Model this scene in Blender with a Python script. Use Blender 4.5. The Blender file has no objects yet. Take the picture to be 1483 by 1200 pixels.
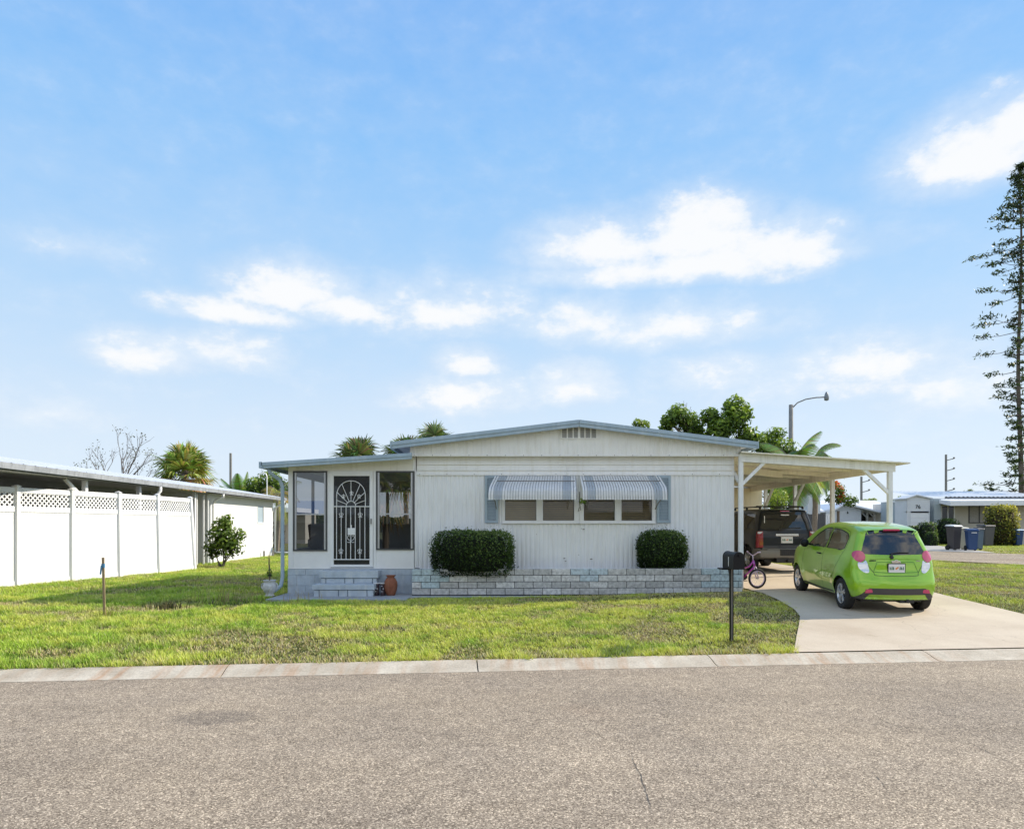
import bpy, bmesh, math, random
import numpy as np
from mathutils import Vector, Matrix
random.seed(7); RNG = np.random.default_rng(7)
C = bpy.context.scene.collection
R = math.radians
PI = math.pi
F = 990.0; CX = 741.5; HY = 763.0; CZ = 1.75
def WX(px, Y): return (px-CX)*Y/F
def WZ(py, Y): return CZ-(py-HY)*Y/F
SUN = Vector((1.5, .48, 1.0)).normalized()

# ------------------------------------------------------------ materials
MATS = {}
class NT:
    def __init__(s, m):
        s.t = m.node_tree; s.n = s.t.nodes; s.l = s.t.links
    def add(s, typ, **kw):
        n = s.n.new(typ)
        for k, v in kw.items():
            if k.startswith('i_'):
                n.inputs[k[2:].replace('_', ' ')].default_value = v
            else: setattr(n, k, v)
        return n
    def link(s, a, b): s.l.new(a, b)
def rgb(c): return (c[0], c[1], c[2], 1.0)
def base(name):
    m = bpy.data.materials.new(name); m.use_nodes = True
    nt = NT(m); b = nt.n['Principled BSDF']
    MATS[name] = m
    return m, nt, b
def noise_col(nt, c1, c2, scale, detail=4, lo=.35, hi=.65, vec=None, rough=.6):
    no = nt.add('ShaderNodeTexNoise'); no.inputs['Scale'].default_value = scale
    no.inputs['Detail'].default_value = detail; no.inputs['Roughness'].default_value = rough
    if vec is not None: nt.link(vec, no.inputs['Vector'])
    cr = nt.add('ShaderNodeValToRGB')
    cr.color_ramp.elements[0].position = lo; cr.color_ramp.elements[0].color = rgb(c1)
    cr.color_ramp.elements[1].position = hi; cr.color_ramp.elements[1].color = rgb(c2)
    nt.link(no.outputs['Fac'], cr.inputs['Fac'])
    return no, cr
def mixc(nt, a, b, fac, mode='MIX'):
    m = nt.add('ShaderNodeMix', data_type='RGBA', blend_type=mode)
    for sock, v in ((m.inputs[6], a), (m.inputs[7], b), (m.inputs[0], fac)):
        if hasattr(v, 'links') or isinstance(v, bpy.types.NodeSocket): nt.link(v, sock)
        elif isinstance(v, (int, float)): sock.default_value = v
        else: sock.default_value = rgb(v)
    return m.outputs[2]
def M(name, col, rough=.6, var=.12, scale=3, metal=0, bump=0, bscale=40, dirt=None, spec=.5, coat=0):
    m, nt, b = base(name)
    geo = nt.add('ShaderNodeNewGeometry')
    c2 = tuple(x*(1-var) for x in col)
    no, cr = noise_col(nt, c2, col, scale, 5, .3, .62, geo.outputs['Position'])
    out = cr.outputs['Color']
    if dirt:
        mp = nt.add('ShaderNodeMapping'); mp.inputs['Scale'].default_value = (9, 9, 1.1)
        nt.link(geo.outputs['Position'], mp.inputs['Vector'])
        n2, c2r = noise_col(nt, (0, 0, 0), (1, 1, 1), 1.3, 7, .5, .78, mp.outputs['Vector'])
        f = nt.add('ShaderNodeMath', operation='MULTIPLY'); nt.link(c2r.outputs['Color'], f.inputs[0]); f.inputs[1].default_value = dirt[1]
        out = mixc(nt, out, dirt[0], f.outputs[0])
    nt.link(out, b.inputs['Base Color'])
    b.inputs['Roughness'].default_value = rough; b.inputs['Metallic'].default_value = metal
    b.inputs['Specular IOR Level'].default_value = spec
    if coat: b.inputs['Coat Weight'].default_value = coat; b.inputs['Coat Roughness'].default_value = .03
    if bump:
        bn = nt.add('ShaderNodeTexNoise'); bn.inputs['Scale'].default_value = bscale; bn.inputs['Detail'].default_value = 5
        nt.link(geo.outputs['Position'], bn.inputs['Vector'])
        bp = nt.add('ShaderNodeBump'); bp.inputs['Strength'].default_value = bump; bp.inputs['Distance'].default_value = .01
        nt.link(bn.outputs['Fac'], bp.inputs['Height']); nt.link(bp.outputs['Normal'], b.inputs['Normal'])
    return m
def M_leaf(name, trans=.35, rough=.5, gain=1.0):
    """leaf / blade material: colour from the per-leaf attribute 'col'"""
    m, nt, b = base(name)
    at = nt.add('ShaderNodeAttribute', attribute_name='col')
    c = at.outputs['Color']
    if gain != 1: c = mixc(nt, c, (gain, gain, gain), 1.0, 'MULTIPLY')
    nt.link(c, b.inputs['Base Color']); b.inputs['Roughness'].default_value = rough
    b.inputs['Specular IOR Level'].default_value = .3
    tr = nt.add('ShaderNodeBsdfTranslucent'); nt.link(mixc(nt, c, (1.0, 1.0, .6), 1.0, 'MULTIPLY'), tr.inputs['Color'])
    mx = nt.add('ShaderNodeMixShader'); mx.inputs[0].default_value = trans
    nt.link(b.outputs[0], mx.inputs[1]); nt.link(tr.outputs[0], mx.inputs[2])
    nt.link(mx.outputs[0], nt.n['Material Output'].inputs['Surface'])
    return m
def M_glass(name, tint=(.5, .55, .55), refl=.10, rough=.01):
    m, nt, b = base(name)
    gl = nt.add('ShaderNodeBsdfGlossy'); gl.inputs['Roughness'].default_value = rough; gl.inputs['Color'].default_value = (1, 1, 1, 1)
    tp = nt.add('ShaderNodeBsdfTransparent'); tp.inputs['Color'].default_value = rgb(tint)
    fr = nt.add('ShaderNodeFresnel'); fr.inputs['IOR'].default_value = 1.5
    ad = nt.add('ShaderNodeMath', operation='ADD', use_clamp=True); nt.link(fr.outputs[0], ad.inputs[0]); ad.inputs[1].default_value = refl
    mx = nt.add('ShaderNodeMixShader'); nt.link(ad.outputs[0], mx.inputs[0]); nt.link(tp.outputs[0], mx.inputs[1]); nt.link(gl.outputs[0], mx.inputs[2])
    nt.link(mx.outputs[0], nt.n['Material Output'].inputs['Surface'])
    return m

# ------------------------------------------------------------ mesh builder
class MB:
    def __init__(s): s.v = []; s.f = []; s.mi = []; s.cur = 0
    def face(s, idx): s.f.append(tuple(idx)); s.mi.append(s.cur)
    def add(s, vs, fs):
        o = len(s.v); s.v.extend([tuple(v) for v in vs])
        for f in fs: s.face([i+o for i in f])
        return s
    def box(s, x0, x1, y0, y1, z0, z1):
        vs = [(x0,y0,z0),(x1,y0,z0),(x1,y1,z0),(x0,y1,z0),(x0,y0,z1),(x1,y0,z1),(x1,y1,z1),(x0,y1,z1)]
        return s.add(vs, [(3,2,1,0),(4,5,6,7),(0,1,5,4),(1,2,6,5),(2,3,7,6),(3,0,4,7)])
    def hexa(s, vs):
        return s.add(vs, [(3,2,1,0),(4,5,6,7),(0,1,5,4),(1,2,6,5),(2,3,7,6),(3,0,4,7)])
    def bar(s, p, q, w, h=None, up=(0,0,1)):
        h = h or w; p = Vector(p); q = Vector(q); d = (q-p).normalized(); up = Vector(up)
        if abs(d.dot(up)) > .98: up = Vector((0,1,0))
        a = d.cross(up).normalized()*(w/2); b = a.cross(d).normalized()*(h/2)
        vs = [p-a-b, p+a-b, p+a+b, p-a+b, q-a-b, q+a-b, q+a+b, q-a+b]
        return s.add(vs, [(3,2,1,0),(4,5,6,7),(0,1,5,4),(1,2,6,5),(2,3,7,6),(3,0,4,7)])
    def tube(s, pts, r, n=8, closed=False, cap=True):
        pts = [Vector(p) for p in pts]; N = len(pts)
        rs = r if isinstance(r, (list, tuple)) else [r]*N
        o = len(s.v); prev = None
        for i, p in enumerate(pts):
            if closed: d = pts[(i+1) % N]-pts[i-1]
            else: d = pts[min(i+1, N-1)]-pts[max(i-1, 0)]
            d.normalize()
            if prev is None:
                a = d.cross(Vector((0,0,1)))
                if a.length < .05: a = d.cross(Vector((0,1,0)))
            else: a = prev - d*prev.dot(d)
            a.normalize(); prev = a.copy(); b = d.cross(a)
            for k in range(n):
                t = 2*PI*k/n; s.v.append(tuple(p+a*math.cos(t)*rs[i]+b*math.sin(t)*rs[i]))
        for i in range(N if closed else N-1):
            j = (i+1) % N
            for k in range(n):
                k2 = (k+1) % n; s.face((o+i*n+k, o+i*n+k2, o+j*n+k2, o+j*n+k))
        if cap and not closed:
            s.face([o+k for k in range(n)][::-1]); s.face([o+(N-1)*n+k for k in range(n)])
        return s
    def lathe(s, prof, c=(0,0,0), axis='z', n=24):
        o = len(s.v); c = Vector(c)
        for r, h in prof:
            for k in range(n):
                t = 2*PI*k/n; a, b = r*math.cos(t), r*math.sin(t)
                p = {'z': (a, b, h), 'x': (h, a, b), 'y': (a, h, b)}[axis]
                s.v.append(tuple(c+Vector(p)))
        for i in range(len(prof)-1):
            for k in range(n):
                k2 = (k+1) % n; s.face((o+i*n+k, o+i*n+k2, o+(i+1)*n+k2, o+(i+1)*n+k))
        return s
    def prism(s, poly, y0, y1, plane='xz'):
        """poly in the plane, extruded along the third axis"""
        n = len(poly); o = len(s.v)
        for y in (y0, y1):
            for a, b in poly:
                s.v.append({'xz': (a, y, b), 'yz': (y, a, b), 'xy': (a, b, y)}[plane])
        s.face([o+i for i in range(n)]); s.face([o+n+i for i in range(n)][::-1])
        for i in range(n):
            j = (i+1) % n; s.face((o+i, o+n+i, o+n+j, o+j))
        return s
    def build(s, name, mat, parent=None, smooth=False, bevel=0, fix=True):
        me = bpy.data.meshes.new(name)
        off = Vector((0,0,0)); rz = 0
        if parent is not None and parent.name in OFF: off = OFF[parent.name]
        me.from_pydata([(v[0]-off[0], v[1]-off[1], v[2]-off[2]) for v in s.v], [], s.f)
        mats = mat if isinstance(mat, (list, tuple)) else [mat]
        for m in mats: me.materials.append(m)
        if len(mats) > 1: me.polygons.foreach_set('material_index', s.mi)
        if fix:
            bm = bmesh.new(); bm.from_mesh(me); bmesh.ops.recalc_face_normals(bm, faces=bm.faces); bm.to_mesh(me); bm.free()
        if smooth: me.polygons.foreach_set('use_smooth', [True]*len(me.polygons))
        o = bpy.data.objects.new(name, me); C.objects.link(o)
        if parent is not None:
            o.parent = parent; OFF[o.name] = off
        if bevel:
            md = o.modifiers.new('bevel', 'BEVEL'); md.width = bevel; md.segments = 2; md.limit_method = 'ANGLE'; md.angle_limit = R(35)
        return o
OFF = {}
def thing(name, label, cat, loc=(0,0,0), rotz=0, group=None, world=True):
    o = bpy.data.objects.new(name, None); C.objects.link(o); o.empty_display_size = .3
    o.location = loc; o.rotation_euler = (0, 0, rotz)
    tag(o, label, cat, group)
    if world: OFF[o.name] = Vector(loc)
    return o
def tag(o, label, cat, group=None):
    o['label'] = label; o['category'] = cat
    if group: o['group'] = group
    return o
def struct(o): o['kind'] = 'structure'; return o
def copy_tree(o, parent=None):
    c = o.copy(); C.objects.link(c)
    if parent is not None: c.parent = parent
    for ch in list(o.children): copy_tree(ch, c)
    return c
def npmesh(name, V, Fc, col, mat, parent=None, smooth=False):
    """V (n,3); Fc (m,k) ; col (n,3) per-vertex colour"""
    me = bpy.data.meshes.new(name)
    off = OFF.get(parent.name, Vector((0,0,0))) if parent is not None else Vector((0,0,0))
    V = V-np.array(off)
    k = Fc.shape[1]
    me.vertices.add(len(V)); me.vertices.foreach_set('co', V.astype(np.float32).ravel())
    me.loops.add(Fc.size); me.loops.foreach_set('vertex_index', Fc.astype(np.int32).ravel())
    me.polygons.add(len(Fc)); me.polygons.foreach_set('loop_start', np.arange(0, Fc.size, k, dtype=np.int32))
    me.polygons.foreach_set('loop_total', np.full(len(Fc), k, dtype=np.int32))
    me.update(calc_edges=True)
    if smooth: me.polygons.foreach_set('use_smooth', np.ones(len(Fc), dtype=bool))
    if col is not None:
        a = me.attributes.new('col', 'FLOAT_COLOR', 'POINT')
        c4 = np.ones((len(V), 4), np.float32); c4[:, :3] = col; a.data.foreach_set('color', c4.ravel())
    me.materials.append(mat)
    o = bpy.data.objects.new(name, me); C.objects.link(o)
    if parent is not None: o.parent = parent; OFF[o.name] = off
    return o
# value noise
_T = RNG.random((256, 256))
def vnoise(x, y, s=1.0, seed=0):
    x = np.asarray(x)*s+seed*17.3+500; y = np.asarray(y)*s+seed*9.1+500
    xi = np.floor(x).astype(int); yi = np.floor(y).astype(int); fx = x-xi; fy = y-yi
    fx = fx*fx*(3-2*fx); fy = fy*fy*(3-2*fy)
    g = lambda a, b: _T[a % 256, b % 256]
    return (g(xi, yi)*(1-fx)+g(xi+1, yi)*fx)*(1-fy)+(g(xi, yi+1)*(1-fx)+g(xi+1, yi+1)*fx)*fy
def fbm(x, y, s=1.0, seed=0, o=4):
    r = 0; a = .5; t = 0
    for i in range(o): r = r+a*vnoise(x, y, s*2**i, seed+i); t += a; a *= .5
    return r/t
def ss(a, b, x):
    t = np.clip((np.asarray(x, float)-a)/(b-a), 0, 1); return t*t*(3-2*t)
def ykerb(x): return 8.31+.105*x
def gz(x, y):
    """ground height"""
    x = np.asarray(x, float); y = np.asarray(y, float)
    yk = ykerb(x)+.38; t = np.clip((y-yk)/(14.3-yk), 0, 1)
    h = .075+(.15+.14*ss(-2, 6, x))*t
    h = h+.13*ss(15, 19, y)*ss(3, 6, x)+.13*ss(19, 34, y)*ss(3, 6, x)
    far = ss(60, 200, y)
    return h*(1-far)+.5*far
def G(x, y): return float(gz(x, y))

# ------------------------------------------------------------ foliage
def leaf_quads(P, N, L, W, col, roll=None):
    """a folded-less pointed leaf (kite quad) at each point P, long axis in a random direction in the plane normal to N"""
    n = len(P)
    N = N/np.linalg.norm(N, axis=1, keepdims=True)
    r = RNG.normal(size=(n, 3)); a = np.cross(N, r); a /= np.linalg.norm(a, axis=1, keepdims=True)+1e-9
    b = np.cross(N, a)
    L = np.broadcast_to(L, n)[:, None]; W = np.broadcast_to(W, n)[:, None]
    V = np.stack([P-a*L*.5, P+b*W*.5-a*L*.05, P+a*L*.5-N*L*.12, P-b*W*.5-a*L*.05], 1).reshape(-1, 3)
    Fc = np.arange(4*n).reshape(n, 4)
    return V, Fc, np.repeat(col, 4, 0)
def lerp_cols(cols, t):
    cols = np.array(cols); t = np.clip(t, 0, .9999)*(len(cols)-1); i = t.astype(int); f = (t-i)[:, None]
    return cols[i]*(1-f)+cols[i+1]*f
def crown(name, blobs, n, L, W, cols, mat, parent, shell=.55, up=.3, noise=.25):
    """blobs: list of (x,y,z,rx,ry,rz); leaves gather toward the outside of each blob"""
    w = np.array([b[3]*b[4]+b[3]*b[5] for b in blobs]); w = w/w.sum()
    idx = RNG.choice(len(blobs), n, p=w); B = np.array(blobs)[idx]
    d = RNG.normal(size=(n, 3)); d /= np.linalg.norm(d, axis=1, keepdims=True)
    rad = shell+(1-shell)*RNG.random(n)**.7
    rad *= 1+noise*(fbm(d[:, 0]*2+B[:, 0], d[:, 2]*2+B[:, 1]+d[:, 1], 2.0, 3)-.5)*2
    P = B[:, :3]+d*B[:, 3:6]*rad[:, None]
    N = d+RNG.normal(size=(n, 3))*.55+np.array([0, 0, up])
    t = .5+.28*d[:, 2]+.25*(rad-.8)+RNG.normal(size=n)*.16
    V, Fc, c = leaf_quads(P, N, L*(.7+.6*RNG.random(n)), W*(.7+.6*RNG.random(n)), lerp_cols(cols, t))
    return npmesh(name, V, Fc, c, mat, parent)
# ------------------------------------------------------------ camera, sun, sky
cam = bpy.data.objects.new('camera', bpy.data.cameras.new('camera')); C.objects.link(cam)
cam.location = (0, 0, CZ); cam.rotation_euler = (R(90), 0, 0)
cam.data.sensor_fit = 'HORIZONTAL'; cam.data.sensor_width = 36; cam.data.lens = 36*F/1483
cam.data.shift_y = (HY-600)/1483; cam.data.clip_end = 3000; cam.data.clip_start = .05
bpy.context.scene.camera = cam
sl = bpy.data.lights.new('sun', 'SUN'); sl.energy = 5.5; sl.angle = R(.53); sl.color = (1, .91, .77)
so = bpy.data.objects.new('sun', sl); C.objects.link(so); so.rotation_euler = SUN.to_track_quat('Z', 'Y').to_euler()
so.location = (20, 5, 20)
sc = bpy.context.scene
sc.view_settings.view_transform = 'Standard'; sc.view_settings.look = 'None'; sc.view_settings.exposure = 0
w = bpy.data.worlds.new('World'); sc.world = w; w.use_nodes = True
nt = NT(type('x', (), {'node_tree': w.node_tree}))
bg = nt.n['Background']
sky = nt.add('ShaderNodeTexSky', sky_type='NISHITA', sun_disc=False, sun_elevation=math.asin(SUN.z), sun_rotation=math.atan2(SUN.x, SUN.y),
             altitude=0, air_density=1.0, dust_density=.6, ozone_density=1.6)
tc = nt.add('ShaderNodeTexCoord'); sp = nt.add('ShaderNodeSeparateXYZ'); nt.link(tc.outputs['Generated'], sp.inputs[0])
def mth(op, a, b=None, c=None, clamp=False):
    n = nt.add('ShaderNodeMath', operation=op, use_clamp=clamp)
    for i, v in enumerate((a, b, c)):
        if v is None: continue
        if isinstance(v, (int, float)): n.inputs[i].default_value = v
        else: nt.link(v, n.inputs[i])
    return n.outputs[0]
az = mth('ARCTAN2', sp.outputs[0], sp.outputs[1]); el = mth('ARCSINE', sp.outputs[2])
def cnoise(scale, det, zs=2.2, rough=.55, off=0):
    mp = nt.add('ShaderNodeMapping'); mp.inputs['Scale'].default_value = (1, 1, zs); mp.inputs['Location'].default_value = (off, off*.7, 0)
    nt.link(tc.outputs['Generated'], mp.inputs['Vector'])
    n = nt.add('ShaderNodeTexNoise'); n.inputs['Scale'].default_value = scale; n.inputs['Detail'].default_value = det; n.inputs['Roughness'].default_value = rough
    nt.link(mp.outputs[0], n.inputs['Vector']); return n.outputs['Fac']
n1 = cnoise(19, 8, 1.7, .6); n2 = cnoise(5, 5, 3, .6, 4.0); n3 = cnoise(3.2, 6, 2.6, .6, 9.0)
clouds = [  # azimuth / elevation ellipses of the fair-weather clouds (degrees): az, el, half-widths, weight
 (860,366,105,42,1),(1010,345,105,50,1),(1130,368,85,46,1),(985,392,225,26,.9),
 (425,425,95,42,1),(500,448,115,28,.85),(340,455,95,22,.8),(660,455,140,40,.6),
 (215,518,80,32,.95),(325,512,75,30,.7),(840,470,85,34,.75),(960,480,150,36,.75),
 (675,530,46,26,.85),(670,578,100,30,.75),(832,562,55,36,.95),(1410,228,120,60,1),(1460,195,80,45,1),
 (1250,532,130,38,.75),(1040,545,80,30,.55),(1380,570,110,44,.55),(108,360,50,16,.15),(70,600,90,24,.3),(1200,560,160,24,.35)]
acc = None
for (px, py, hw, hh, wt) in clouds:
    dx = (px-CX)/F; a0 = math.atan(dx); e0 = math.atan((HY-py)/F/math.hypot(1, dx))
    ra = hw/F/(1+dx*dx)*1.35; re = hh/F/math.hypot(1, dx)*1.38
    u = mth('MULTIPLY', mth('SUBTRACT', az, a0), 1/ra); v = mth('MULTIPLY', mth('SUBTRACT', el, e0), 1/re)
    v = mth('MAXIMUM', v, mth('MULTIPLY', v, -1.7)); vv = mth('MULTIPLY', v, v)
    d = mth('SUBTRACT', 1.0, mth('SQRT', mth('ADD', mth('MULTIPLY', u, u), vv)))
    d = mth('MULTIPLY', mth('MAXIMUM', d, -1.0), wt) if wt < 1 else d
    acc = d if acc is None else mth('MAXIMUM', acc, d)
nn = mth('MULTIPLY', mth('SUBTRACT', n1, .5), 1.5)
nn = mth('ADD', nn, mth('MULTIPLY', mth('SUBTRACT', n2, .5), .9))
cm = nt.add('ShaderNodeMapRange', interpolation_type='SMOOTHSTEP'); cm.inputs[1].default_value = -.08; cm.inputs[2].default_value = .78; nt.link(mth('ADD', acc, nn), cm.inputs[0]); hz_ = nt.add('ShaderNodeMapRange', interpolation_type='SMOOTHSTEP'); hz_.inputs[1].default_value = -.52; hz_.inputs[2].default_value = .55; nt.link(mth('ADD', acc, mth('MULTIPLY', nn, .38)), hz_.inputs[0]); cm = mth('MAXIMUM', mth('MULTIPLY', cm.outputs[0], .93), mth('MULTIPLY', hz_.outputs[0], .5))
# unseen clouds added behind the camera, brightened to fill the house front
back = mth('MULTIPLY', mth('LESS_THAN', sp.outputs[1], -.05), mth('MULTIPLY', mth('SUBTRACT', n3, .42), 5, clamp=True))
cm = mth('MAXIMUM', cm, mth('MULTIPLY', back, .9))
cm = mth('MULTIPLY', cm, mth('GREATER_THAN', el, 0))
skc = mixc(nt, sky.outputs[0], (.155, .155, .155), 1.0, 'MULTIPLY')
ramp = nt.add('ShaderNodeValToRGB'); e = ramp.color_ramp.elements
e[0].position = 0; e[0].color = (.80, .90, 1.0, 1); e[1].position = .75; e[1].color = (.14, .41, .93, 1)
for p_, c_ in ((.12, (.71, .85, 1.0, 1)), (.3, (.46, .71, 1.0, 1)), (.5, (.255, .565, .99, 1))):
    q = e.new(p_); q.color = c_
nt.link(mth('MULTIPLY', el, 1.0), ramp.inputs['Fac'])
clear = mixc(nt, skc, ramp.outputs['Color'], .93)
ccol = mixc(nt, (.74, .82, .94), (1.0, 1.0, 1.0), mth('MULTIPLY', mth('SUBTRACT', mth('ADD', n1, mth('MULTIPLY', acc, .6)), .45), 3, clamp=True))
ccol = mixc(nt, ccol, (1.75, 1.66, 1.5), back)  # added rear clouds turn overbright warm white for front fill
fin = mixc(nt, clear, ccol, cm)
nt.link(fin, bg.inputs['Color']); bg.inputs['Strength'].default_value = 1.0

# ------------------------------------------------------------ materials
m_white = M('white_siding', (.84, .85, .86), .45, .05, 1.2, dirt=((.5, .46, .38), .3))
m_cream = M('cream_trim', (.84, .82, .75), .5, .1, 3, dirt=((.4, .34, .24), .35))
m_gable = M('gable_metal', (.84, .835, .81), .45, .08, 2, dirt=((.5, .44, .3), .3))
m_bluetrim = M('blue_grey_trim', (.36, .47, .56), .5, .15, 4, dirt=((.6, .65, .68), .4))
m_bluewall = M('blue_paint_block', (.48, .545, .61), .75, .25, 4.5, bump=.6, bscale=40, dirt=((.62, .62, .60), .6))
m_shutter = M('blue_shutter', (.37, .46, .53), .6, .12, 4)
m_roof = M('roof_metal', (.72, .74, .76), .4, .15, 1.5, dirt=((.3, .32, .34), .4))
m_awnw = M('awning_white', (.80, .81, .82), .4, .1, 5, dirt=((.45, .48, .5), .35))
m_awnb = M('awning_blue', (.47, .52, .58), .45, .1, 5)
m_dark = M('dark_gap', (.02, .02, .022), .8)
m_alum = M('aluminium_frame', (.5, .51, .53), .35, .1, 5, metal=.6)
m_frame = M('white_frame', (.8, .8, .8), .45, .05, 5)
m_blind = M('beige_blind', (.62, .52, .38), .7, .15, 3)
m_glass = M_glass('window_glass', (.66, .66, .62), .0)
m_screen = M_glass('porch_glass', (.30, .31, .32), .06, .004)
m_scr = M_glass('insect_screen', (.16, .17, .18), .0, .5)
m_block = None
m_conc = M('concrete', (.46, .43, .38), .85, .18, 1.3, bump=.25, bscale=90, dirt=((.3, .27, .22), .35))
m_pathc = M('path_concrete', (.36, .37, .38), .9, .25, 3, bump=.3, bscale=70)
m_wood = M('weathered_wood', (.36, .26, .15), .8, .3, 12)
m_soil = M('dark_soil', (.03, .025, .02), .95, .4, 20, bump=.6, bscale=60)
m_terra = M('terracotta', (.26, .085, .04), .7, .3, 9, dirt=((.5, .35, .25), .3))
m_urn = M('urn_plaster', (.62, .63, .63), .7, .3, 18, bump=.5, bscale=60)
m_black = M('black_paint', (.007, .007, .008), .5, .2, 20, spec=.3)
m_tyre = M('tyre_rubber', (.018, .018, .019), .8, .3, 30)
m_rim = M('alloy_rim', (.62, .63, .65), .3, .1, 20, metal=.8)
m_bark = M('bark', (.16, .13, .10), .9, .4, 9, bump=.6, bscale=25)
m_bareb = M('bare_bark', (.17, .145, .13), .9, .3, 9)
m_pbark = M('palm_bark', (.25, .21, .17), .9, .35, 14, bump=.6, bscale=20)
m_leaf = M_leaf('foliage', .38, .45)
m_grassb = M_leaf('grass_blade', .20, .6)
m_vinyl = M('vinyl_fence', (.84, .84, .84), .4, .03, 1, dirt=((.52, .54, .42), .22))
m_stucco = M('white_stucco', (.82, .82, .81), .7, .05, .7, bump=.15)
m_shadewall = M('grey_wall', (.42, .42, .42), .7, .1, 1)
m_pipe = M('white_pipe', (.78, .78, .76), .4, .08, 5)
m_pole = M('grey_pole', (.26, .25, .23), .8, .2, 6)
m_chrome = M('chrome', (.75, .76, .78), .12, .02, 5, metal=1)
m_yellowwall = M('cream_shed_wall', (.88, .78, .55), .6, .06, 1.5, dirt=((.4, .34, .22), .25))
m_cpceil = M('carport_ceiling', (.90, .86, .74), .6, .1, 2, dirt=((.42, .36, .26), .35))
m_cppaint = M('carport_paint', (.85, .855, .85), .5, .08, 4, dirt=((.42, .40, .34), .4))

# road: pale worn asphalt with exposed aggregate
m_road, nt, b = base('worn_asphalt')
geo = nt.add('ShaderNodeNewGeometry'); pos = geo.outputs['Position']
vo = nt.add('ShaderNodeTexVoronoi'); vo.inputs['Scale'].default_value = 115; nt.link(pos, vo.inputs['Vector'])
bw = nt.add('ShaderNodeSeparateColor'); nt.link(vo.outputs['Color'], bw.inputs[0])
agg = nt.add('ShaderNodeValToRGB'); el_ = agg.color_ramp.elements
el_[0].position = 0; el_[0].color = (.13, .10, .072, 1); el_[1].position = 1; el_[1].color = (.84, .70, .52, 1)
for p_, c_ in ((.25, (.255, .206, .152, 1)), (.55, (.355, .29, .215, 1)), (.82, (.47, .39, .295, 1))):
    q = el_.new(p_); q.color = c_
nt.link(bw.outputs[0], agg.inputs['Fac'])
_, cr = noise_col(nt, (.84, .83, .84), (1.12, 1.09, 1.05), .55, 5, .3, .7, pos)
c = mixc(nt, agg.outputs['Color'], cr.outputs['Color'], 1.0, 'MULTIPLY')
_, cr2 = noise_col(nt, (.82, .82, .82), (1.1, 1.1, 1.1), 7, 6, .3, .7, pos)
c = mixc(nt, c, cr2.outputs['Color'], 1.0, 'MULTIPLY')
_, crp = noise_col(nt, (1, 1, 1), (1.06, .97, .92), .22, 3, .6, .75, pos)      # faint pinkish wear
c = mixc(nt, c, crp.outputs['Color'], 1.0, 'MULTIPLY')
mpl = nt.add('ShaderNodeMapping'); mpl.inputs['Scale'].default_value = (.10, 1.1, 1); mpl.inputs['Rotation'].default_value = (0, 0, -.105); nt.link(pos, mpl.inputs['Vector'])
_, lane = noise_col(nt, (.91, .90, .885), (1.05, 1.045, 1.04), 1.0, 4, .35, .65, mpl.outputs[0])
c = mixc(nt, c, lane.outputs['Color'], 1.0, 'MULTIPLY')
_, oil = noise_col(nt, (1, 1, 1), (.45, .44, .43), 3.1, 2, .74, .80, pos)
c = mixc(nt, c, oil.outputs['Color'], 1.0, 'MULTIPLY')
# old round patch
mp = nt.add('ShaderNodeMapping'); mp.inputs['Location'].default_value = (2.75/.36*1.0, -6.3/.24, 0); mp.inputs['Scale'].default_value = (1/.36, 1/.24, 0)
nt.link(pos, mp.inputs['Vector'])
ln = nt.add('ShaderNodeVectorMath', operation='LENGTH'); nt.link(mp.outputs[0], ln.inputs[0])
pm = nt.add('ShaderNodeMapRange'); pm.inputs[1].default_value = .8; pm.inputs[2].default_value = 1.25; pm.inputs[3].default_value = .32; pm.inputs[4].default_value = 0
nt.link(ln.outputs['Value'], pm.inputs[0]); c = mixc(nt, c, (.08, .07, .065), pm.outputs[0])
# hairline cracks
nz = nt.add('ShaderNodeTexNoise'); nz.inputs['Scale'].default_value = 2.2; nz.inputs['Detail'].default_value = 6; nt.link(pos, nz.inputs['Vector'])
vm = nt.add('ShaderNodeVectorMath', operation='MULTIPLY_ADD'); nt.link(nz.outputs['Color'], vm.inputs[0]); vm.inputs[1].default_value = (1.1, 1.1, 0); nt.link(pos, vm.inputs[2])
vc = nt.add('ShaderNodeTexVoronoi', feature='DISTANCE_TO_EDGE'); vc.inputs['Scale'].default_value = .33; nt.link(vm.outputs[0], vc.inputs['Vector'])
cm_ = nt.add('ShaderNodeMapRange'); cm_.inputs[1].default_value = 0; cm_.inputs[2].default_value = .001; cm_.inputs[3].default_value = .0; cm_.inputs[4].default_value = 0
nt.link(vc.outputs['Distance'], cm_.inputs[0])
ms, msr = noise_col(nt, (0, 0, 0), (1, 1, 1), .6, 2, .46, .56, pos)
ml = nt.add('ShaderNodeMath', operation='MULTIPLY'); nt.link(cm_.outputs[0], ml.inputs[0]); nt.link(msr.outputs['Color'], ml.inputs[1])
c = mixc(nt, c, (.05, .045, .04), ml.outputs[0])
nt.link(c, b.inputs['Base Color']); b.inputs['Roughness'].default_value = .9; b.inputs['Specular IOR Level'].default_value = .25
bp = nt.add('ShaderNodeBump'); bp.inputs['Strength'].default_value = .6; bp.inputs['Distance'].default_value = .006
nt.link(bw.outputs[0], bp.inputs['Height']); nt.link(bp.outputs['Normal'], b.inputs['Normal'])

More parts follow.
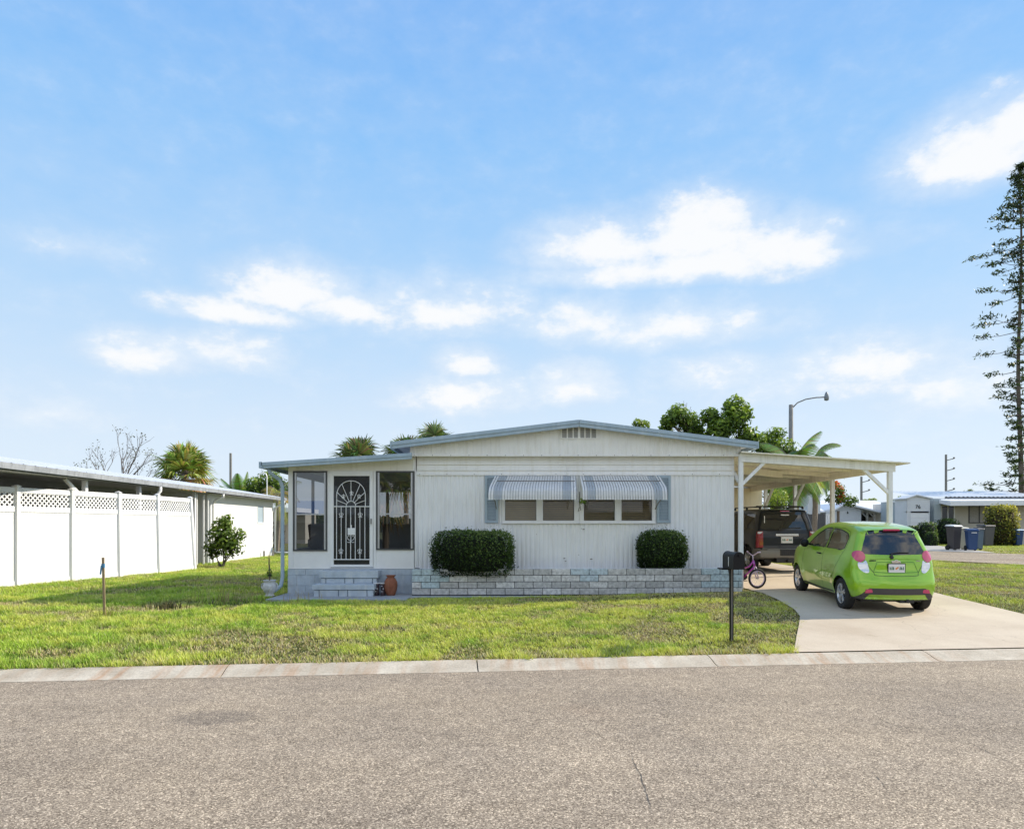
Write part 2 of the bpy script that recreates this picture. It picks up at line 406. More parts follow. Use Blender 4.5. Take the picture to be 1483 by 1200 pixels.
# kerb concrete with rusty streaks
m_kerb, nt, b = base('kerb_concrete')
geo = nt.add('ShaderNodeNewGeometry'); pos = geo.outputs['Position']
_, cr = noise_col(nt, (.42, .345, .25), (.68, .60, .475), 2.0, 6, .3, .7, pos)
mp = nt.add('ShaderNodeMapping'); mp.inputs['Scale'].default_value = (5, .35, 1); mp.inputs['Rotation'].default_value = (0, 0, .35); nt.link(pos, mp.inputs['Vector'])
_, st = noise_col(nt, (0, 0, 0), (.75, .75, .75), 1.3, 4, .48, .75, mp.outputs[0])
_, big = noise_col(nt, (0, 0, 0), (1, 1, 1), .35, 3, .36, .55, pos)
f = mixc(nt, st.outputs['Color'], big.outputs['Color'], 1.0, 'MULTIPLY')
c = mixc(nt, cr.outputs['Color'], (.44, .21, .085), f)
_, sp2 = noise_col(nt, (.8, .8, .8), (1.05, 1.05, 1.05), 45, 3, .3, .6, pos)
c = mixc(nt, c, sp2.outputs['Color'], 1.0, 'MULTIPLY')
nt.link(c, b.inputs['Base Color']); b.inputs['Roughness'].default_value = .9

# driveway concrete
m_drive, nt, b = base('driveway_concrete')
geo = nt.add('ShaderNodeNewGeometry'); pos = geo.outputs['Position']
_, cr = noise_col(nt, (.50, .395, .28), (.64, .53, .395), .8, 7, .3, .7, pos)
_, sp2 = noise_col(nt, (.9, .9, .9), (1.04, 1.04, 1.04), 60, 3, .3, .6, pos)
c = mixc(nt, cr.outputs['Color'], sp2.outputs['Color'], 1.0, 'MULTIPLY')
nz = nt.add('ShaderNodeTexNoise'); nz.inputs['Scale'].default_value = 1.7; nz.inputs['Detail'].default_value = 5; nt.link(pos, nz.inputs['Vector'])
vm = nt.add('ShaderNodeVectorMath', operation='MULTIPLY_ADD'); nt.link(nz.outputs['Color'], vm.inputs[0]); vm.inputs[1].default_value = (.8, .8, 0); nt.link(pos, vm.inputs[2])
vc = nt.add('ShaderNodeTexVoronoi', feature='DISTANCE_TO_EDGE'); vc.inputs['Scale'].default_value = .3; nt.link(vm.outputs[0], vc.inputs['Vector'])
cm_ = nt.add('ShaderNodeMapRange'); cm_.inputs[2].default_value = .0018; cm_.inputs[3].default_value = .35; cm_.inputs[4].default_value = 0
nt.link(vc.outputs['Distance'], cm_.inputs[0]); c = mixc(nt, c, (.16, .13, .10), cm_.outputs[0])
_, stn = noise_col(nt, (0, 0, 0), (.5, .5, .5), 1.9, 3, .66, .8, pos)
c = mixc(nt, c, (.24, .17, .10), stn.outputs['Color'])
nt.link(c, b.inputs['Base Color']); b.inputs['Roughness'].default_value = .85

# lawn soil / far turf
m_turf, nt, b = base('turf')
geo = nt.add('ShaderNodeNewGeometry'); pos = geo.outputs['Position']
_, cr = noise_col(nt, (.05, .06, .014), (.11, .12, .03), .5, 6, .35, .65, pos)
_, c3 = noise_col(nt, (0, 0, 0), (1, 1, 1), 1.1, 5, .52, .66, pos)
c = mixc(nt, cr.outputs['Color'], (.24, .18, .10), c3.outputs['Color'])
_, c4 = noise_col(nt, (.55, .55, .55), (1.25, 1.25, 1.25), 26, 5, .3, .7, pos)
c = mixc(nt, c, c4.outputs['Color'], 1.0, 'MULTIPLY')
nt.link(c, b.inputs['Base Color']); b.inputs['Roughness'].default_value = .95; b.inputs['Specular IOR Level'].default_value = .1

# ------------------------------------------------------------ ground sheets
def sheet(name, xs, ys, zf, mat, keep=None):
    X, Y = np.meshgrid(xs, ys); Z = zf(X, Y)
    V = np.stack([X.ravel(), Y.ravel(), Z.ravel()], 1); nx = len(xs)
    i = np.arange(len(ys)-1)[:, None]*nx+np.arange(nx-1)[None]
    i = i.ravel(); Fc = np.stack([i, i+1, i+nx+1, i+nx], 1)
    if keep is not None:
        cx = X.ravel()[Fc].mean(1); cy = Y.ravel()[Fc].mean(1); Fc = Fc[keep(cx, cy)]
    return struct(npmesh(name, V, Fc, None, mat, None, True))
gxs = np.unique(np.concatenate([np.arange(-20, 30.1, .35), np.arange(-80, 81, 5.), [-1500, -700, -350, -180, -120, 120, 180, 350, 700, 1500]]))
gys = np.unique(np.concatenate([np.arange(6, 40.1, .35), np.arange(-60, 90, 5.), [-1500, -700, -300, -120, 120, 180, 300, 700, 1500]]))
def ground_z(X, Y):
    z = gz(X, Y); k = ykerb(X)+.34
    z = np.where(Y < k, -.06, z-.02); return np.where(Y < -8, .1, z)
sheet('ground', gxs, gys, ground_z, m_turf)
# road sheet following the yawed street line
rx = np.arange(-90, 91, 3.0); mb = MB()
vs = []
for x in rx: vs += [(x, -6.5+.105*x, 0), (x, float(ykerb(x))+.01, 0)]
mb.add(vs, [(2*i, 2*i+2, 2*i+3, 2*i+1) for i in range(len(rx)-1)])
struct(mb.build('road', m_road, fix=False))
# rolled kerb, cast in 3 m lengths with open joints
mb = MB(); prof = [(.0, -.05), (.0, .004), (.07, .007), (.14, .022), (.22, .05), (.30, .070), (.36, .078), (.38, .078), (.38, -.05)]
x = -60.4
while x < 60:
    x1 = x+2.985; s0 = []
    for xx in (x, x1):
        for dy, z in prof: s0.append((xx-.104*dy, float(ykerb(xx))+dy+.004*math.sin(xx*1.7), z))
    n = len(prof)
    mb.add(s0, [(i, i+n, i+n+1, i+1) for i in range(n-1)]+[tuple(range(n)), tuple(range(n, 2*n))[::-1]])
    x += 3.0
struct(mb.build('kerb', m_kerb))
mb = MB(); mb.add([(-60, float(ykerb(-60))+.03, -.01), (60, float(ykerb(60))+.03, -.01), (60, float(ykerb(60))+.36, .045), (-60, float(ykerb(-60))+.36, .045)], [(0, 1, 2, 3)])
struct(mb.build('kerb_joint', m_dark))
# hairline cracks in the asphalt
mb = MB()
for ln_ in ([(915, 1092), (921, 1108), (930, 1128), (937, 1150), (946, 1180)], [(1392, 1071), (1410, 1078), (1429, 1088), (1455, 1100), (1483, 1111), (1530, 1128)], [(1263, 1118), (1275, 1130), (1290, 1150)], [(1168, 1122), (1177, 1130), (1187, 1142)], [(1255, 1031), (1280, 1043), (1300, 1052), (1325, 1056)], [(560, 1010), (600, 1016), (655, 1014)], [(380, 1150), (400, 1140), (425, 1138)]):
    pts = []
    for (a, b_), (c_, d_) in zip(ln_[:-1], ln_[1:]):
        for k in range(6):
            px, py = a+(c_-a)*k/6+random.uniform(-1.2, 1.2), b_+(d_-b_)*k/6+random.uniform(-.8, .8); Y = CZ*F/(py-HY); pts.append((WX(px, Y), Y))
    for i, (p, q) in enumerate(zip(pts[:-1], pts[1:])):
        w_ = random.uniform(.0012, .0030)*(1 if 2 < i < len(pts)-3 else .5); u = Vector((q[0]-p[0], q[1]-p[1], 0)).normalized(); n_ = Vector((-u.y, u.x, 0))*w_
        mb.add([(p[0]-n_.x, p[1]-n_.y, .003), (q[0]-n_.x, q[1]-n_.y, .003), (q[0]+n_.x, q[1]+n_.y, .003), (p[0]+n_.x, p[1]+n_.y, .003)], [(0, 1, 2, 3)])
struct(mb.build('road_cracks', M('crack_fill', (.12, .10, .08), .95), fix=False))
# driveway: flares toward the street
def dl(y): return np.interp(y, [8.9, 9.2, 10.2, 11.0, 11.7, 12.4, 13.5, 24], [3.72, 3.8, 4.25, 4.62, 4.93, 5.12, 5.24, 5.28])
def dr(y): return np.interp(y, [9.3, 10.5, 11.8, 14.4, 24], [10.3, 9.5, 8.95, 8.86, 8.86])
ys = np.concatenate([[0.0], np.arange(9.3, 24.21, .2)]); mb = MB(); cols_ = 21; vs = []
for j, y in enumerate(ys):
    for i in range(cols_):
        t = i/(cols_-1); yy = max(y, 0)
        xl = float(dl(max(y, 9.0))); xr = float(dr(max(y, 9.0))); X_ = xl+(xr-xl)*t
        Yk = float(ykerb(X_))+.395
        Y_ = Yk if j == 0 else max(y, Yk+.01*j)
        vs.append((X_, Y_, G(X_, Y_)+.014))
mb.add(vs, [(j*cols_+i, j*cols_+i+1, (j+1)*cols_+i+1, (j+1)*cols_+i) for j in range(len(ys)-1) for i in range(cols_-1)])
struct(mb.build('driveway', m_drive, smooth=True, fix=False))
# side street beyond the lawn on the right, and a strip of the neighbour's drive
def strip(name, a, bb, mat, dz):
    vs = []; n = len(a); K = 8
    def sub(p):
        o_ = []
        for i in range(len(p)-1):
            for k in range(K): t = k/K; o_.append((p[i][0]*(1-t)+p[i+1][0]*t, p[i][1]*(1-t)+p[i+1][1]*t))
        return o_+[p[-1]]
    a = sub(a); bb = sub(bb); mb = MB(); W_ = 13
    for p, q in zip(a, bb):
        for i in range(W_):
            t = i/(W_-1); x = p[0]*(1-t)+q[0]*t; y = p[1]*(1-t)+q[1]*t; vs.append((x, y, G(x, y)+dz))
    mb.add(vs, [(j*W_+i, j*W_+i+1, (j+1)*W_+i+1, (j+1)*W_+i) for j in range(len(a)-1) for i in range(W_-1)])
    return struct(mb.build(name, mat, fix=False))
strip('side_street', [(22, 11), (18.6, 18.5), (16.7, 22.4), (15.2, 25.2), (13, 28.5), (9.5, 33)], [(29, 15), (25.5, 24), (22.2, 28.6), (19.2, 31.8), (16, 35.5), (12, 39.5)], m_road, .012)
strip('neighbour_drive', [(17.6, 33.7), (20.5, 38.5), (23.5, 43)], [(21.2, 29.9), (23.6, 36.5), (26, 42)], m_conc, .024)
# front path beside planter and porch slab
mb = MB()
mb.box(-5.15, -2.2, 14.25, 15.56, .0, .245); mb.box(-2.2, 5.1, 14.72, 14.99, .0, .25)
struct(mb.build('front_path', m_pathc, bevel=.01))

# ------------------------------------------------------------ grass
def in_drive(x, y): return (x > dl(y)-.02) & (x < dr(y)+.02) & (y < 24.3)
def street_near(y): return np.interp(y, [11, 18.5, 22.4, 25.2, 28.5, 33], [22, 18.6, 16.7, 15.2, 13, 9.5])
def lawn(name, x0, x1, y0, y1, dens, hmul, keep, wid):
    n = int((x1-x0)*(y1-y0)*dens); x = RNG.uniform(x0, x1, n); y = RNG.uniform(y0, y1, n)
    k = keep(x, y)
    dry = .45*fbm(x, y, .6, 11, 4)+.55*fbm(x, y, 1.9, 14, 5); cl = .5*fbm(x, y, 2.4, 23, 4)+.5*fbm(x, y, 9.0, 31, 3); fine = vnoise(x, y, 22.0, 51)
    left = ss(-1, -6, x)
    dv = ss(.44, .61, dry+.2*(cl-.5)-.07*left)
    k &= RNG.random(n) < (1-.55*dv)
    k &= ~((fine < .30) & (RNG.random(n) < .85))
    x = x[k]; y = y[k]; dv = dv[k]; cl = cl[k]; left = left[k]; fine = fine[k]; n = len(x)
    edge = np.exp(-((y-ykerb(x)-.45)/.22)**2)
    h = hmul*(.020+.026*RNG.random(n))*(1-.4*dv)*(.1+1.8*cl)*(.6+.9*fine)*(1+.7*edge+.35*left)
    a = RNG.uniform(0, 2*PI, n); lean = RNG.uniform(.3, 1.3, n)*h
    wv = wid*(.6+.8*RNG.random(n)); z = gz(x, y)-.012
    dx, dy = np.cos(a), np.sin(a); px, py = -dy*wv, dx*wv
    b0 = np.stack([x-px, y-py, z], 1); b1 = np.stack([x+px, y+py, z], 1); tp = np.stack([x+dx*lean, y+dy*lean, z+h], 1)
    V = np.stack([b0, b1, tp], 1).reshape(-1, 3); Fc = np.arange(3*n).reshape(n, 3)
    t = RNG.random(n)
    lush = 1.85*lerp_cols([(.09, .17, .012), (.24, .37, .035), (.45, .55, .08)], np.clip(.22+.4*t+1.3*(cl-.5)+.5*(fine-.5), 0, 1))
    yel = 1.8*lerp_cols([(.34, .42, .04), (.56, .58, .09), (.70, .62, .18)], t)
    dryc = 1.5*lerp_cols([(.45, .34, .16), (.62, .48, .24), (.74, .63, .40)], t)
    ym = .92*ss(.26, .58, .4*fbm(x, y, .8, 41, 4)+.6*fbm(x, y, 2.6, 45, 4)+.1*(t-.5)-.14*left)[:, None]
    c = lush*(1-ym)+yel*ym
    dm = (dv*(RNG.random(n) < .74))[:, None]
    c = c*(1-dm)+dryc*dm
    c = np.where((RNG.random(n) < .07)[:, None], dryc, c)
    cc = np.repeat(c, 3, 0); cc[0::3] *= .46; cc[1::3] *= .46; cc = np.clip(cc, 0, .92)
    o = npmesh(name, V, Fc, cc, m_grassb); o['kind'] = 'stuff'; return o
def keep_front(x, y):
    k = (y > ykerb(x)+.40-.14*fbm(x, y, 3.5, 71, 3)**1.5) & (y < 15.55)
    k &= ~((x > -5.2) & (x < 5.1) & (y > 14.23-.02*RNG.random(len(x)))) | ((x > -2.2) & (x < 5.1) & (y < 14.71))
    k &= (x < dl(y)+.05+.20*(fbm(x, y, 2.2, 5, 5)-.42))
    k &= np.abs(x) < (y*.76+.4)
    bare = (((x+5.8)/1.25)**2+((y-13.95)/.5)**2) < 1+.6*(fbm(x, y, 3, 8)-.5)
    k &= ~(bare & (RNG.random(len(x)) < .8))
    return k
lawn('front_lawn', -12.5, 5.3, 7.7, 15.6, 4600, 1.1, keep_front, .0048)
def keep_left(x, y):
    return (y > 15.5) & (x < np.where(y < 24, -5.1, -4)) & (x > -14) & (np.abs(x) < y*.76+.4) & (x < -(y*.33)+.8)
lawn('side_lawn', -13, -5, 15.5, 40, 1500, 1.25, keep_left, .006)
def keep_right(x, y):
    return (x > dr(y)-.05*(fbm(x, y, 3, 6)-.3)) & (x < street_near(y)) & (y > ykerb(x)+.36) & (x < y*.77+.5)
lawn('right_lawn', 8.7, 20, 9.2, 33, 1900, 1.15, keep_right, .005)
def keep_far(x, y):
    fs = np.interp(y, [24, 28.6, 31.8, 35.5, 39.5], [25.5, 22.2, 19.2, 16, 12])
    nd = (x > np.interp(y, [30, 33.7, 38.5, 43], [18, 17.6, 20.5, 23.5])) & (x < np.interp(y, [29.9, 36.5, 42], [21.2, 23.6, 26]))
    return (x > fs+.1) & ~nd & (x < y*.78)
lawn('far_lawn', 14, 34, 26, 43, 500, 1.6, keep_far, .012)

w.cycles.sampling_method = 'MANUAL'; w.cycles.sample_map_resolution = 256
# ------------------------------------------------------------ the mobile home
HYF = 15.6
def hx(px, Y=HYF): return WX(px, Y)
def hz(py, Y=HYF): return WZ(py, Y)
XL, XR = -2.25, 5.05
home = thing('mobile_home', 'white ribbed metal mobile home with low blue-edged gable roof and glazed porch', 'mobile home', (1.4, 15.6, .25))
def ribs(mb, x0, x1, z0, z1, y, pitch=.102, d=.016):
    n = max(1, round((x1-x0)/pitch)); p = (x1-x0)/n; pts = []
    for i in range(n):
        xx = x0+i*p
        pts += [(xx, y), (xx+p*.30, y), (xx+p*.42, y-d), (xx+p*.86, y-d)]
    pts.append((x1, y))
    vs = [(a, b, z0) for a, b in pts]+[(a, b, z1) for a, b in pts]; m = len(pts)
    mb.add(vs, [(i, i+1, i+1+m, i+m) for i in range(m-1)])
zb, zt = .80, 2.93
wx0, wx1, wz0, wz1 = hx(727), hx(949), hz(757.5), hz(714)
mb = MB()
ribs(mb, XL+.02, wx0, zb, zt, HYF); ribs(mb, wx1, XR-.02, zb, zt, HYF)
ribs(mb, wx0, wx1, zb, wz0, HYF); ribs(mb, wx0, wx1, wz1, zt, HYF)
# shell: side and rear walls, corner trims
mb.box(XR-.06, XR, HYF+.0, 30, .3, 3.5); mb.box(XL, XL+.06, HYF+.0, 30, .3, 3.5); mb.box(XL, XR, 29.94, 30, .3, 3.5)
mb.box(XL-.01, XL+.035, HYF-.03, HYF+.02, zb, 3.3); mb.box(XR-.035, XR+.01, HYF-.03, HYF+.02, zb, 3.3)
mb.box(XL, XR, HYF+.04, HYF+.1, .1, zb-.0)
mb.box(XL, XR, HYF-.035, HYF+.01, zb-.03, zb)
for xs_ in (hx(788), hx(693)):
    mb.box(xs_, xs_+.02, HYF-.024, HYF+.005, zb, wz0 if xs_ > 0 else zt)
mb.build('front_wall', m_white, home, fix=False)
# interior (so the openings look into a dark room)
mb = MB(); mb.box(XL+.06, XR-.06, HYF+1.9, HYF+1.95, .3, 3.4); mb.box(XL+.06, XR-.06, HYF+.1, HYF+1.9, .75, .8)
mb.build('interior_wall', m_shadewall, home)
# lapped trim band
mb = MB(); zz = [2.93, 3.04, 3.17, 3.28, 3.37]
for i in range(4):
    a, b_ = zz[i], zz[i+1]
    x0, x1 = hx(604)+0, XR+.005
    mb.hexa([(x0, HYF-.045, a), (x1, HYF-.045, a), (x1, HYF+.02, a), (x0, HYF+.02, a), (x0, HYF-.02, b_), (x1, HYF-.02, b_), (x1, HYF+.02, b_), (x0, HYF+.02, b_)])
mb.box(hx(820), hx(820)+.012, HYF-.052, HYF-.02, 2.93, 3.36)
mb.build('trim_band', m_gable, home)
# gable panel, proud of the wall
RX, RZ0 = 1.49, 4.13
def rz(x): return RZ0-.49/4.1*abs(x-RX)
def roof_z(x): return RZ0-(.118 if x < RX else .124)*abs(x-RX)
GY = 15.42
mb = MB(); xs = np.linspace(-2.30, 5.16, 74); pts = []
for i in range(len(xs)-1):
    p = xs[i+1]-xs[i]; pts += [(xs[i], 0), (xs[i]+p*.7, 0), (xs[i]+p*.8, -.006), (xs[i]+p*.95, -.006)]
pts.append((xs[-1], 0)); m_ = len(pts)
vs = [(a, GY+b_, 3.37) for a, b_ in pts]+[(a, GY+b_, roof_z(a)-.02) for a, b_ in pts]
mb.add(vs, [(i, i+1, i+1+m_, i+m_) for i in range(m_-1)])
mb.box(-2.32, 5.18, GY-.02, GY+.012, 3.345, 3.385)
mb.add([(-2.3, GY, 3.37), (5.16, GY, 3.37), (5.16, HYF-.02, 3.37), (-2.3, HYF-.02, 3.37)], [(0, 1, 2, 3)])
for x in (-2.30, 5.16): mb.add([(x, GY, 3.36), (x, HYF+.4, 3.36), (x, HYF+.4, roof_z(x)), (x, GY, roof_z(x))], [(0, 1, 2, 3)])
mb.build('gable_panel', m_gable, home, fix=False)
gp = bpy.context.scene.objects['gable_panel']
# gable vent: six louvre panes in two groups
vn = MB()
x0, x1 = hx(813, GY), hx(864, GY); z0, z1 = hz(635, GY), hz(618, GY)
vn.box(x0-.02, x1+.02, GY-.03, GY-.008, z1-.012, z1+.012); vn.box(x0-.02, x1+.02, GY-.03, GY-.008, z0-.012, z0+.012)
for i in range(7):
    xx = x0+(x1-x0)*i/6; hw = .028 if i == 3 else .014
    vn.box(xx-hw, xx+hw, GY-.028, GY-.008, z0, z1)
vent = vn.build('gable_vent', m_gable, home)
vn = MB()
for i in range(6):
    a = x0+(x1-x0)*i/6+.014; b_ = x0+(x1-x0)*(i+1)/6-.014
    for k in range(5):
        zz_ = z0+.012+(z1-z0-.02)*k/5
        vn.add([(a, GY-.022, zz_), (b_, GY-.022, zz_), (b_, GY-.010, zz_+.045), (a, GY-.010, zz_+.045)], [(0, 1, 2, 3)])
vn.build('louvre', M('vent_louvre', (.36, .36, .34), .6), vent)
# roof with blue-grey fascia
mb = MB(); EL, ER = -2.68, 5.45; Y0, Y1 = 15.22, 30.3
for a, b_ in ((EL, RX), (RX, ER)):
    za, zb_ = roof_z(a), roof_z(b_)
    mb.hexa([(a, Y0+.02, za-.05), (b_, Y0+.02, zb_-.05), (b_, Y1, zb_-.05), (a, Y1, za-.05), (a, Y0+.02, za), (b_, Y0+.02, zb_), (b_, Y1, zb_), (a, Y1, za)])
roof = mb.build('roof', m_roof, home)
def fascia(a, b_, zf, y, parent, mat, name='fascia', h1=.075, h2=.15):
    mb = MB()
    for (t0, t1, dy) in ((0.006, -h1, 0), (-h1+.0, -h2, .018)):
        za, zb_ = zf(a), zf(b_)
        mb.hexa([(a, y+dy, za+t1), (b_, y+dy, zb_+t1), (b_, y+.07, zb_+t1), (a, y+.07, za+t1), (a, y+dy, za+t0), (b_, y+dy, zb_+t0), (b_, y+.07, zb_+t0), (a, y+.07, za+t0)])
    return mb.build(name, mat, parent, bevel=.004)
fascia(EL, RX-.004, roof_z, Y0-.05, roof, m_bluetrim); fascia(RX+.004, ER, roof_z, Y0-.05, roof, m_bluetrim)
for x in (EL-.03, ER): mb = MB(); mb.box(x, x+.03, Y0-.05, Y1, roof_z(x)-.14, roof_z(x)+.012); mb.build('eave_gutter', m_bluetrim, roof)
# windows: two units of two panes each
for ua, ub, mid in ((727, 838.4, 781.5), (838.6, 949, 895)):
    X0, X1, XM = hx(ua), hx(ub), hx(mid); Z0, Z1 = wz0+.03, wz1
    fr = MB(); y0, y1 = HYF-.03, HYF+.05; t = .05
    panes = ((hx(731.5) if ua < 800 else hx(845.5), XM-.075), (XM+.075, hx(831.5) if ua < 800 else hx(944)))
    fr.box(X0, X1, y0, y1, hz(757.5), hz(753.5)); fr.box(X0, X1, y0, y1, hz(718), hz(713.5))
    fr.box(X0, panes[0][0], y0, y1, hz(753.5), hz(718)); fr.box(panes[0][1], panes[1][0], y0-.004, y1, hz(753.5), hz(718)); fr.box(panes[1][1], X1, y0, y1, hz(753.5), hz(718))
    fr.box(X0-.01, X1+.01, y0-.03, y0, hz(757.5)-.01, hz(757.5)+.015)
    win = fr.build('window', m_frame, home, bevel=.004)
    for a, b_ in panes:
        p = MB(); p.add([(a, HYF+.02, hz(753.5)), (b_, HYF+.02, hz(753.5)), (b_, HYF+.02, hz(718)), (a, HYF+.02, hz(718))], [(0, 1, 2, 3)])
        p.build('pane', m_glass, win)
        p = MB(); z = hz(753.5)+.012
        while z < hz(718)-.01:
            p.add([(a+.01, HYF+.05, z), (b_-.01, HYF+.05, z), (b_-.01, HYF+.068, z+.040), (a+.01, HYF+.068, z+.040)], [(0, 1, 2, 3)]); z += .05
        for q in (.22, .78): p.box(a+(b_-a)*q-.004, a+(b_-a)*q+.004, HYF+.044, HYF+.048, hz(753), hz(718))
        p.build('blind', m_blind, win, fix=False)
# shutters
for a, b_ in ((702.5, 721.5), (951, 970.5)):
    s_ = MB(); X0, X1 = hx(a), hx(b_); Z0, Z1 = hz(757), hz(688.5); y = HYF-.03
    s_.box(X0, X0+.05, y-.02, y+.02, Z0, Z1); s_.box(X1-.05, X1, y-.02, y+.02, Z0, Z1)
    for z in (Z0, (Z0+Z1)/2-.03, Z1-.06): s_.box(X0+.05, X1-.05, y-.018, y+.02, z, z+.06)
    z = Z0+.07
    while z < Z1-.08:
        s_.add([(X0+.05, y-.012, z), (X1-.05, y-.012, z), (X1-.05, y+.012, z+.03), (X0+.05, y+.012, z+.03)], [(0, 1, 2, 3)]); z += .034
    s_.build('shutter', m_shutter, home)
# awnings
m_awng = M('awning_groove', (.58, .60, .63), .5, .1, 5)
def awning(xt0, xt1, xb0, xb1, flare):
    mb = MB(); yT, zT = HYF-.03, hz(688.5); yB = 15.0
    prof = [(yT, zT, 0), (yT-.12, zT-.065, .16), (15.13, hz(703, 15.1), .78), (15.055, hz(706, 15.05), .87), (15.015, hz(710, 15), .95), (yB, hz(716, yB), 1), (yB, hz(722, yB), 1)]
    n = 32
    for i in range(n):
        blue = i in (2, 3, 4) or i in (n-5, n-4, n-3)
        for part in (0, 1):
            mb.cur = 1 if blue else (2 if part else 0)
            u0 = (i+(0 if part == 0 else .62))/n; u1 = (i+(.62 if part == 0 else 1))/n
            dep = 0 if part == 0 else .03
            row = []
            for (y, z, t) in prof:
                for u in (u0, u1):
                    xt = xt0+(xt1-xt0)*u; xb = xb0+(xb1-xb0)*u
                    row.append((xt+(xb-xt)*t, y+dep*.8, z-dep*.6))
            zs = row[-1][2]-(.02 if part == 0 else 0)
            row[-2] = (row[-2][0], row[-2][1], zs); row[-1] = (row[-1][0], row[-1][1], zs)
            mb.add(row, [(2*k, 2*k+1, 2*k+3, 2*k+2) for k in range(len(prof)-1)])
    # side wings
    mb.cur = 0
    for (xt, xb, s) in ((xt0, xb0, 1), (xt1, xb1, -1)):
        vs = []
        for (y, z, t) in prof: vs.append((xt+(xb-xt)*t+s*.004, y+.01, z-.004))
        vs2 = [(v[0], v[1]+.02, v[2]-.07) for v in vs]
        mb.add(vs+vs2, [(k, k+1, k+1+len(prof), k+len(prof)) for k in range(len(prof)-1)])
    aw = mb.build('awning', [m_awnw, m_awnb, m_awng], home, fix=False)
    ar = MB()
    for (x, s) in ((xb0+.11, 1), (xb1-.11, -1)):
        ar.tube([(x, 15.03, hz(720, 15)), (x+s*.03, 15.3, hz(727, 15.3)), (x+s*.05, HYF-.03, hz(737))], .011, 6)
    ar.tube([(xt0+.05, 15.3, zT-.14), (xt1-.05, 15.3, zT-.14)], .01, 6)
    ar.build('awning_arm', m_pole, aw)
awning(hx(717), hx(834), hx(707.5, 15), hx(835.5, 15), 0); awning(hx(839.5), hx(955.5), hx(844, 15), hx(967.5, 15), 1)

vt = thing('hanging_vine', 'small green vine sprig caught on the bracket between the two awnings', 'vine', (hx(838), 15.4, 2.1))
mb = MB(); mb.tube([(hx(838.5), 15.45, 2.55), (hx(838), 15.42, 2.3), (hx(840), 15.42, 2.14), (hx(836), 15.42, 2.10), (hx(838), 15.42, 2.2)], .008, 5); mb.build('stem', m_bark, vt)
crown('leaves', [(hx(842), 15.36, 2.33, .09, .05, .06)], 50, .06, .03, [(.1, .2, .03), (.25, .4, .06), (.4, .5, .1)], m_leaf, vt)
sr = MB()
for x in np.arange(-2.2, 5.15, .41): sr.lathe([(0, -.006), (.009, -.004), (.009, 0)], (x, GY-.02, 3.365), 'y', 6)
for x in np.arange(-2.1, 5.0, .62): sr.lathe([(0, -.006), (.008, -.004), (.008, 0)], (x, HYF-.05, 2.955), 'y', 6)
sr.build('screws', M('rusty_screw', (.10, .07, .05), .7), home)['kind'] = 'stuff'
sr = MB()
for (px, py, s_) in ((845, 766, .03), (842, 765, .018), (817, 808, .03), (819, 812, .025), (856, 809, .035), (838, 803, .015), (777, 773, .012), (947, 765, .02), (716, 766, .03), (725, 766, .025)):
    x, z = hx(px), hz(py); sr.prism([(x-s_, z), (x-s_*.3, z-s_*.5), (x+s_, z-s_*.1), (x+s_*.4, z+s_*.4)], HYF-.021, HYF-.016, 'xz')
sr.build('wall_scuffs', M('scuff', (.22, .20, .18), .8), home)['kind'] = 'stuff'
# ---- porch
PL = hx(418); PRX = XL
def proof_z(x): return 3.18+(x+5.57)*.064
mb = MB()
mb.hexa([(-5.55, 15.22, proof_z(-5.55)-.06), (XL, 15.22, proof_z(XL)-.06), (XL, 22.6, proof_z(XL)-.06), (-5.55, 22.6, proof_z(-5.55)-.06),
         (-5.55, 15.22, proof_z(-5.55)), (XL, 15.22, proof_z(XL)), (XL, 22.6, proof_z(XL)), (-5.55, 22.6, proof_z(-5.55))])
pr = mb.build('porch_roof', m_roof, home)
fascia(-5.57, XL+.02, proof_z, 15.17, pr, m_bluetrim, 'fascia', .07, .13)
mb = MB(); mb.box(-5.62, -5.55, 15.17, 22.6, 3.06, 3.2); mb.build('porch_gutter', m_bluetrim, pr)
# header above the openings
mb = MB(); zh = hz(682)
mb.hexa([(PL, HYF-.02, zh), (XL+.02, HYF-.02, zh), (XL+.02, HYF+.05, zh), (PL, HYF+.05, zh), (PL, HYF-.02, proof_z(PL)-.05), (XL+.02, HYF-.02, proof_z(XL)-.05), (XL+.02, HYF+.05, proof_z(XL)-.05), (PL, HYF+.05, proof_z(PL)-.05)])
mb.build('porch_header', m_cream, home)
# mullions
mb = MB(); zf = hz(822)
for a, b_ in ((418, 425), (474.5, 479), (541, 545), (600, 604)): mb.box(hx(a), hx(b_), HYF-.03, HYF+.05, zf, zh)
mb.box(hx(425), hx(474.5), HYF-.02, HYF+.03, zf, hz(797.5)); mb.box(hx(545), hx(600), HYF-.02, HYF+.03, zf, hz(796))
mb.box(PL, XL, HYF-.032, HYF+.05, zf-.02, zf)
mb.build('porch_wall', m_frame, home, bevel=.004)
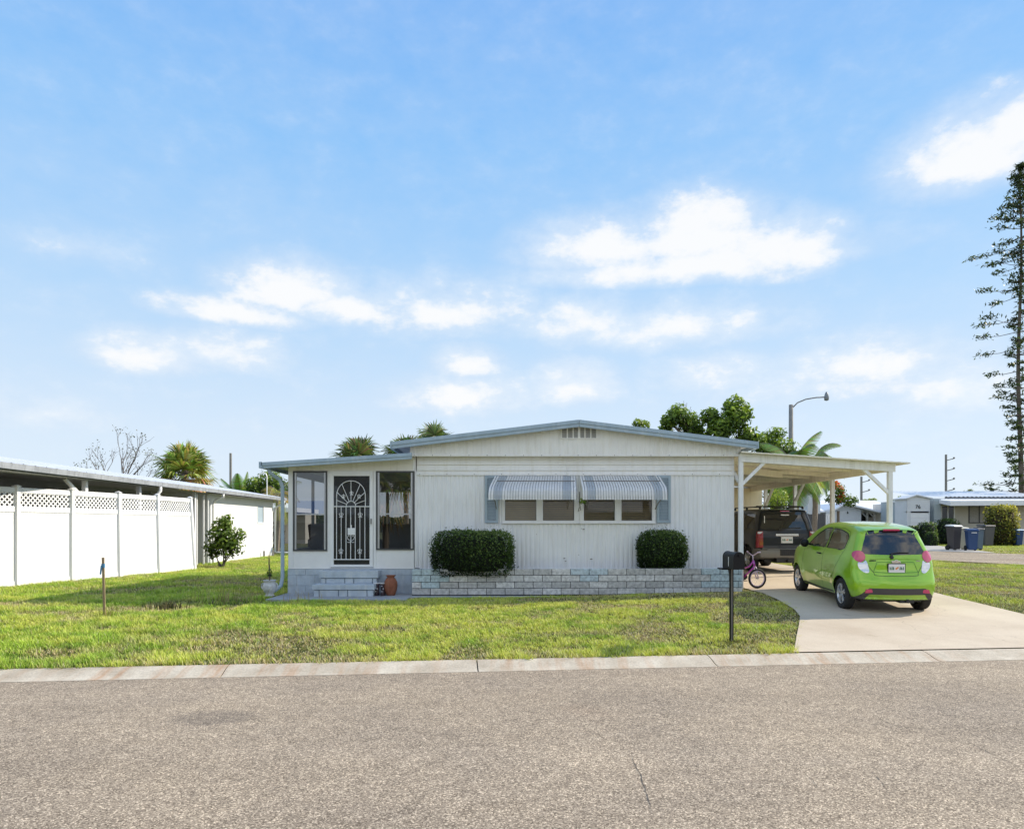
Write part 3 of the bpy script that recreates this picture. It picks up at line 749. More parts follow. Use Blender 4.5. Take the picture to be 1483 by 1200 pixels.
# left and rear porch walls
mb = MB(); yy = [15.65, 17.4, 19.1, 20.8, 22.5]
mb.box(PL, PL+.06, 15.65, 22.5, zf, 1.25); mb.box(PL, PL+.06, 15.65, 22.5, 2.95, 3.1)
for y in yy: mb.box(PL+.002, PL+.058, y-.04, y+.04, 1.25, 2.95)
mb.box(PL, XL, 22.5, 22.56, zf, 1.25); mb.box(PL, XL, 22.5, 22.56, 2.9, 3.3)
for x in (-4.9, -4.1, -3.2, -2.4): mb.box(x-.05, x+.05, 22.502, 22.558, 1.25, 2.9)
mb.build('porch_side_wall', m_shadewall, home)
mb = MB(); mb.box(PL+.06, XL, 15.66, 22.5, zf-.05, zf); mb.build('porch_floor', m_pathc, home)
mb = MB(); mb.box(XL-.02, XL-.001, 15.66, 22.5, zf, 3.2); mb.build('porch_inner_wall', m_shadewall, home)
# blue block foundation
mb = MB()
z = .15
cs = [.15, .42, .66, zf-.02]
for r_ in range(3):
    x = PL-.01-(.2 if r_ % 2 else 0)
    while x < XL:
        a, b_ = max(x, PL-.01), min(x+.41, XL)
        if b_-a > .03: mb.box(a+.004, b_-.004, HYF-.04, HYF+.12, cs[r_]+.005, cs[r_+1]-.005)
        x += .41
mb.box(PL, XL, HYF-.028, HYF+.1, .1, zf-.03); mb.box(PL-.01, PL+.1, HYF+.12, 22.5, .1, zf-.02)
mb.build('porch_foundation', m_bluewall, home)
# porch windows
def pwin(a, b_, t, bt, mid):
    X0, X1, Z0, Z1 = hx(a), hx(b_), hz(bt), hz(t); fr = MB(); w_ = .035
    fr.box(X0, X0+w_, HYF-.045, HYF, Z0, Z1); fr.box(X1-w_, X1, HYF-.045, HYF, Z0, Z1)
    fr.box(X0+w_, X1-w_, HYF-.045, HYF, Z0, Z0+w_); fr.box(X0+w_, X1-w_, HYF-.045, HYF, Z1-w_, Z1)
    pw = fr.build('porch_window', M_dkf, home)
    f2 = MB(); f2.box(X0+w_, X0+.075, HYF-.03, HYF+.002, Z0+w_, Z1-w_); f2.box(X1-.075, X1-w_, HYF-.03, HYF+.002, Z0+w_, Z1-w_); zm = hz(mid)
    f2.box(X0+.075, X1-.075, HYF-.028, HYF+.004, zm-.015, zm+.015); f2.build('sash', m_alum, pw)
    g_ = MB(); g_.add([(X0+.07, HYF-.012, Z0+w_), (X1-.07, HYF-.012, Z0+w_), (X1-.07, HYF-.008, Z1-w_), (X0+.07, HYF-.008, Z1-w_)], [(0, 1, 2, 3)])
    g_.build('pane', m_screen, pw)
M_dkf = M('dark_window_frame', (.06, .06, .065), .5)
pwin(425, 474.5, 682, 797.5, 744.5); pwin(545, 600, 682, 796, 744)
# storm door with wrought-iron style grille
def dx_(u): return hx(410+u/6)
def dz_(v): return hz(670+v/6)
fr = MB(); y0, y1 = HYF-.05, HYF
fr.box(dx_(412), dx_(443), y0, y1, dz_(905), dz_(72)); fr.box(dx_(755), dx_(784), y0, y1, dz_(905), dz_(72))
fr.box(dx_(443), dx_(755), y0, y1, dz_(115), dz_(72)); fr.box(dx_(443), dx_(755), y0, y1, dz_(905), dz_(882))
door = fr.build('storm_door', m_frame, home, bevel=.005)
g_ = MB(); g_.box(dx_(443), dx_(755), HYF-.02, HYF-.016, dz_(882), dz_(115)); g_.build('door_screen', m_scr, door)
gr = MB(); yg = HYF-.055; rt = .009
def gt(pts, r=rt, **k): gr.tube([(dx_(u), yg, dz_(v)) for u, v in pts], r, 6, **k)
for v in (380, 838): gt([(440, v), (758, v)], .012)
for u in (470, 510, 552, 592, 632, 672, 715): gt([(u, 380), (u, 838)], .0075 if u in (510, 672) else .009)
arc = [(595+124*math.cos(t), 283-126*math.sin(t)) for t in np.linspace(0, PI, 19)]
gt([(719, 380)]+arc+[(471, 380)])
arc2 = [(595+42*math.cos(t), 378-44*math.sin(t)) for t in np.linspace(0, PI, 11)]; gt(arc2)
for k in range(7):
    t = PI*(k+.5)/7 if False else PI*(.12+.76*k/6)
    u0, v0 = 595+42*math.cos(t), 375-44*math.sin(t)
    # meet the arch
    L_ = 60
    while True:
        u1, v1 = 595+L_*math.cos(t), 375-L_*math.sin(t)
        if abs(u1-595) > 122 or math.hypot(u1-595, min(0, v1-283)) > 124: break
        L_ += 2
    gt([(u0, v0), (u1, v1)], .0075)
def scroll(u, v, s=1.0):
    for sg in (-1, 1):
        gt([(u, v+12*s), (u+sg*8*s, v+10*s), (u+sg*16*s, v+2*s), (u+sg*18*s, v-8*s), (u+sg*12*s, v-14*s), (u+sg*7*s, v-9*s)], .006)
        gt([(u, v+14*s), (u+sg*9*s, v+22*s), (u+sg*17*s, v+18*s)], .006)
    gt([(u, v-24*s), (u, v+10*s)], .009)
for u, v in ((510, 452), (675, 452), (508, 765), (670, 765)): scroll(u, v)
for u, v in ((530, 292), (600, 265), (665, 292)): scroll(u, v, .8)
scroll(594, 655, 1.7)
gr.build('door_grille', m_frame, door)
mb = MB(); mb.box(dx_(567), dx_(630), yg-.02, yg+.01, dz_(626), dz_(566)); mb.tube([(dx_(596), yg, dz_(566)), (dx_(596), yg, dz_(540))], .018, 8)
mb.build('door_plate', m_frame, door, bevel=.01)
mb = MB(); mb.box(dx_(764), dx_(774), y0-.03, y0, dz_(530), dz_(485)); mb.bar((dx_(769), y0-.04, dz_(490)), (dx_(769), y0-.04, dz_(530)), .015); mb.build('door_handle', m_pole, door)
# porch downspout
mb = MB()
mb.tube([(-5.45, 15.3, 3.06), (-5.42, 15.3, 2.97), (-5.36, 15.42, 2.9), (-5.26, 15.5, 2.82), (-5.21, 15.52, 2.66), (-5.21, 15.52, .62), (-5.24, 15.5, .42), (-5.34, 15.42, .32), (-5.45, 15.36, .29)], .042, 10)
mb.build('downspout', m_bluetrim, home, smooth=True)
# steps: painted blocks
mb = MB()
m_jointb = M('blue_joint', (.10, .13, .17), .9)
def step(x0, x1, y0, y1, ztop, zc, zbot):
    mb.box(x0-.03, x1+.03, y0-.02, y1, zc, ztop)
    x = x0; k = 0
    while x < x1-.02:
        w_ = (.2, .42)[k % 2] if k else .12; b_ = min(x+w_, x1)
        mb.box(x+.007, b_-.007, y0, y1-.01, zbot, zc-.012); x = b_; k += 1
    mj = MB(); mj.box(x0+.01, x1-.01, y0+.014, y1-.012, zbot, zc); mj.build('step_joint', m_jointb, home)
step(hx(464, 15.2), hx(546, 15.2), 15.2, 15.56, .775, .62, .5)
step(hx(455, 14.9), hx(541, 14.9), 14.85, 15.55, .50, .39, .24)
mb.build('porch_steps', m_bluewall, home, bevel=.008)
# seen through the glass: two armchairs and a hanging flower pot
def armchair(x, y, rz_, label):
    t = thing('armchair', label, 'armchair', (x, y, zf), rz_, world=False)
    a = MB(); a.box(-.36, .36, -.35, .3, .15, .45); a.build('seat', m_chair, t, bevel=.05)
    a = MB(); a.prism([(.24, .3), (.40, .3), (.50, 1.0), (.38, 1.02)], -.36, .36, 'yz'); a.build('backrest', m_chair, t, bevel=.04)
    for s in (-1, 1):
        a = MB(); a.box(s*.44-.08, s*.44+.08, -.35, .35, .1, .64); a.build('armrest', m_chair, t, bevel=.04)
m_chair = M('dark_upholstery', (.07, .045, .04), .8)
armchair(-4.55, 17.3, 2.6, 'dark armchair behind the left porch window'); armchair(-3.0, 17.6, 3.4, 'dark armchair behind the right porch window')

# ------------------------------------------------------------ planter wall
pt = thing('brick_planter', 'long low planter of grey painted blocks along the foot of the home', 'planter', (1.4, 15.1, .25))
m_block, nt, b = base('planter_block')
at = nt.add('ShaderNodeAttribute', attribute_name='col'); geo = nt.add('ShaderNodeNewGeometry')
_, cr = noise_col(nt, (.66, .66, .66), (1.12, 1.12, 1.12), 14, 7, .34, .6, geo.outputs['Position'])
nt.link(mixc(nt, at.outputs['Color'], cr.outputs['Color'], 1.0, 'MULTIPLY'), b.inputs['Base Color']); b.inputs['Roughness'].default_value = .85
bn = nt.add('ShaderNodeTexNoise'); bn.inputs['Scale'].default_value = 45; bn.inputs['Detail'].default_value = 5; nt.link(geo.outputs['Position'], bn.inputs['Vector'])
bp = nt.add('ShaderNodeBump'); bp.inputs['Strength'].default_value = .5; bp.inputs['Distance'].default_value = .01; nt.link(bn.outputs['Fac'], bp.inputs['Height']); nt.link(bp.outputs['Normal'], b.inputs['Normal'])
mb = MB(); cols = []; P0, P1 = -2.20, 5.06
hts = [.26, .405, .545, .69, .832]
for r_ in range(4):
    x = P0-(.205 if r_ % 2 else 0)
    while x < P1:
        a, b_ = max(x, P0), min(x+.41, P1)
        if b_-a > .03:
            z0, z1 = hts[r_]+.02*(a+2.2)/7.3, hts[r_+1]+.02*(a+2.2)/7.3
            dy = random.uniform(-.004, .004); mb.box(a+.006, b_-.006, 15.0+dy, 15.1, z0+.006, z1-.006)
            g0 = random.uniform(.44, .68); c_ = (g0, g0*.98, g0*.96)
            if r_ >= 2 and (1.1 < a < 2.0 and (r_ == 3 or a < 1.6)): c_ = (.52, .60, .65)
            if a < -1.6 or a > 4.0:
                if r_ >= 2 or random.random() < .3: c_ = (.46, .55, .59)
            cols += [c_]*8
        x += .41
blk = MB(); blk.v = mb.v; blk.f = mb.f; blk.mi = mb.mi
o = blk.build('block_wall', m_block, pt, bevel=.005)
a_ = o.data.attributes.new('col', 'FLOAT_COLOR', 'POINT'); c4 = np.ones((len(cols), 4), np.float32); c4[:, :3] = np.array(cols); a_.data.foreach_set('color', c4.ravel())
mb = MB(); mb.box(P0+.005, P1-.005, 15.028, 15.09, .2, .825); mb.box(P0, P0+.1, 15.1, 15.55, .2, .82); mb.box(P1-.1, P1, 15.1, 15.55, .2, .84)
mb.build('mortar', M('mortar', (.05, .05, .05), .95), pt)
mb = MB(); mb.box(P0+.1, P1-.1, 15.1, 15.57, .2, .80); mb.build('soil', m_soil, pt)

# ------------------------------------------------------------ carport
cp = thing('carport', 'white timber and metal carport with braced posts right of the home', 'carport', (6.8, 19, .35))
def cz_(x): return 3.43-(x-5.16)*.066
CR = 8.86
mb = MB(); n = 24
vs = []; nx = 46
for i in range(nx+1):
    x = 5.10+(CR-5.10)*i/nx
    for y in (15.2, 24.6): vs.append((x, y, cz_(x)+.004*(i % 2)))
    for y in (15.2, 24.6): vs.append((x, y, cz_(x)-.025+.004*(i % 2)))
fs = []
for i in range(nx):
    o_ = 4*i; fs += [(o_, o_+4, o_+5, o_+1), (o_+2, o_+3, o_+7, o_+6), (o_, o_+2, o_+6, o_+4), (o_+1, o_+5, o_+7, o_+3)]
mb.add(vs, fs); mb.build('roof_sheet', m_cpceil, cp)
mb = MB()  # front fascia beam
for (yb, x0, x1, h, th) in ((15.36, 5.14, 8.62, .19, .05),):
    mb.hexa([(x0, yb, cz_(x0)-.02-h), (x1, yb, cz_(x1)-.02-h), (x1, yb+th, cz_(x1)-.02-h), (x0, yb+th, cz_(x0)-.02-h), (x0, yb, cz_(x0)-.027), (x1, yb, cz_(x1)-.027), (x1, yb+th, cz_(x1)-.027), (x0, yb+th, cz_(x0)-.027)])
mb.build('front_beam', m_cppaint, cp, bevel=.004)
mb = MB(); mb.box(8.44, 8.58, 15.42, 24.5, cz_(8.5)-.2, cz_(8.5)-.03); mb.build('side_beam', m_cpceil, cp)
for y in (17.0, 18.2, 19.4, 20.6, 22.4):
    mb = MB(); big = y in (18.2, 20.6); h = .07 if not big else .10
    x0, x1 = 5.1, 8.44
    mb.hexa([(x0, y, cz_(x0)-.03-h), (x1, y, cz_(x1)-.03-h), (x1, y+.05, cz_(x1)-.03-h), (x0, y+.05, cz_(x0)-.03-h), (x0, y, cz_(x0)-.03), (x1, y, cz_(x1)-.03), (x1, y+.05, cz_(x1)-.03), (x0, y+.05, cz_(x0)-.03)])
    mb.build('rafter', m_cpceil, cp)
mb = MB(); mb.hexa([(5.9, 17.6, 3.14), (6.0, 17.6, 3.14), (7.2, 18.2, 3.06), (7.1, 18.2, 3.06), (5.9, 17.6, 3.30), (6.0, 17.6, 3.30), (7.2, 18.2, 3.22), (7.1, 18.2, 3.22)]); mb.build('ceiling_board', m_cpceil, cp)
for (x, y) in ((5.16, 15.42), (8.52, 15.42), (8.53, 18.2), (8.53, 20.6), (8.53, 23.0)):
    mb = MB(); mb.box(x-.047, x+.047, y-.047, y+.047, G(x, y)-.02, cz_(x)-.03-(.0 if y > 16 else .0)); mb.build('post', m_cppaint, cp, bevel=.004)
def brace(p, q): b__ = MB(); b__.bar(p, q, .07, .07, (0, 1, 0)); b__.build('brace', m_cppaint, cp, bevel=.003)
brace((5.19, 15.42, 2.72), (5.74, 15.42, 3.26)); brace((8.49, 15.42, 2.52), (7.86, 15.42, 3.12)); brace((5.13, 15.46, 2.78), (5.05, 15.9, 3.2))
brace((8.53, 20.56, 2.55), (8.53, 20.0, 3.02)); brace((8.53, 22.95, 2.5), (8.53, 22.4, 2.98))
# shed at the back of the carport
sh = thing('utility_shed', 'cream painted shed closing the back of the carport', 'shed', (7, 25.5, .5))
mb = MB(); mb.box(5.1, 8.85, 24.2, 27.5, .3, 3.12); mb.build('wall', m_yellowwall, sh)
mb = MB(); mb.box(5.05, 8.95, 24.62, 27.7, 3.13, 3.2); mb.build('roof', m_roof, sh)
mb = MB(); mb.box(5.3, 6.9, 24.14, 24.2, 2.38, 2.42); mb.box(7.0, 7.9, 24.17, 24.2, .5, 2.5); mb.build('door', m_yellowwall, sh)
# ------------------------------------------------------------ vehicles: lofted implicit bodies
def catmull(P, n=6, closed=True):
    P = [np.array(p, float) for p in P]; N = len(P); out = []
    for i in range(N if closed else N-1):
        p0, p1, p2, p3 = P[(i-1) % N], P[i], P[(i+1) % N], P[(i+2) % N]
        if not closed: p0 = P[max(i-1, 0)]; p3 = P[min(i+2, N-1)]
        for k in range(n):
            t = k/n
            out.append(.5*((2*p1)+(-p0+p2)*t+(2*p0-5*p1+4*p2-p3)*t*t+(-p0+3*p1-3*p2+p3)*t**3))
    if not closed: out.append(P[-1])
    return np.array(out)
def poly_sdf(px, pz, poly):
    A = poly; B = np.roll(poly, -1, 0); best = np.full(px.shape, 1e9); ins = np.zeros(px.shape, bool)
    for (ax, az_), (bx, bz) in zip(A, B):
        ex, ez = bx-ax, bz-az_; wx, wz = px-ax, pz-az_
        t = np.clip((wx*ex+wz*ez)/(ex*ex+ez*ez+1e-12), 0, 1)
        best = np.minimum(best, (wx-ex*t)**2+(wz-ez*t)**2)
        c = ((az_ <= pz) & (bz > pz)) | ((az_ > pz) & (bz <= pz))
        with np.errstate(divide='ignore', invalid='ignore'): xi = ax+(pz-az_)/(bz-az_+1e-15)*ex
        ins ^= c & (px < xi)
    return np.where(ins, -1, 1)*np.sqrt(best)
def poly_near(px, pz, poly, closed=True):
    """nearest boundary point"""
    A = poly; B = np.roll(poly, -1, 0)
    if not closed: A, B = A[:-1], B[:-1]
    best = np.full(px.shape, 1e9); nx_ = px.copy(); nz_ = pz.copy()
    for (ax, az_), (bx, bz) in zip(A, B):
        ex, ez = bx-ax, bz-az_; t = np.clip(((px-ax)*ex+(pz-az_)*ez)/(ex*ex+ez*ez+1e-12), 0, 1)
        qx, qz = ax+ex*t, az_+ez*t; d = (px-qx)**2+(pz-qz)**2; m = d < best
        best = np.where(m, d, best); nx_ = np.where(m, qx, nx_); nz_ = np.where(m, qz, nz_)
    return np.sqrt(best), nx_, nz_
def smax(a, b, k):
    h = np.clip(.5+.5*(a-b)/k, 0, 1); return b*(1-h)+a*h+k*h*(1-h)
class Body:
    """x = 0 at the rear, y to the car's left positive, z up"""
    def __init__(s, prof, hw, L, rear, front, curv, k, wheels, zc, core, zr=(.12, 1.7), smooth=6, bulge=None, crown=(.05, 1.1, 1.45)):
        s.poly = catmull(prof, smooth); s.hwz = [h[0] for h in hw]; s.hwv = [h[1] for h in hw]; s.L = L
        s.rear = rear; s.front = front; s.curv = curv; s.k = k; s.wheels = wheels; s.zc = zc; s.core = core; s.zr = zr; s.bulge = bulge; s.crown = crown
        hwc = catmull(list(zip(s.hwz, s.hwv)), 5, False); s.hz = hwc[:, 0]; s.hv = hwc[:, 1]
    def f(s, x, y, z):
        ya = np.abs(y)/.8; e = (x-s.L/2)/(s.L/2)
        xe = x+np.where(e < 0, -s.curv[0], s.curv[1])*ya**2.2*np.abs(e)**1.5
        ze = z+s.crown[0]*(ya**2)*ss(s.crown[1], s.crown[2], z)
        a = poly_sdf(xe, ze, s.poly)
        w = np.interp(z, s.hz, s.hv)
        w = w*(1-s.rear[0]*np.clip((s.rear[1]-x)/s.rear[1], 0, 1)**2.3-s.front[0]*np.clip((x-s.front[1])/(s.L-s.front[1]), 0, 1)**2.3)
        if s.bulge:
            for wx_, r in s.wheels:
                d = np.sqrt((x-wx_)**2+(z-.3)**2); w = w+s.bulge*np.exp(-((d-r-.03)/.11)**2)*(z > .1)
        return smax(a, np.abs(y)-w, s.k)
    def solve(s, Q, Cc):
        lo = np.zeros(len(Q)); hi = np.ones(len(Q))   # t=0 at core (inside), 1 at Q (outside)
        for _ in range(22):
            m = (lo+hi)/2; P = Cc+(Q-Cc)*m[:, None]; v = s.f(P[:, 0], P[:, 1], P[:, 2]); i = v < 0
            lo = np.where(i, m, lo); hi = np.where(i, hi, m)
        return Cc+(Q-Cc)*((lo+hi)/2)[:, None]
    def surf(s, h):
        x0, x1, y0, y1, z0, z1 = -.12, s.L+.12, -1.1, 1.1, s.zr[0]-.1, s.zr[1]+.15
        nx, ny, nz = int((x1-x0)/h), int(1.8/h), int((z1-z0)/h)
        xs, ys, zs = np.linspace(x0, x1, nx+1), np.linspace(y0, y1, ny+1), np.linspace(z0, z1, nz+1)
        V = []; Fs = []; key = {}; o = 0
        def grid(A, B, mk):
            nonlocal o
            a, b = np.meshgrid(A, B, indexing='ij'); P = mk(a.ravel(), b.ravel()); V.append(P)
            n1, n2 = len(A), len(B); i = (np.arange(n1-1)[:, None]*n2+np.arange(n2-1)[None]).ravel()+o
            Fs.append(np.stack([i, i+n2, i+n2+1, i+1], 1)); o += len(P)
        for sy in (y0, y1): grid(xs, zs, lambda a, b: np.stack([a, np.full_like(a, sy), b], 1))
        grid(xs, ys, lambda a, b: np.stack([a, b, np.full_like(a, z1)], 1))
        grid(xs, ys, lambda a, b: np.stack([a, b, np.full_like(a, z0)], 1))
        for sx in (x0, x1): grid(ys, zs, lambda a, b: np.stack([np.full_like(a, sx), a, b], 1))
        Q = np.concatenate(V); Fc = np.concatenate(Fs)
        Cc = np.stack([np.clip(Q[:, 0], s.core[0], s.core[1]), np.zeros(len(Q)), np.full(len(Q), s.zc)], 1)
        P = s.solve(Q, Cc)
        # weld
        kq = np.round(Q*1e4).astype(np.int64); _, first, inv = np.unique(kq, axis=0, return_index=True, return_inverse=True)
        inv = inv.ravel(); P = P[first]; Fc = inv[Fc]
        s.P = P; s.F = Fc; s.h = h; s.N = s.normals(P); return s
    def normals(s, P):
        e = 2e-3; g = np.stack([s.f(P[:, 0]+(e if i == 0 else 0), P[:, 1]+(e if i == 1 else 0), P[:, 2]+(e if i == 2 else 0))-s.f(P[:, 0]-(e if i == 0 else 0), P[:, 1]-(e if i == 1 else 0), P[:, 2]-(e if i == 2 else 0)) for i in range(3)], 1)
        return g/(np.linalg.norm(g, axis=1, keepdims=True)+1e-12)
    def side_y(s, x, z, sg=1):
        x = np.atleast_1d(np.array(x, float)); z = np.atleast_1d(np.array(z, float))
        Q = np.stack([x, np.full_like(x, 1.3*sg), z], 1); Cc = np.stack([x, np.zeros_like(x), z], 1)
        return s.solve(Q, Cc)
    def end_x(s, y, z, front=False):
        y = np.atleast_1d(np.array(y, float)); z = np.atleast_1d(np.array(z, float))
        Q = np.stack([np.full_like(y, s.L+.3 if front else -.3), y, z], 1); Cc = np.stack([np.full_like(y, s.L*.5), y, z], 1)
        return s.solve(Q, Cc)
    def snap(s, poly, view, cond, closed=True):
        """pull nearby mesh vertices onto the outline so part edges are crisp"""
        P = s.P; m = cond(P, s.N); idx = np.where(m)[0]
        a = P[idx, 0 if view == 'side' else 1]; b = P[idx, 2]
        d, qa, qb = poly_near(a, b, np.array(poly, float), closed)
        g = d < s.h*.62; idx = idx[g]
        P[idx, 0 if view == 'side' else 1] = qa[g]; P[idx, 2] = qb[g]
    def part(s, name, mask, mat, parent, push=0):
        Fm = s.F[mask]
        if len(Fm) == 0: return None
        u, inv = np.unique(Fm, return_inverse=True); P = s.P[u]+s.N[u]*push; Fn = inv.reshape(Fm.shape)
        # orient outward
        a = P[Fn[:, 2]]-P[Fn[:, 0]]; b = P[Fn[:, 3]]-P[Fn[:, 1]]; c = np.cross(a, b); n = s.N[u][Fn[:, 0]]
        fl = (c*n).sum(1) < 0; Fn[fl] = Fn[fl][:, ::-1]
        ok = np.linalg.norm(c, axis=1) > 1e-9; Fn = Fn[ok]
        o = npmesh(name, P, Fn, None, mat, parent, True)
        try: o.data.normals_split_custom_set_from_vertices([tuple(v) for v in s.N[u]])
        except Exception: pass
        return o
def inpoly(px, pz, poly): return poly_sdf(px, pz, np.array(poly, float)) < 0
def ribbon(body, pts, view, parent, name, mat, w=.004, push=.0015, sg=1):
    """shut line: a narrow strip lying on the body"""
    P = []
    pts = np.array(pts, float); seg = []
    for a, b_ in zip(pts[:-1], pts[1:]):
        n = max(1, int(np.hypot(*(b_-a))/.03)); seg += [a+(b_-a)*k/n for k in range(n)]
    seg.append(pts[-1]); seg = np.array(seg)
    S = body.side_y(seg[:, 0], seg[:, 1], sg) if view == 'side' else body.end_x(seg[:, 0], seg[:, 1])
    Nn = body.normals(S); S = S+Nn*push
    T = np.gradient(S, axis=0); T /= np.linalg.norm(T, axis=1, keepdims=True)+1e-9
    B = np.cross(T, Nn); V = np.stack([S-B*w, S+B*w], 1).reshape(-1, 3); n = len(S)
    i = np.arange(n-1)*2; Fc = np.stack([i, i+1, i+3, i+2], 1)
    return npmesh(name, V, Fc, None, mat, parent, True)
def wheel(parent, x, y, r, wdt, rr, sg, rimmat, spokes=5):
    """tyre + rim; sg = +1 when the outer face looks to +y"""
    t = MB(); h = wdt/2
    prof = [(rr*.96, -h*.9), (r*.86, -h), (r*.955, -h*.93), (r*.99, -h*.7), (r, -h*.3), (r, h*.3), (r*.99, h*.7), (r*.955, h*.93), (r*.86, h), (rr*.98, h*.9), (rr*.94, h*.6), (rr*.94, -h*.9)]
    t.lathe(prof, (x, y, r), 'y', 40)
    for k in (-.45, 0, .45): t.lathe([(r*1.001, h*k-.004), (r*1.002, h*k), (r*1.001, h*k+.004)], (x, y, r), 'y', 40)
    ty = t.build('wheel', m_tyre, parent, smooth=True)
    q = MB(); yo = y+sg*h*.62
    q.lathe([(rr*.97, sg*h*.92), (rr*.93, sg*h*.86), (rr*.88, sg*h*.5), (rr*.86, -sg*h*.2), (0, -sg*h*.25)], (x, y, r), 'y', 40)
    q.lathe([(.052, sg*h*.2), (.05, sg*h*.72), (.02, sg*h*.78), (0, sg*h*.78)], (x, y, r), 'y', 16)
    for k in range(spokes):
        for dlt in (-.16, .16):
            a = 2*PI*k/spokes+.3+dlt; a0 = 2*PI*k/spokes+.3+dlt*.35
            q.bar((x+.035*math.cos(a0), y+sg*h*.66, r+.035*math.sin(a0)), (x+rr*.9*math.cos(a), y+sg*h*.74, r+rr*.9*math.sin(a)), .034, .03, (0, 1, 0))
    rm = q.build('rim', rimmat, ty, smooth=False, bevel=.003)
    q = MB(); q.lathe([(rr*.8, sg*h*.05), (0, sg*h*.05)], (x, y, r), 'y', 24); q.build('brake_disc', M_brake, ty)
    return ty
def arch_liner(cx_, r, s_, zc_, yo, zmin, parent):
    mb = MB(); vs = []; a0 = math.asin(max(-1, (zmin-zc_)/r)); T = np.linspace(a0, PI-a0, 20)
    for t in T:
        for y in (s_*.42, s_*yo): vs.append((cx_+r*math.cos(t), y, zc_+r*math.sin(t)))
    n = len(T); fs = [(2*i, 2*i+1, 2*i+3, 2*i+2) for i in range(n-1)]+[tuple(2*i for i in range(n))]
    mb.add(vs, fs); return mb.build('wheel_arch', m_plast, parent, fix=False)
M_brake = M('brake_dark', (.03, .03, .03), .6)  # even near-black for the discs behind the spokes

def car_paint(name, col, rough=.28, metal=.25, flake=.1):
    m, nt, b = base(name)
    b.inputs['Base Color'].default_value = rgb(col); b.inputs['Metallic'].default_value = metal; b.inputs['Roughness'].default_value = rough
    b.inputs['Coat Weight'].default_value = 1.0; b.inputs['Coat Roughness'].default_value = .02; b.inputs['Coat IOR'].default_value = 1.5
    geo = nt.add('ShaderNodeNewGeometry')
    tcn = nt.add('ShaderNodeTexCoord')
    no, cr = noise_col(nt, tuple(c*(1-flake) for c in col), tuple(min(1, c*(1+flake)) for c in col), 1.4, 6, .3, .7, tcn.outputs['Object'])
    # road dust low on the body
    sp_ = nt.add('ShaderNodeSeparateXYZ'); nt.link(tcn.outputs['Object'], sp_.inputs[0])
    mr = nt.add('ShaderNodeMapRange'); mr.inputs[1].default_value = .2; mr.inputs[2].default_value = .55; mr.inputs[3].default_value = .22; mr.inputs[4].default_value = 0; nt.link(sp_.outputs[2], mr.inputs[0])
    nt.link(mixc(nt, cr.outputs['Color'], (.22, .19, .14), mr.outputs[0]), b.inputs['Base Color'])
    return m
m_green = car_paint('lime_green_paint', (.26, .51, .010), metal=.2)
m_suv = car_paint('dark_grey_paint', (.008, .012, .018), metal=0)
for _n in m_suv.node_tree.nodes:
    if _n.type == 'MAP_RANGE': _n.inputs[3].default_value = .03
_b = m_suv.node_tree.nodes['Principled BSDF']; _b.inputs['Coat Weight'].default_value = .45; _b.inputs['Specular IOR Level'].default_value = .2
m_suvlow = M('silver_cladding', (.20, .195, .185), .45, .1, 6, metal=.2)
m_carglass, nt, b = base('car_glass'); b.inputs['Base Color'].default_value = (.012, .016, .022, 1); b.inputs['Roughness'].default_value = .015; b.inputs['Specular IOR Level'].default_value = .9
m_sideglass = M_glass('car_side_glass', (.20, .26, .23), .14)
m_plast = M('black_plastic', (.022, .022, .024), .55, .2, 12)
m_greyplast = M('grey_plastic', (.055, .05, .052), .55, .15, 12)
m_redl, nt, b = base('red_lens'); b.inputs['Base Color'].default_value = (.55, .05, .13, 1); b.inputs['Roughness'].default_value = .12; b.inputs['Coat Weight'].default_value = 1
b.inputs['Emission Color'].default_value = (.5, .05, .1, 1); b.inputs['Emission Strength'].default_value = .0
m_redd = M('dark_red_lens', (.30, .012, .02), .15, .3, 25, coat=.6)
m_clear = M('clear_lens', (.72, .74, .78), .1, .15, 30, metal=.4, coat=1)
m_seatc = M('car_seat_cloth', (.04, .045, .04), .8)

def plate_mesh(body, y0, z0, w_, h_, parent, frame=True, off=.012):
    xr = float(body.end_x([y0], [z0])[0, 0])
    xr = min(xr, float(body.end_x([y0-w_/2], [z0])[0, 0]), float(body.end_x([y0+w_/2], [z0+h_/2])[0, 0]))-off
    fr = MB(); fr.box(xr-.006, xr+.02, y0-w_/2-.014, y0+w_/2+.014, z0-h_/2-.012, z0+h_/2+.012)
    p = fr.build('licence_plate', m_black if frame else m_plwhite, parent, bevel=.004)
    q = MB(); q.box(xr-.0085, xr-.004, y0-w_/2, y0+w_/2, z0-h_/2, z0+h_/2); f_ = q.build('plate_face', m_plwhite, p)
    q = MB(); xx = xr-.0105
    # green serial strokes around an orange blossom
    for k, u in enumerate((-.40, -.30, -.20, .20, .30, .41)):
        yy = y0+u*w_; s_ = h_*.2; q.prism([(yy-.010, z0-s_), (yy+.010, z0-s_*.9), (yy+(.004, .010)[k % 2], z0+s_), (yy-.009, z0+s_*(.9, .5)[k % 2])], xx-.0005, xx+.0005, 'yz')
    q.build('plate_serial', m_plgreen, p)['kind'] = 'stuff'
    q = MB(); q.lathe([(.0, -.0105), (.018, -.0105), (.019, -.006)], (xr, y0+.005, z0-.005), 'x', 12); q.lathe([(.0, -.0105), (.014, -.0105), (.015, -.006)], (xr, y0-.02, z0+.012), 'x', 12); q.build('plate_emblem', m_plorange, p)
    return p
m_plwhite = M('plate_white', (.75, .76, .76), .4); m_plgreen = M('plate_green', (.05, .16, .10), .5); m_plorange = M('plate_orange', (.75, .25, .05), .5)

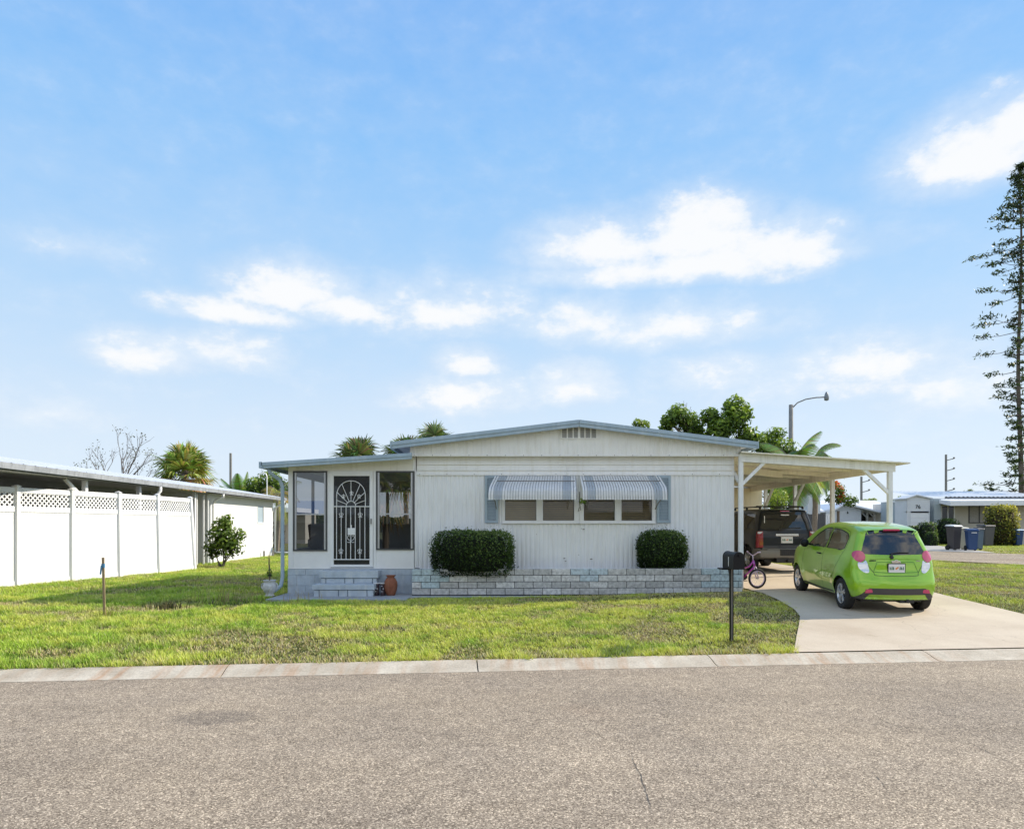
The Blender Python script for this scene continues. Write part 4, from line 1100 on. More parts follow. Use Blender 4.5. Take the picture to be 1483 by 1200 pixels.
# ---- the green hatchback
cx0, cy0 = 6.735, 12.45; yaw = R(90-4.8)
hd = Vector((math.cos(yaw), math.sin(yaw), 0)); rear_pt = Vector((cx0, cy0, 0))-hd*.60
pitch = math.atan2(G(7.0, 14.8)-G(6.8, 12.45), 2.37)
car = thing('green_hatchback', 'lime green five-door hatchback parked on the driveway, dented low on its side', 'car', (rear_pt.x, rear_pt.y, G(rear_pt.x, rear_pt.y)+.012), yaw, world=False)
car.rotation_euler = (0, -pitch, yaw); car.scale = (1, .93, 1)
prof = [(.10, .24), (.0, .30), (-.03, .42), (-.025, .55), (.03, .66), (.075, .75), (.10, .88), (.145, 1.0), (.235, 1.2), (.325, 1.395), (.30, 1.455), (.52, 1.512), (1.0, 1.553), (1.55, 1.56), (2.0, 1.52), (2.35, 1.42), (2.75, 1.20), (3.02, 1.06),
        (3.25, 1.0), (3.5, .88), (3.63, .68), (3.66, .50), (3.62, .30), (3.5, .21), (2.6, .20), (1.0, .20)]
hw = [(.12, .70), (.26, .745), (.42, .795), (.60, .808), (.80, .80), (.94, .778), (1.02, .745), (1.10, .705), (1.30, .62), (1.46, .545), (1.60, .47)]
WHS = [(.60, .315), (2.97, .315)]
B = Body(prof, hw, 3.65, (.13, .95), (.20, 2.7), (.16, .32), .085, WHS, .72, (.62, 2.95), (.18, 1.58), 5, bulge=.018)
B.surf(.021)
backl = catmull([(-.55, 1.045), (-.30, 1.028), (0, 1.022), (.30, 1.028), (.55, 1.045), (.535, 1.16), (.47, 1.31), (.42, 1.405), (.2, 1.428), (0, 1.433), (-.2, 1.428), (-.42, 1.405), (-.47, 1.31), (-.535, 1.16)], 4)
hatch = catmull([(-.60, 1.03), (-.545, .93), (-.40, .72), (-.36, .672), (0, .665), (.36, .672), (.40, .72), (.545, .93), (.60, 1.03)], 4, False)
hatch_poly = np.concatenate([hatch, [(.585, 1.2), (.49, 1.42), (.45, 1.452), (0, 1.47), (-.45, 1.452), (-.49, 1.42), (-.585, 1.2)]])
tl = lambda s_: catmull([(s_*(.612+.098*math.cos(t_)), .995+.098*math.sin(t_)) for t_ in np.linspace(0, 2*PI, 10, endpoint=False)], 4)
cl_ = lambda s_: catmull([(s_*.512, .925), (s_*.57, .888), (s_*.64, .892), (s_*.652, .83), (s_*.62, .77), (s_*.545, .715), (s_*.475, .725), (s_*.478, .81)], 3)
diff = np.array([(-.70, .20), (-.62, .205), (-.50, .325), (.50, .325), (.62, .205), (.70, .20), (.70, .215), (.50, .44), (-.50, .44), (-.70, .215)], float)
diff = np.array([(-.72, .27), (-.50, .455), (.50, .455), (.72, .27), (.62, .20), (.50, .345), (-.50, .345), (-.62, .20)], float)
win_r = catmull([(.70, 1.075), (1.05, 1.065), (1.43, 1.06), (1.46, 1.10), (1.475, 1.39), (1.44, 1.425), (1.15, 1.42), (.82, 1.375), (.70, 1.33), (.66, 1.27), (.665, 1.15)], 3)
win_f = catmull([(1.56, 1.06), (1.9, 1.05), (2.30, 1.04), (2.44, 1.05), (2.38, 1.13), (2.15, 1.29), (1.92, 1.39), (1.75, 1.425), (1.58, 1.43), (1.545, 1.39), (1.545, 1.10)], 3)
wsc = np.array([(2.20, 1.0)])
REAR = lambda P, N: (P[:, 0] < .62) & (N[:, 0] < -.28)
SIDE = lambda P, N: (np.abs(N[:, 1]) > .45)
B.snap(backl, 'rear', lambda P, N: (P[:, 0] < .6) & (N[:, 0] < -.1)); B.snap(diff, 'rear', REAR)
for s_ in (-1, 1): B.snap(tl(s_), 'rear', lambda P, N: (P[:, 0] < .5) & (N[:, 0] < -.2) & (P[:, 1]*s_ > 0)); B.snap(cl_(s_), 'rear', REAR)
for p_ in (win_r, win_f): B.snap(p_, 'side', SIDE)
circ = lambda c, r: [(c+r*math.cos(t), .30+r*math.sin(t)) for t in np.linspace(0, 2*PI, 40, endpoint=False)]
for c_, r_ in WHS: B.snap(circ(c_, r_), 'side', lambda P, N: np.abs(P[:, 1]) > .45)
fc = B.P[B.F].mean(1); fn = B.N[B.F].mean(1)
isr = (fc[:, 0] < .62) & (fn[:, 0] < -.28); iss = (np.abs(fn[:, 1]) > .45)
used = np.zeros(len(B.F), bool)
def take(mask): 
    global used
    m = mask & ~used; used |= m; return m
arch = np.zeros(len(B.F), bool)
for c_, r_ in WHS: arch |= (np.hypot(fc[:, 0]-c_, fc[:, 2]-.30) < r_) & (np.abs(fc[:, 1]) > .5)
take(arch)
mk_tl = {s_: take((fc[:, 0] < .34) & (fn[:, 0] < -.03) & inpoly(fc[:, 1], fc[:, 2], tl(s_))) for s_ in (-1, 1)}
mk_cl = {s_: take(isr & inpoly(fc[:, 1], fc[:, 2], cl_(s_))) for s_ in (-1, 1)}
mk_bl = take((fc[:, 0] < .62) & (fn[:, 0] < -.02) & inpoly(fc[:, 1], fc[:, 2], backl) & (fc[:, 2] > 1.0))
mk_df = take((fc[:, 0] < .6) & (fn[:, 0] < -.05) & inpoly(fc[:, 1], fc[:, 2], diff))
mk_wr = {s_: take(iss & (fc[:, 1]*s_ > 0) & inpoly(fc[:, 0], fc[:, 2], win_r)) for s_ in (-1, 1)}
mk_wf = {s_: take(iss & (fc[:, 1]*s_ > 0) & inpoly(fc[:, 0], fc[:, 2], win_f)) for s_ in (-1, 1)}
mk_ws = take((fc[:, 0] > 2.28) & (fc[:, 0] < 3.03) & (fn[:, 0] > .25) & (fn[:, 2] > .25) & (fc[:, 2] > 1.05) & (np.abs(fc[:, 1]) < .60))
mk_ha = take((fc[:, 0] < .42) & (fn[:, 0] < -.2) & inpoly(fc[:, 1], fc[:, 2], hatch_poly) & (fc[:, 2] < 1.03))
mk_bu = take((fc[:, 0] < .30) & (fc[:, 2] < .70))
dr_r = [(1.50, .27), (1.50, 1.44), (.66, 1.44), (.60, 1.2), (.66, .92), (.86, .72), (.97, .45), (1.0, .27)]
dr_f = [(1.51, .27), (2.58, .27), (2.62, .6), (2.55, 1.02), (2.1, 1.36), (1.9, 1.44), (1.51, 1.44)]
mk_dr = {s_: take(iss & (fc[:, 1]*s_ > 0) & inpoly(fc[:, 0], fc[:, 2], dr_r)) for s_ in (-1, 1)}
mk_dv = {s_: take(iss & (fc[:, 1]*s_ > 0) & inpoly(fc[:, 0], fc[:, 2], dr_f)) for s_ in (-1, 1)}
B.part('body', ~used, m_green, car)
hatch_o = B.part('tailgate', mk_ha, m_green, car)
bump_o = B.part('rear_bumper', mk_bu, m_green, car)
B.part('rear_window', mk_bl, m_carglass, hatch_o, -.002)
B.part('diffuser', mk_df, m_greyplast, bump_o, .004)
for s_ in (-1, 1):
    t_ = B.part('tail_light', mk_tl[s_], m_redl, car, .006); B.part('reversing_lens', mk_cl[s_], m_clear, t_, .003)
    d_ = B.part('door', mk_dv[s_], m_green, car); B.part('door_window', mk_wf[s_], m_sideglass, d_, -.004)
    d2 = B.part('door', mk_dr[s_], m_green, car); B.part('door_window', mk_wr[s_], m_sideglass, d2, -.004)
    for poly, pd in ((win_r, d2), (win_f, d_)):
        ribbon(B, np.vstack([poly, poly[:1]]), 'side', pd, 'window_seal', m_plast, .011, .002, s_)
    ribbon(B, [(1.505, .28), (1.505, 1.45)], 'side', d_, 'shut_line', m_dark, .0035, .0015, s_)
    ribbon(B, [(2.60, .28), (2.62, .6), (2.55, 1.0)], 'side', d_, 'shut_line', m_dark, .0035, .0015, s_)
    ribbon(B, [(1.50, 1.45), (.98, 1.45), (.70, 1.40), (.60, 1.25), (.63, 1.05), (.72, .88), (.86, .72), (.96, .5)], 'side', d2, 'shut_line', m_dark, .0035, .0015, s_)
    ribbon(B, [(.98, .27), (1.6, .255), (2.62, .26)], 'side', d_, 'sill_line', m_plast, .018, .002, s_)
    ribbon(B, [(.98, .56), (1.5, .52), (2.3, .50)], 'side', d2, 'crease', m_green, .02, .008, s_)
    for (x_, z_) in ((2.24, .93),):
        S = B.side_y([x_-.55], [z_], s_)[0]; mb = MB()
        mb.tube([(x_-.63, S[1]+s_*.004, z_), (x_-.60, S[1]+s_*.035, z_+.005), (x_-.50, S[1]+s_*.037, z_+.005), (x_-.46, S[1]+s_*.004, z_)], .013, 8); mb.build('handle', m_black, d_, smooth=True)
    S = B.side_y([2.36], [1.04], s_)[0]; mb = MB()
    mb.lathe([(0, -.07), (.06, -.065), (.085, -.03), (.088, .02), (.06, .065), (0, .07)], (2.33, S[1]+s_*.13, 1.09), 'x', 16); mb.bar((2.34, S[1]-s_*.01, 1.06), (2.34, S[1]+s_*.08, 1.08), .03, .04)
    mb.build('wing_mirror', m_black, car, smooth=True)
hl = np.vstack([hatch]); ribbon(B, hl, 'rear', hatch_o, 'shut_line', m_dark, .004, .0015)
ribbon(B, [(-.43, .955), (-.2, .965), (.2, .965), (.43, .955)], 'rear', hatch_o, 'chrome_ledge', m_green, .013, .014)
ribbon(B, [(-.33, .90), (-.24, .90), (0, .90), (.24, .90), (.33, .90), (.40, .73), (.0, .715), (-.40, .73), (-.33, .90)], 'rear', hatch_o, 'plate_recess', M('green_edge', (.09, .25, .015), .4), .006, .002)
plate_mesh(B, 0, .80, .29, .145, car)
# gold cross-shaped badge, small script badges, wiper, brake light, reflectors
xb = float(B.end_x([0], [.905])[0, 0]); mb = MB()
mb.prism([(-.085, .885), (-.03, .885), (-.024, .868), (.036, .868), (.03, .885), (.075, .885), (.085, .925), (.03, .925), (.024, .942), (-.036, .942), (-.03, .925), (-.075, .925)], xb-.016, xb-.002, 'yz')
mb.build('badge', m_chrome, hatch_o, bevel=.004)
for y_, w2 in ((.40, .11), (-.42, .075)):
    xq = float(B.end_x([y_], [.925])[0, 0]); mb = MB(); k = -w2/2
    while k < w2/2: mb.box(xq-.012, xq-.001, y_+k, y_+k+.010, .915, .935); k += .017
    mb.build('model_badge', m_chrome if y_ < 0 else m_plast, hatch_o)
mb = MB()
def rx_(y_, z_): return float(B.end_x([y_], [z_])[0, 0])
mb.lathe([(.0, -.04), (.03, -.04), (.034, 0)], (rx_(.07, .985), .07, .985), 'x', 12)
mb.bar((rx_(.07, .985)-.04, .07, .975), (rx_(.06, 1.05)-.03, .06, 1.06), .026, .02); mb.tube([(rx_(.06, 1.05)-.028, .06, 1.055), (rx_(-.05, 1.07)-.024, -.08, 1.07), (rx_(-.26, 1.07)-.018, -.27, 1.065)], .009, 6)
mb.build('wiper', m_plast, hatch_o)
mb = MB(); mb.prism([(-.15, 1.442), (.15, 1.442), (.14, 1.472), (-.14, 1.472)], .285, .33, 'yz'); mb.build('brake_light', m_redl, car)
for s_ in (-1, 1):
    xq = rx_(s_*.52, .405); mb = MB(); mb.prism([(s_*.45, .38), (s_*.58, .37), (s_*.56, .435), (s_*.45, .44)], xq-.02, xq+.03, 'yz'); mb.build('reflector', m_redl, bump_o)
# underbody, wheels, interior
mb = MB(); mb.box(.25, 3.4, -.55, .55, .19, .42); mb.box(.06, .5, -.48, .48, .24, .36); mb.tube([(-.01, -.18, .235), (.5, -.18, .24)], .035, 8); mb.box(.02, .3, -.30, -.05, .20, .27); mb.build('underbody', m_plast, car)
for c_, r_ in WHS:
    for s_ in (-1, 1):
        arch_liner(c_, r_, s_, .30, .74, .24, car)
        w_ = wheel(car, c_, s_*.70, .288, .175, .19, s_, m_rim, 5)
mb = MB()
for sx in (1.1, 1.95):
    for sy in (-.36, .36): mb.box(sx-.06, sx+.12, sy-.24, sy+.24, .5, 1.12); mb.box(sx-.03, sx+.06, sy-.12, sy+.12, 1.14, 1.33)
mb.box(2.5, 2.8, -.6, .6, .6, 1.02); mb.build('seats', m_seatc, car, bevel=.03)
mb = MB(); mb.tube([(2.33+.03*math.sin(t), .36+.18*math.cos(t), .98+.17*math.sin(t)) for t in np.linspace(0, 2*PI, 20, endpoint=False)], .015, 6, closed=True); mb.build('steering_wheel', m_plast, car)

# ---- the dark SUV under the carport
sx0, sy0 = 7.50, 18.62; syaw = R(91.0)
suv = thing('dark_suv', 'dark grey four-wheel-drive car parked nose-in under the carport', 'car', (sx0, sy0, G(7.5, 19.5)+.012), syaw, world=False)
sprof = [(.12, .42), (.0, .40), (-.06, .44), (-.07, .60), (-.02, .64), (.03, .68), (.035, .95), (.05, 1.13), (.12, 1.40), (.20, 1.66), (.17, 1.70), (.30, 1.735), (.9, 1.765), (2.0, 1.76), (2.75, 1.70), (2.95, 1.60), (3.30, 1.15), (3.5, 1.10), (4.1, 1.06), (4.22, .95), (4.25, .55), (4.2, .36), (3.9, .34), (.6, .34)]
shw = [(.2, .76), (.40, .79), (.62, .81), (.8, .815), (1.0, .81), (1.12, .79), (1.2, .77), (1.45, .715), (1.66, .65), (1.8, .60)]
SW = [(.80, .40), (3.35, .40)]
S_ = Body(sprof, shw, 4.25, (.05, .6), (.10, 3.4), (.05, .18), .05, SW, .85, (.7, 3.3), (.3, 1.8), 3, crown=(.03, 1.3, 1.7)); S_.surf(.028)
sbl = catmull([(-.655, 1.18), (0, 1.17), (.655, 1.18), (.63, 1.40), (.575, 1.63), (.5, 1.655), (0, 1.665), (-.5, 1.655), (-.575, 1.63), (-.63, 1.40)], 3)
swin = [[(.42, 1.20), (1.25, 1.19), (1.25, 1.60), (.95, 1.635), (.5, 1.62)], [(1.36, 1.19), (1.95, 1.18), (1.95, 1.61), (1.36, 1.61)], [(2.06, 1.18), (2.95, 1.17), (2.85, 1.32), (2.60, 1.56), (2.06, 1.61)]]
stl = lambda s_: [(s_*.64, .68), (s_*.86, .68), (s_*.86, 1.13), (s_*.64, 1.13)]
S_.snap(sbl, 'rear', REAR); [S_.snap(stl(s_), 'rear', lambda P, N: P[:, 0] < .3) for s_ in (-1, 1)]
for p_ in swin: S_.snap(np.array(p_, float), 'side', SIDE)
scirc = lambda c, r: [(c+r*math.cos(t), .37+r*math.sin(t)) for t in np.linspace(0, 2*PI, 40, endpoint=False)]
for c_, r_ in SW: S_.snap(scirc(c_, r_), 'side', lambda P, N: np.abs(P[:, 1]) > .45)
fc = S_.P[S_.F].mean(1); fn = S_.N[S_.F].mean(1); used = np.zeros(len(S_.F), bool); iss = np.abs(fn[:, 1]) > .45; isr = (fc[:, 0] < .5) & (fn[:, 0] < -.28)
arch = np.zeros(len(S_.F), bool)
for c_, r_ in SW: arch |= (np.hypot(fc[:, 0]-c_, fc[:, 2]-.37) < r_) & (np.abs(fc[:, 1]) > .5)
take(arch)
mk_bl = take(isr & inpoly(fc[:, 1], fc[:, 2], sbl)); mk_t = {s_: take((fc[:, 0] < .17) & inpoly(fc[:, 1], fc[:, 2], stl(s_))) for s_ in (-1, 1)}
mk_w = [{s_: take(iss & (fc[:, 1]*s_ > 0) & inpoly(fc[:, 0], fc[:, 2], p_)) for s_ in (-1, 1)} for p_ in swin]
mk_bu = take((fc[:, 0] < .35) & (fc[:, 2] < .655)); mk_low = take(iss & (fc[:, 2] < .55))
mk_ws = take((fn[:, 0] > .3) & (fc[:, 2] > 1.2)); mk_hg = take(isr & (fc[:, 2] < 1.17) & (np.abs(fc[:, 1]) < .64))
S_.part('body', ~used, m_suv, suv); tg = S_.part('tailgate', mk_hg, m_suv, suv); S_.part('rear_window', mk_bl, m_carglass, tg, -.002)
sb = S_.part('rear_bumper', mk_bu, m_suvlow, suv, .003); S_.part('side_cladding', mk_low, m_suvlow, suv, .003); S_.part('windscreen', mk_ws, m_carglass, suv)
for s_ in (-1, 1):
    S_.part('tail_light', mk_t[s_], m_redd, suv, .008)
    xq = float(S_.end_x([s_*.72], [1.1])[0, 0]); mb = MB(); mb.box(xq-.014, xq+.02, min(s_*.66, s_*.78), max(s_*.66, s_*.78), 1.06, 1.12); mb.build('reversing_lens', m_clear, suv)
    for k, p_ in enumerate(swin): S_.part('side_window', mk_w[k][s_], m_carglass, suv, -.002)
    for xx in (1.30, 2.0): ribbon(S_, [(xx, .56), (xx, 1.66)], 'side', suv, 'shut_line', m_dark, .004, .0015, s_)
    ribbon(S_, [(.55+.47*0+.8-.8+.25+.45*(1-math.cos(t)), .37+.45*math.sin(t)) for t in np.linspace(.2, PI-.2, 14)], 'side', suv, 'arch_trim', m_plast, .03, .01, s_)
    mb = MB(); yy_ = s_*.60; mb.tube([(.35, yy_, 1.76), (.38, yy_, 1.81), (2.4, yy_, 1.82), (2.45, yy_, 1.77)], .016, 8); [mb.box(q-.03, q+.03, yy_-.02, yy_+.02, 1.74, 1.81) for q in (.4, 1.4, 2.4)]; mb.build('roof_rail', m_plast, suv)
    S = S_.side_y([2.95], [1.2], s_)[0]; mb = MB(); mb.box(2.9, 2.99, min(S[1], S[1]+s_*.2), max(S[1], S[1]+s_*.2), 1.17, 1.32); mb.build('wing_mirror', m_plast, suv, bevel=.02)
    for c_, r_ in SW:
        arch_liner(c_, r_, s_, .37, .79, .36, suv)
        wheel(suv, c_, s_*.70, .365, .22, .22, s_, m_rim, 5)
ribbon(S_, [(-.63, .665), (.63, .665)], 'rear', tg, 'shut_line', m_dark, .008, .002); ribbon(S_, [(-.64, 1.155), (.64, 1.155)], 'rear', tg, 'shut_line', m_dark, .005, .002)
mb = MB(); xq = float(S_.end_x([0], [1.04])[0, 0]); mb.box(xq-.02, xq+.01, -.32, .31, 1.0, 1.065); mb.build('chrome_strip', m_chrome, tg, bevel=.006)
plate_mesh(S_, .0, .895, .29, .15, suv, frame=False)
mb = MB(); mb.box(-.085, .02, -.26, .22, .47, .64); [mb.box(-.09, -.08, -.25+.06*k, -.21+.06*k, .49, .62) for k in range(8)]; mb.build('bumper_step', m_plast, sb)
mb = MB(); mb.box(.2, 3.9, -.55, .55, .28, .5); mb.box(.6, 1.0, -.62, .62, .3, .42); mb.tube([(-.1, 0, .32), (.4, 0, .34)], .04, 8); mb.box(-.02, .3, -.3, .3, .27, .42); mb.build('underbody', m_plast, suv)
mb = MB()
for xx in (.62, 1.7): mb.tube([(xx, -.62, 1.83), (xx, .62, 1.83)], .014, 6)
mb.build('roof_bar', m_plast, suv)
mb = MB(); xq = float(S_.end_x([.0], [1.2])[0, 0]); mb.tube([(xq-.02, .15, 1.19), (xq-.015, -.05, 1.21), (xq-.01, -.4, 1.225)], .012, 6); mb.box(xq-.04, xq+.02, .08, .2, 1.155, 1.195); mb.build('wiper', m_plast, tg)
mb = MB(); xq = float(S_.end_x([.52], [1.4])[0, 0]); mb.box(xq-.006, xq+.004, .565, .585, 1.27, 1.55); mb.box(xq+.02-.03, xq+.0, -.10, .12, 1.56, 1.59); mb.lathe([(0, -.014), (.035, -.014)], (xq+.004, -.5, 1.25), 'x', 10); mb.build('sticker', m_plwhite, tg)
mb = MB(); xq = float(S_.end_x([0], [1.70])[0, 0]); mb.box(xq-.01, xq+.05, -.12, .12, 1.672, 1.692); mb.build('brake_light', m_redl, suv)
# ------------------------------------------------------------ clipped shrubs in the planter
DKG = [(.012, .024, .008), (.035, .07, .016), (.10, .17, .035), (.26, .34, .10)]
MIDG = [(.02, .035, .01), (.06, .11, .02), (.14, .23, .04), (.30, .38, .08)]
LIME = [(.03, .045, .01), (.12, .19, .03), (.30, .40, .05), (.52, .58, .10)]
def shrub(name, label, cat, x0, x1, y0, y1, z0, z1, n, L, cols, rnd=.35, group=None, core=True, kcol=(.008, .012, .006)):
    cx, cy, cz2 = (x0+x1)/2, (y0+y1)/2, (z0+z1)/2; hx_, hy_, hz_ = (x1-x0)/2, (y1-y0)/2, (z1-z0)/2
    t = thing(name, label, cat, (cx, cy, z0), 0, group)
    d = RNG.normal(size=(n, 3)); d /= np.linalg.norm(d, axis=1, keepdims=True)
    p = 2+ (1-rnd)*5
    q = d/((np.abs(d)**p).sum(1, keepdims=True)**(1/p))
    lump = 1+.22*(fbm(q[:, 0]*1.5+cx, q[:, 2]*1.5+q[:, 1], 2.2, 7)-.5)+.05*RNG.normal(size=n)
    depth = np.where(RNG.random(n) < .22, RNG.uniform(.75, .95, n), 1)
    P = np.array([cx, cy, cz2])+q*np.array([hx_, hy_, hz_])*(lump*depth)[:, None]
    stray = RNG.random(n) < .02; P[stray] += np.array([0, 0, 1])*RNG.uniform(0, .10, stray.sum())[:, None]+q[stray]*.03
    N = d+RNG.normal(size=(n, 3))*.7
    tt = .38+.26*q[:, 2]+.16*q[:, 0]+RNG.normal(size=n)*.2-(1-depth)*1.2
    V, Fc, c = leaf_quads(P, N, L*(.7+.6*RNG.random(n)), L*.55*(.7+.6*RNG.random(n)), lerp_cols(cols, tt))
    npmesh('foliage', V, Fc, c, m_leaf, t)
    if core:
        mb = MB(); R_ = 12; vs = []; prof = [(math.cos(a), math.sin(a)) for a in np.linspace(-PI/2, PI/2, 9)]
        for (r_, h_) in prof:
            for k in range(R_):
                a = 2*PI*k/R_; dd = np.array([r_*math.cos(a), r_*math.sin(a), h_]); dd = dd/((np.abs(dd)**p).sum()**(1/p)); vs.append(tuple(np.array([cx, cy, cz2])+dd*np.array([hx_, hy_, hz_])*.86))
        mb.add(vs, [(i*R_+k, i*R_+(k+1) % R_, (i+1)*R_+(k+1) % R_, (i+1)*R_+k) for i in range(8) for k in range(R_)])
        mb.build('branches', M(name+'_core', kcol, .9), t, smooth=True)  # solid dark core inside the leaves, no separate branches
    return t
SH = 'clipped shrubs in the front planter'
shrub('clipped_hedge', 'wide boxy dark green hedge growing in the planter, spilling over the blocks', 'shrub', -1.68, -.04, 14.82, 15.50, .70, 1.64, 13000, .050, DKG, .16)
shrub('round_shrub', 'rounded dark green shrub in the planter under the right shutter', 'shrub', 2.82, 3.89, 14.98, 15.56, .76, 1.65, 9000, .048, DKG, .8)
for _x, _y, _a, _b in ((2.83, 1.02, 0, 0),): pass

# ------------------------------------------------------------ mailbox
mx, my = 3.13, 9.75; mg = G(mx, my)
mbx = thing('mailbox', 'black arched metal mailbox on a black post by the kerb', 'mailbox', (mx, my, mg))
mb = MB(); mb.box(mx-.024, mx+.024, my-.024, my+.024, mg-.02, 1.19); mb.build('post', m_black, mbx, bevel=.003)
mb = MB(); mb.box(mx-.006, mx+.002, my-.0275, my-.024, mg+.02, 1.15); mb.build('post_highlight', M('painted_highlight', (.35, .33, .30), .4), mbx)  # pale strip paints the highlight along the post
bx0, bx1, byf, byb, bz0, bzs = mx-.072, mx+.072, my-.33, my+.16, 1.165, 1.325
def arch_pts(e=0, n=14): return [(bx0-e, bz0)]+[(mx-(.072+e)*math.cos(t), bzs+(.078+e)*math.sin(t)) for t in np.linspace(0, PI, n)]+[(bx1+e, bz0)]
mb = MB(); mb.prism(arch_pts(), byf+.02, byb, 'xz'); mb.build('box_body', m_black, mbx)
mb = MB(); mb.prism(arch_pts(.006), byf, byf+.03, 'xz'); mb.build('box_door', m_black, mbx, bevel=.003)
mb = MB(); mb.prism(arch_pts(.005), byb-.02, byb+.004, 'xz'); mb.build('box_back', m_black, mbx, bevel=.003)
mb = MB(); mb.box(mx-.012, mx+.012, byf-.03, byf, bzs+.02, bzs+.045); mb.build('door_catch', m_black, mbx)
mb = MB(); mb.box(mx-.14, mx+.1, my-.02, my+.2, bz0-.022, bz0-.002); mb.bar((mx, my+.02, 1.0), (mx, my+.12, bz0-.02), .02); mb.build('mount_board', m_black, mbx)
tcu = bpy.data.curves.new('house_number', 'FONT'); tcu.body = '1'; tcu.size = .19; tcu.extrude = .001; tcu.align_x = 'CENTER'
to = bpy.data.objects.new('house_number', tcu); C.objects.link(to); to.parent = mbx; to.location = (-.0745, -.10, bz0+.035-mg); to.rotation_euler = (R(90), 0, R(-90)); to.data.materials.append(m_frame)
bpy.context.view_layer.update(); _me = bpy.data.meshes.new_from_object(to); _n = bpy.data.objects.new('house_number', _me); C.objects.link(_n); _n.parent = mbx; _n.location = to.location; _n.rotation_euler = to.rotation_euler; bpy.data.objects.remove(to)
mb = MB(); mb.bar((bx1+.006, my-.1, bz0+.06), (bx1+.006, my+.09, bz0+.07), .012, .03); mb.build('flag', M('faded_red', (.28, .03, .03), .5), mbx)

# ------------------------------------------------------------ urn, vase, boots, stake, plants
ux, uy = -5.30, 14.95; ug = G(ux, uy)
ug = max(ug, .235)
urn = thing('urn_planter', 'white weathered urn on the slab left of the porch', 'plant pot', (ux, uy, ug))
mb = MB(); mb.lathe([(.0, 0), (.09, 0), (.105, .03), (.075, .05), (.11, .09), (.142, .16), (.15, .22), (.135, .27), (.112, .30), (.118, .33), (.14, .345), (.14, .36), (.115, .355), (.10, .33), (0, .31)], (ux, uy, ug), n=28); mb.build('urn', m_urn, urn, smooth=True)
mb = MB(); mb.tube([(ux-.14, uy, ug+.15), (ux-.18, uy, ug+.2), (ux-.17, uy, ug+.27), (ux-.12, uy, ug+.3)], .014, 6); mb.tube([(ux+.14, uy, ug+.15), (ux+.18, uy, ug+.2), (ux+.17, uy, ug+.27), (ux+.12, uy, ug+.3)], .014, 6); mb.build('handle', m_urn, urn)
mb = MB()
for k in range(5): mb.tube([(ux, uy, ug+.3), (ux+random.uniform(-.02, .02), uy, ug+.45), (ux+random.uniform(-.06, .06), uy+random.uniform(-.05, .05), ug+random.uniform(.6, .95))], [.012, .01, .003], 5)
pl_ = thing('potted_stem', 'thin dark stems growing out of the white urn', 'plant', (ux, uy, ug+.3)); mb.build('stem', m_bark, pl_)
crown('leaves', [(ux, uy, ug+.52, .06, .06, .10)], 60, .06, .025, DKG, m_leaf, pl_)
vx, vy = hx(566, 15.1), 15.1
vase = thing('terracotta_vase', 'tall terracotta vase standing beside the porch steps', 'vase', (vx, vy, .245))
mb = MB(); mb.lathe([(0, 0), (.085, 0), (.10, .02), (.135, .12), (.148, .22), (.14, .30), (.105, .37), (.078, .395), (.08, .41), (.105, .43), (.108, .445), (.09, .445), (.07, .40), (0, .38)], (vx, vy, .245), n=28); mb.build('vase_body', m_terra, vase, smooth=True)
def boot(x, y, label):
    t = thing('boot_ornament', label, 'ornament', (x, y, .245), 0, 'pair of patterned boot ornaments by the steps')
    mb = MB(); rs = [(.0, 0), (.055, .0), (.06, .04), (.045, .10), (.05, .16), (.062, .24), (.066, .27), (.055, .268), (.04, .2)]
    mb.lathe(rs, (x, y, .245), n=18); mb.build('shaft', m_bootd, t, smooth=True)
    mb = MB(); mb.lathe([(0, -.05), (.03, -.045), (.042, 0), (.04, .04), (0, .05)], (x, y-.07, .282), n=14); mb.box(x-.04, x+.04, y-.12, y-.0, .246, .262); mb.build('toe', m_bootd, t, smooth=False)
    mb = MB()
    for k in range(3):
        zc = .245+.09+.06*k; mb.lathe([(.0, -.012), (.014, -.006), (.014, .006), (0, .012)], (x-.018+.03*(k % 2), y-.052, zc), n=8)
    mb.lathe([(.067, .262), (.071, .27), (.067, .278)], (x, y, .245), n=18); mb.build('pattern', m_frame, t)
m_bootd = M('dark_boot_glaze', (.05, .03, .04), .35, .3, 20)
boot(hx(546, 15.1), 15.1, 'dark boot ornament with white marks, nearer the steps'); boot(hx(555, 15.1), 15.08, 'dark boot ornament with white marks, nearer the terracotta vase')
# survey stake with blue tape
sx_, sy_ = WX(150.5, 12.1), 12.1; sg_ = G(sx_, sy_)
stk = thing('wooden_stake', 'upright wooden stake with blue tape in the left lawn', 'stake', (sx_, sy_, sg_))
mb = MB(); mb.bar((sx_+.01, sy_, sg_-.05), (sx_-.015, sy_, sg_+1.04), .042, .02); mb.build('stake', m_wood, stk, bevel=.003)
mb = MB(); mb.box(sx_-.036, sx_+.012, sy_-.018, sy_+.018, sg_+.86, sg_+.93); mb.bar((sx_-.03, sy_-.02, sg_+.9), (sx_-.045, sy_-.03, sg_+.74), .03, .003); mb.build('tape', M('blue_tape', (.08, .25, .45), .5), stk)
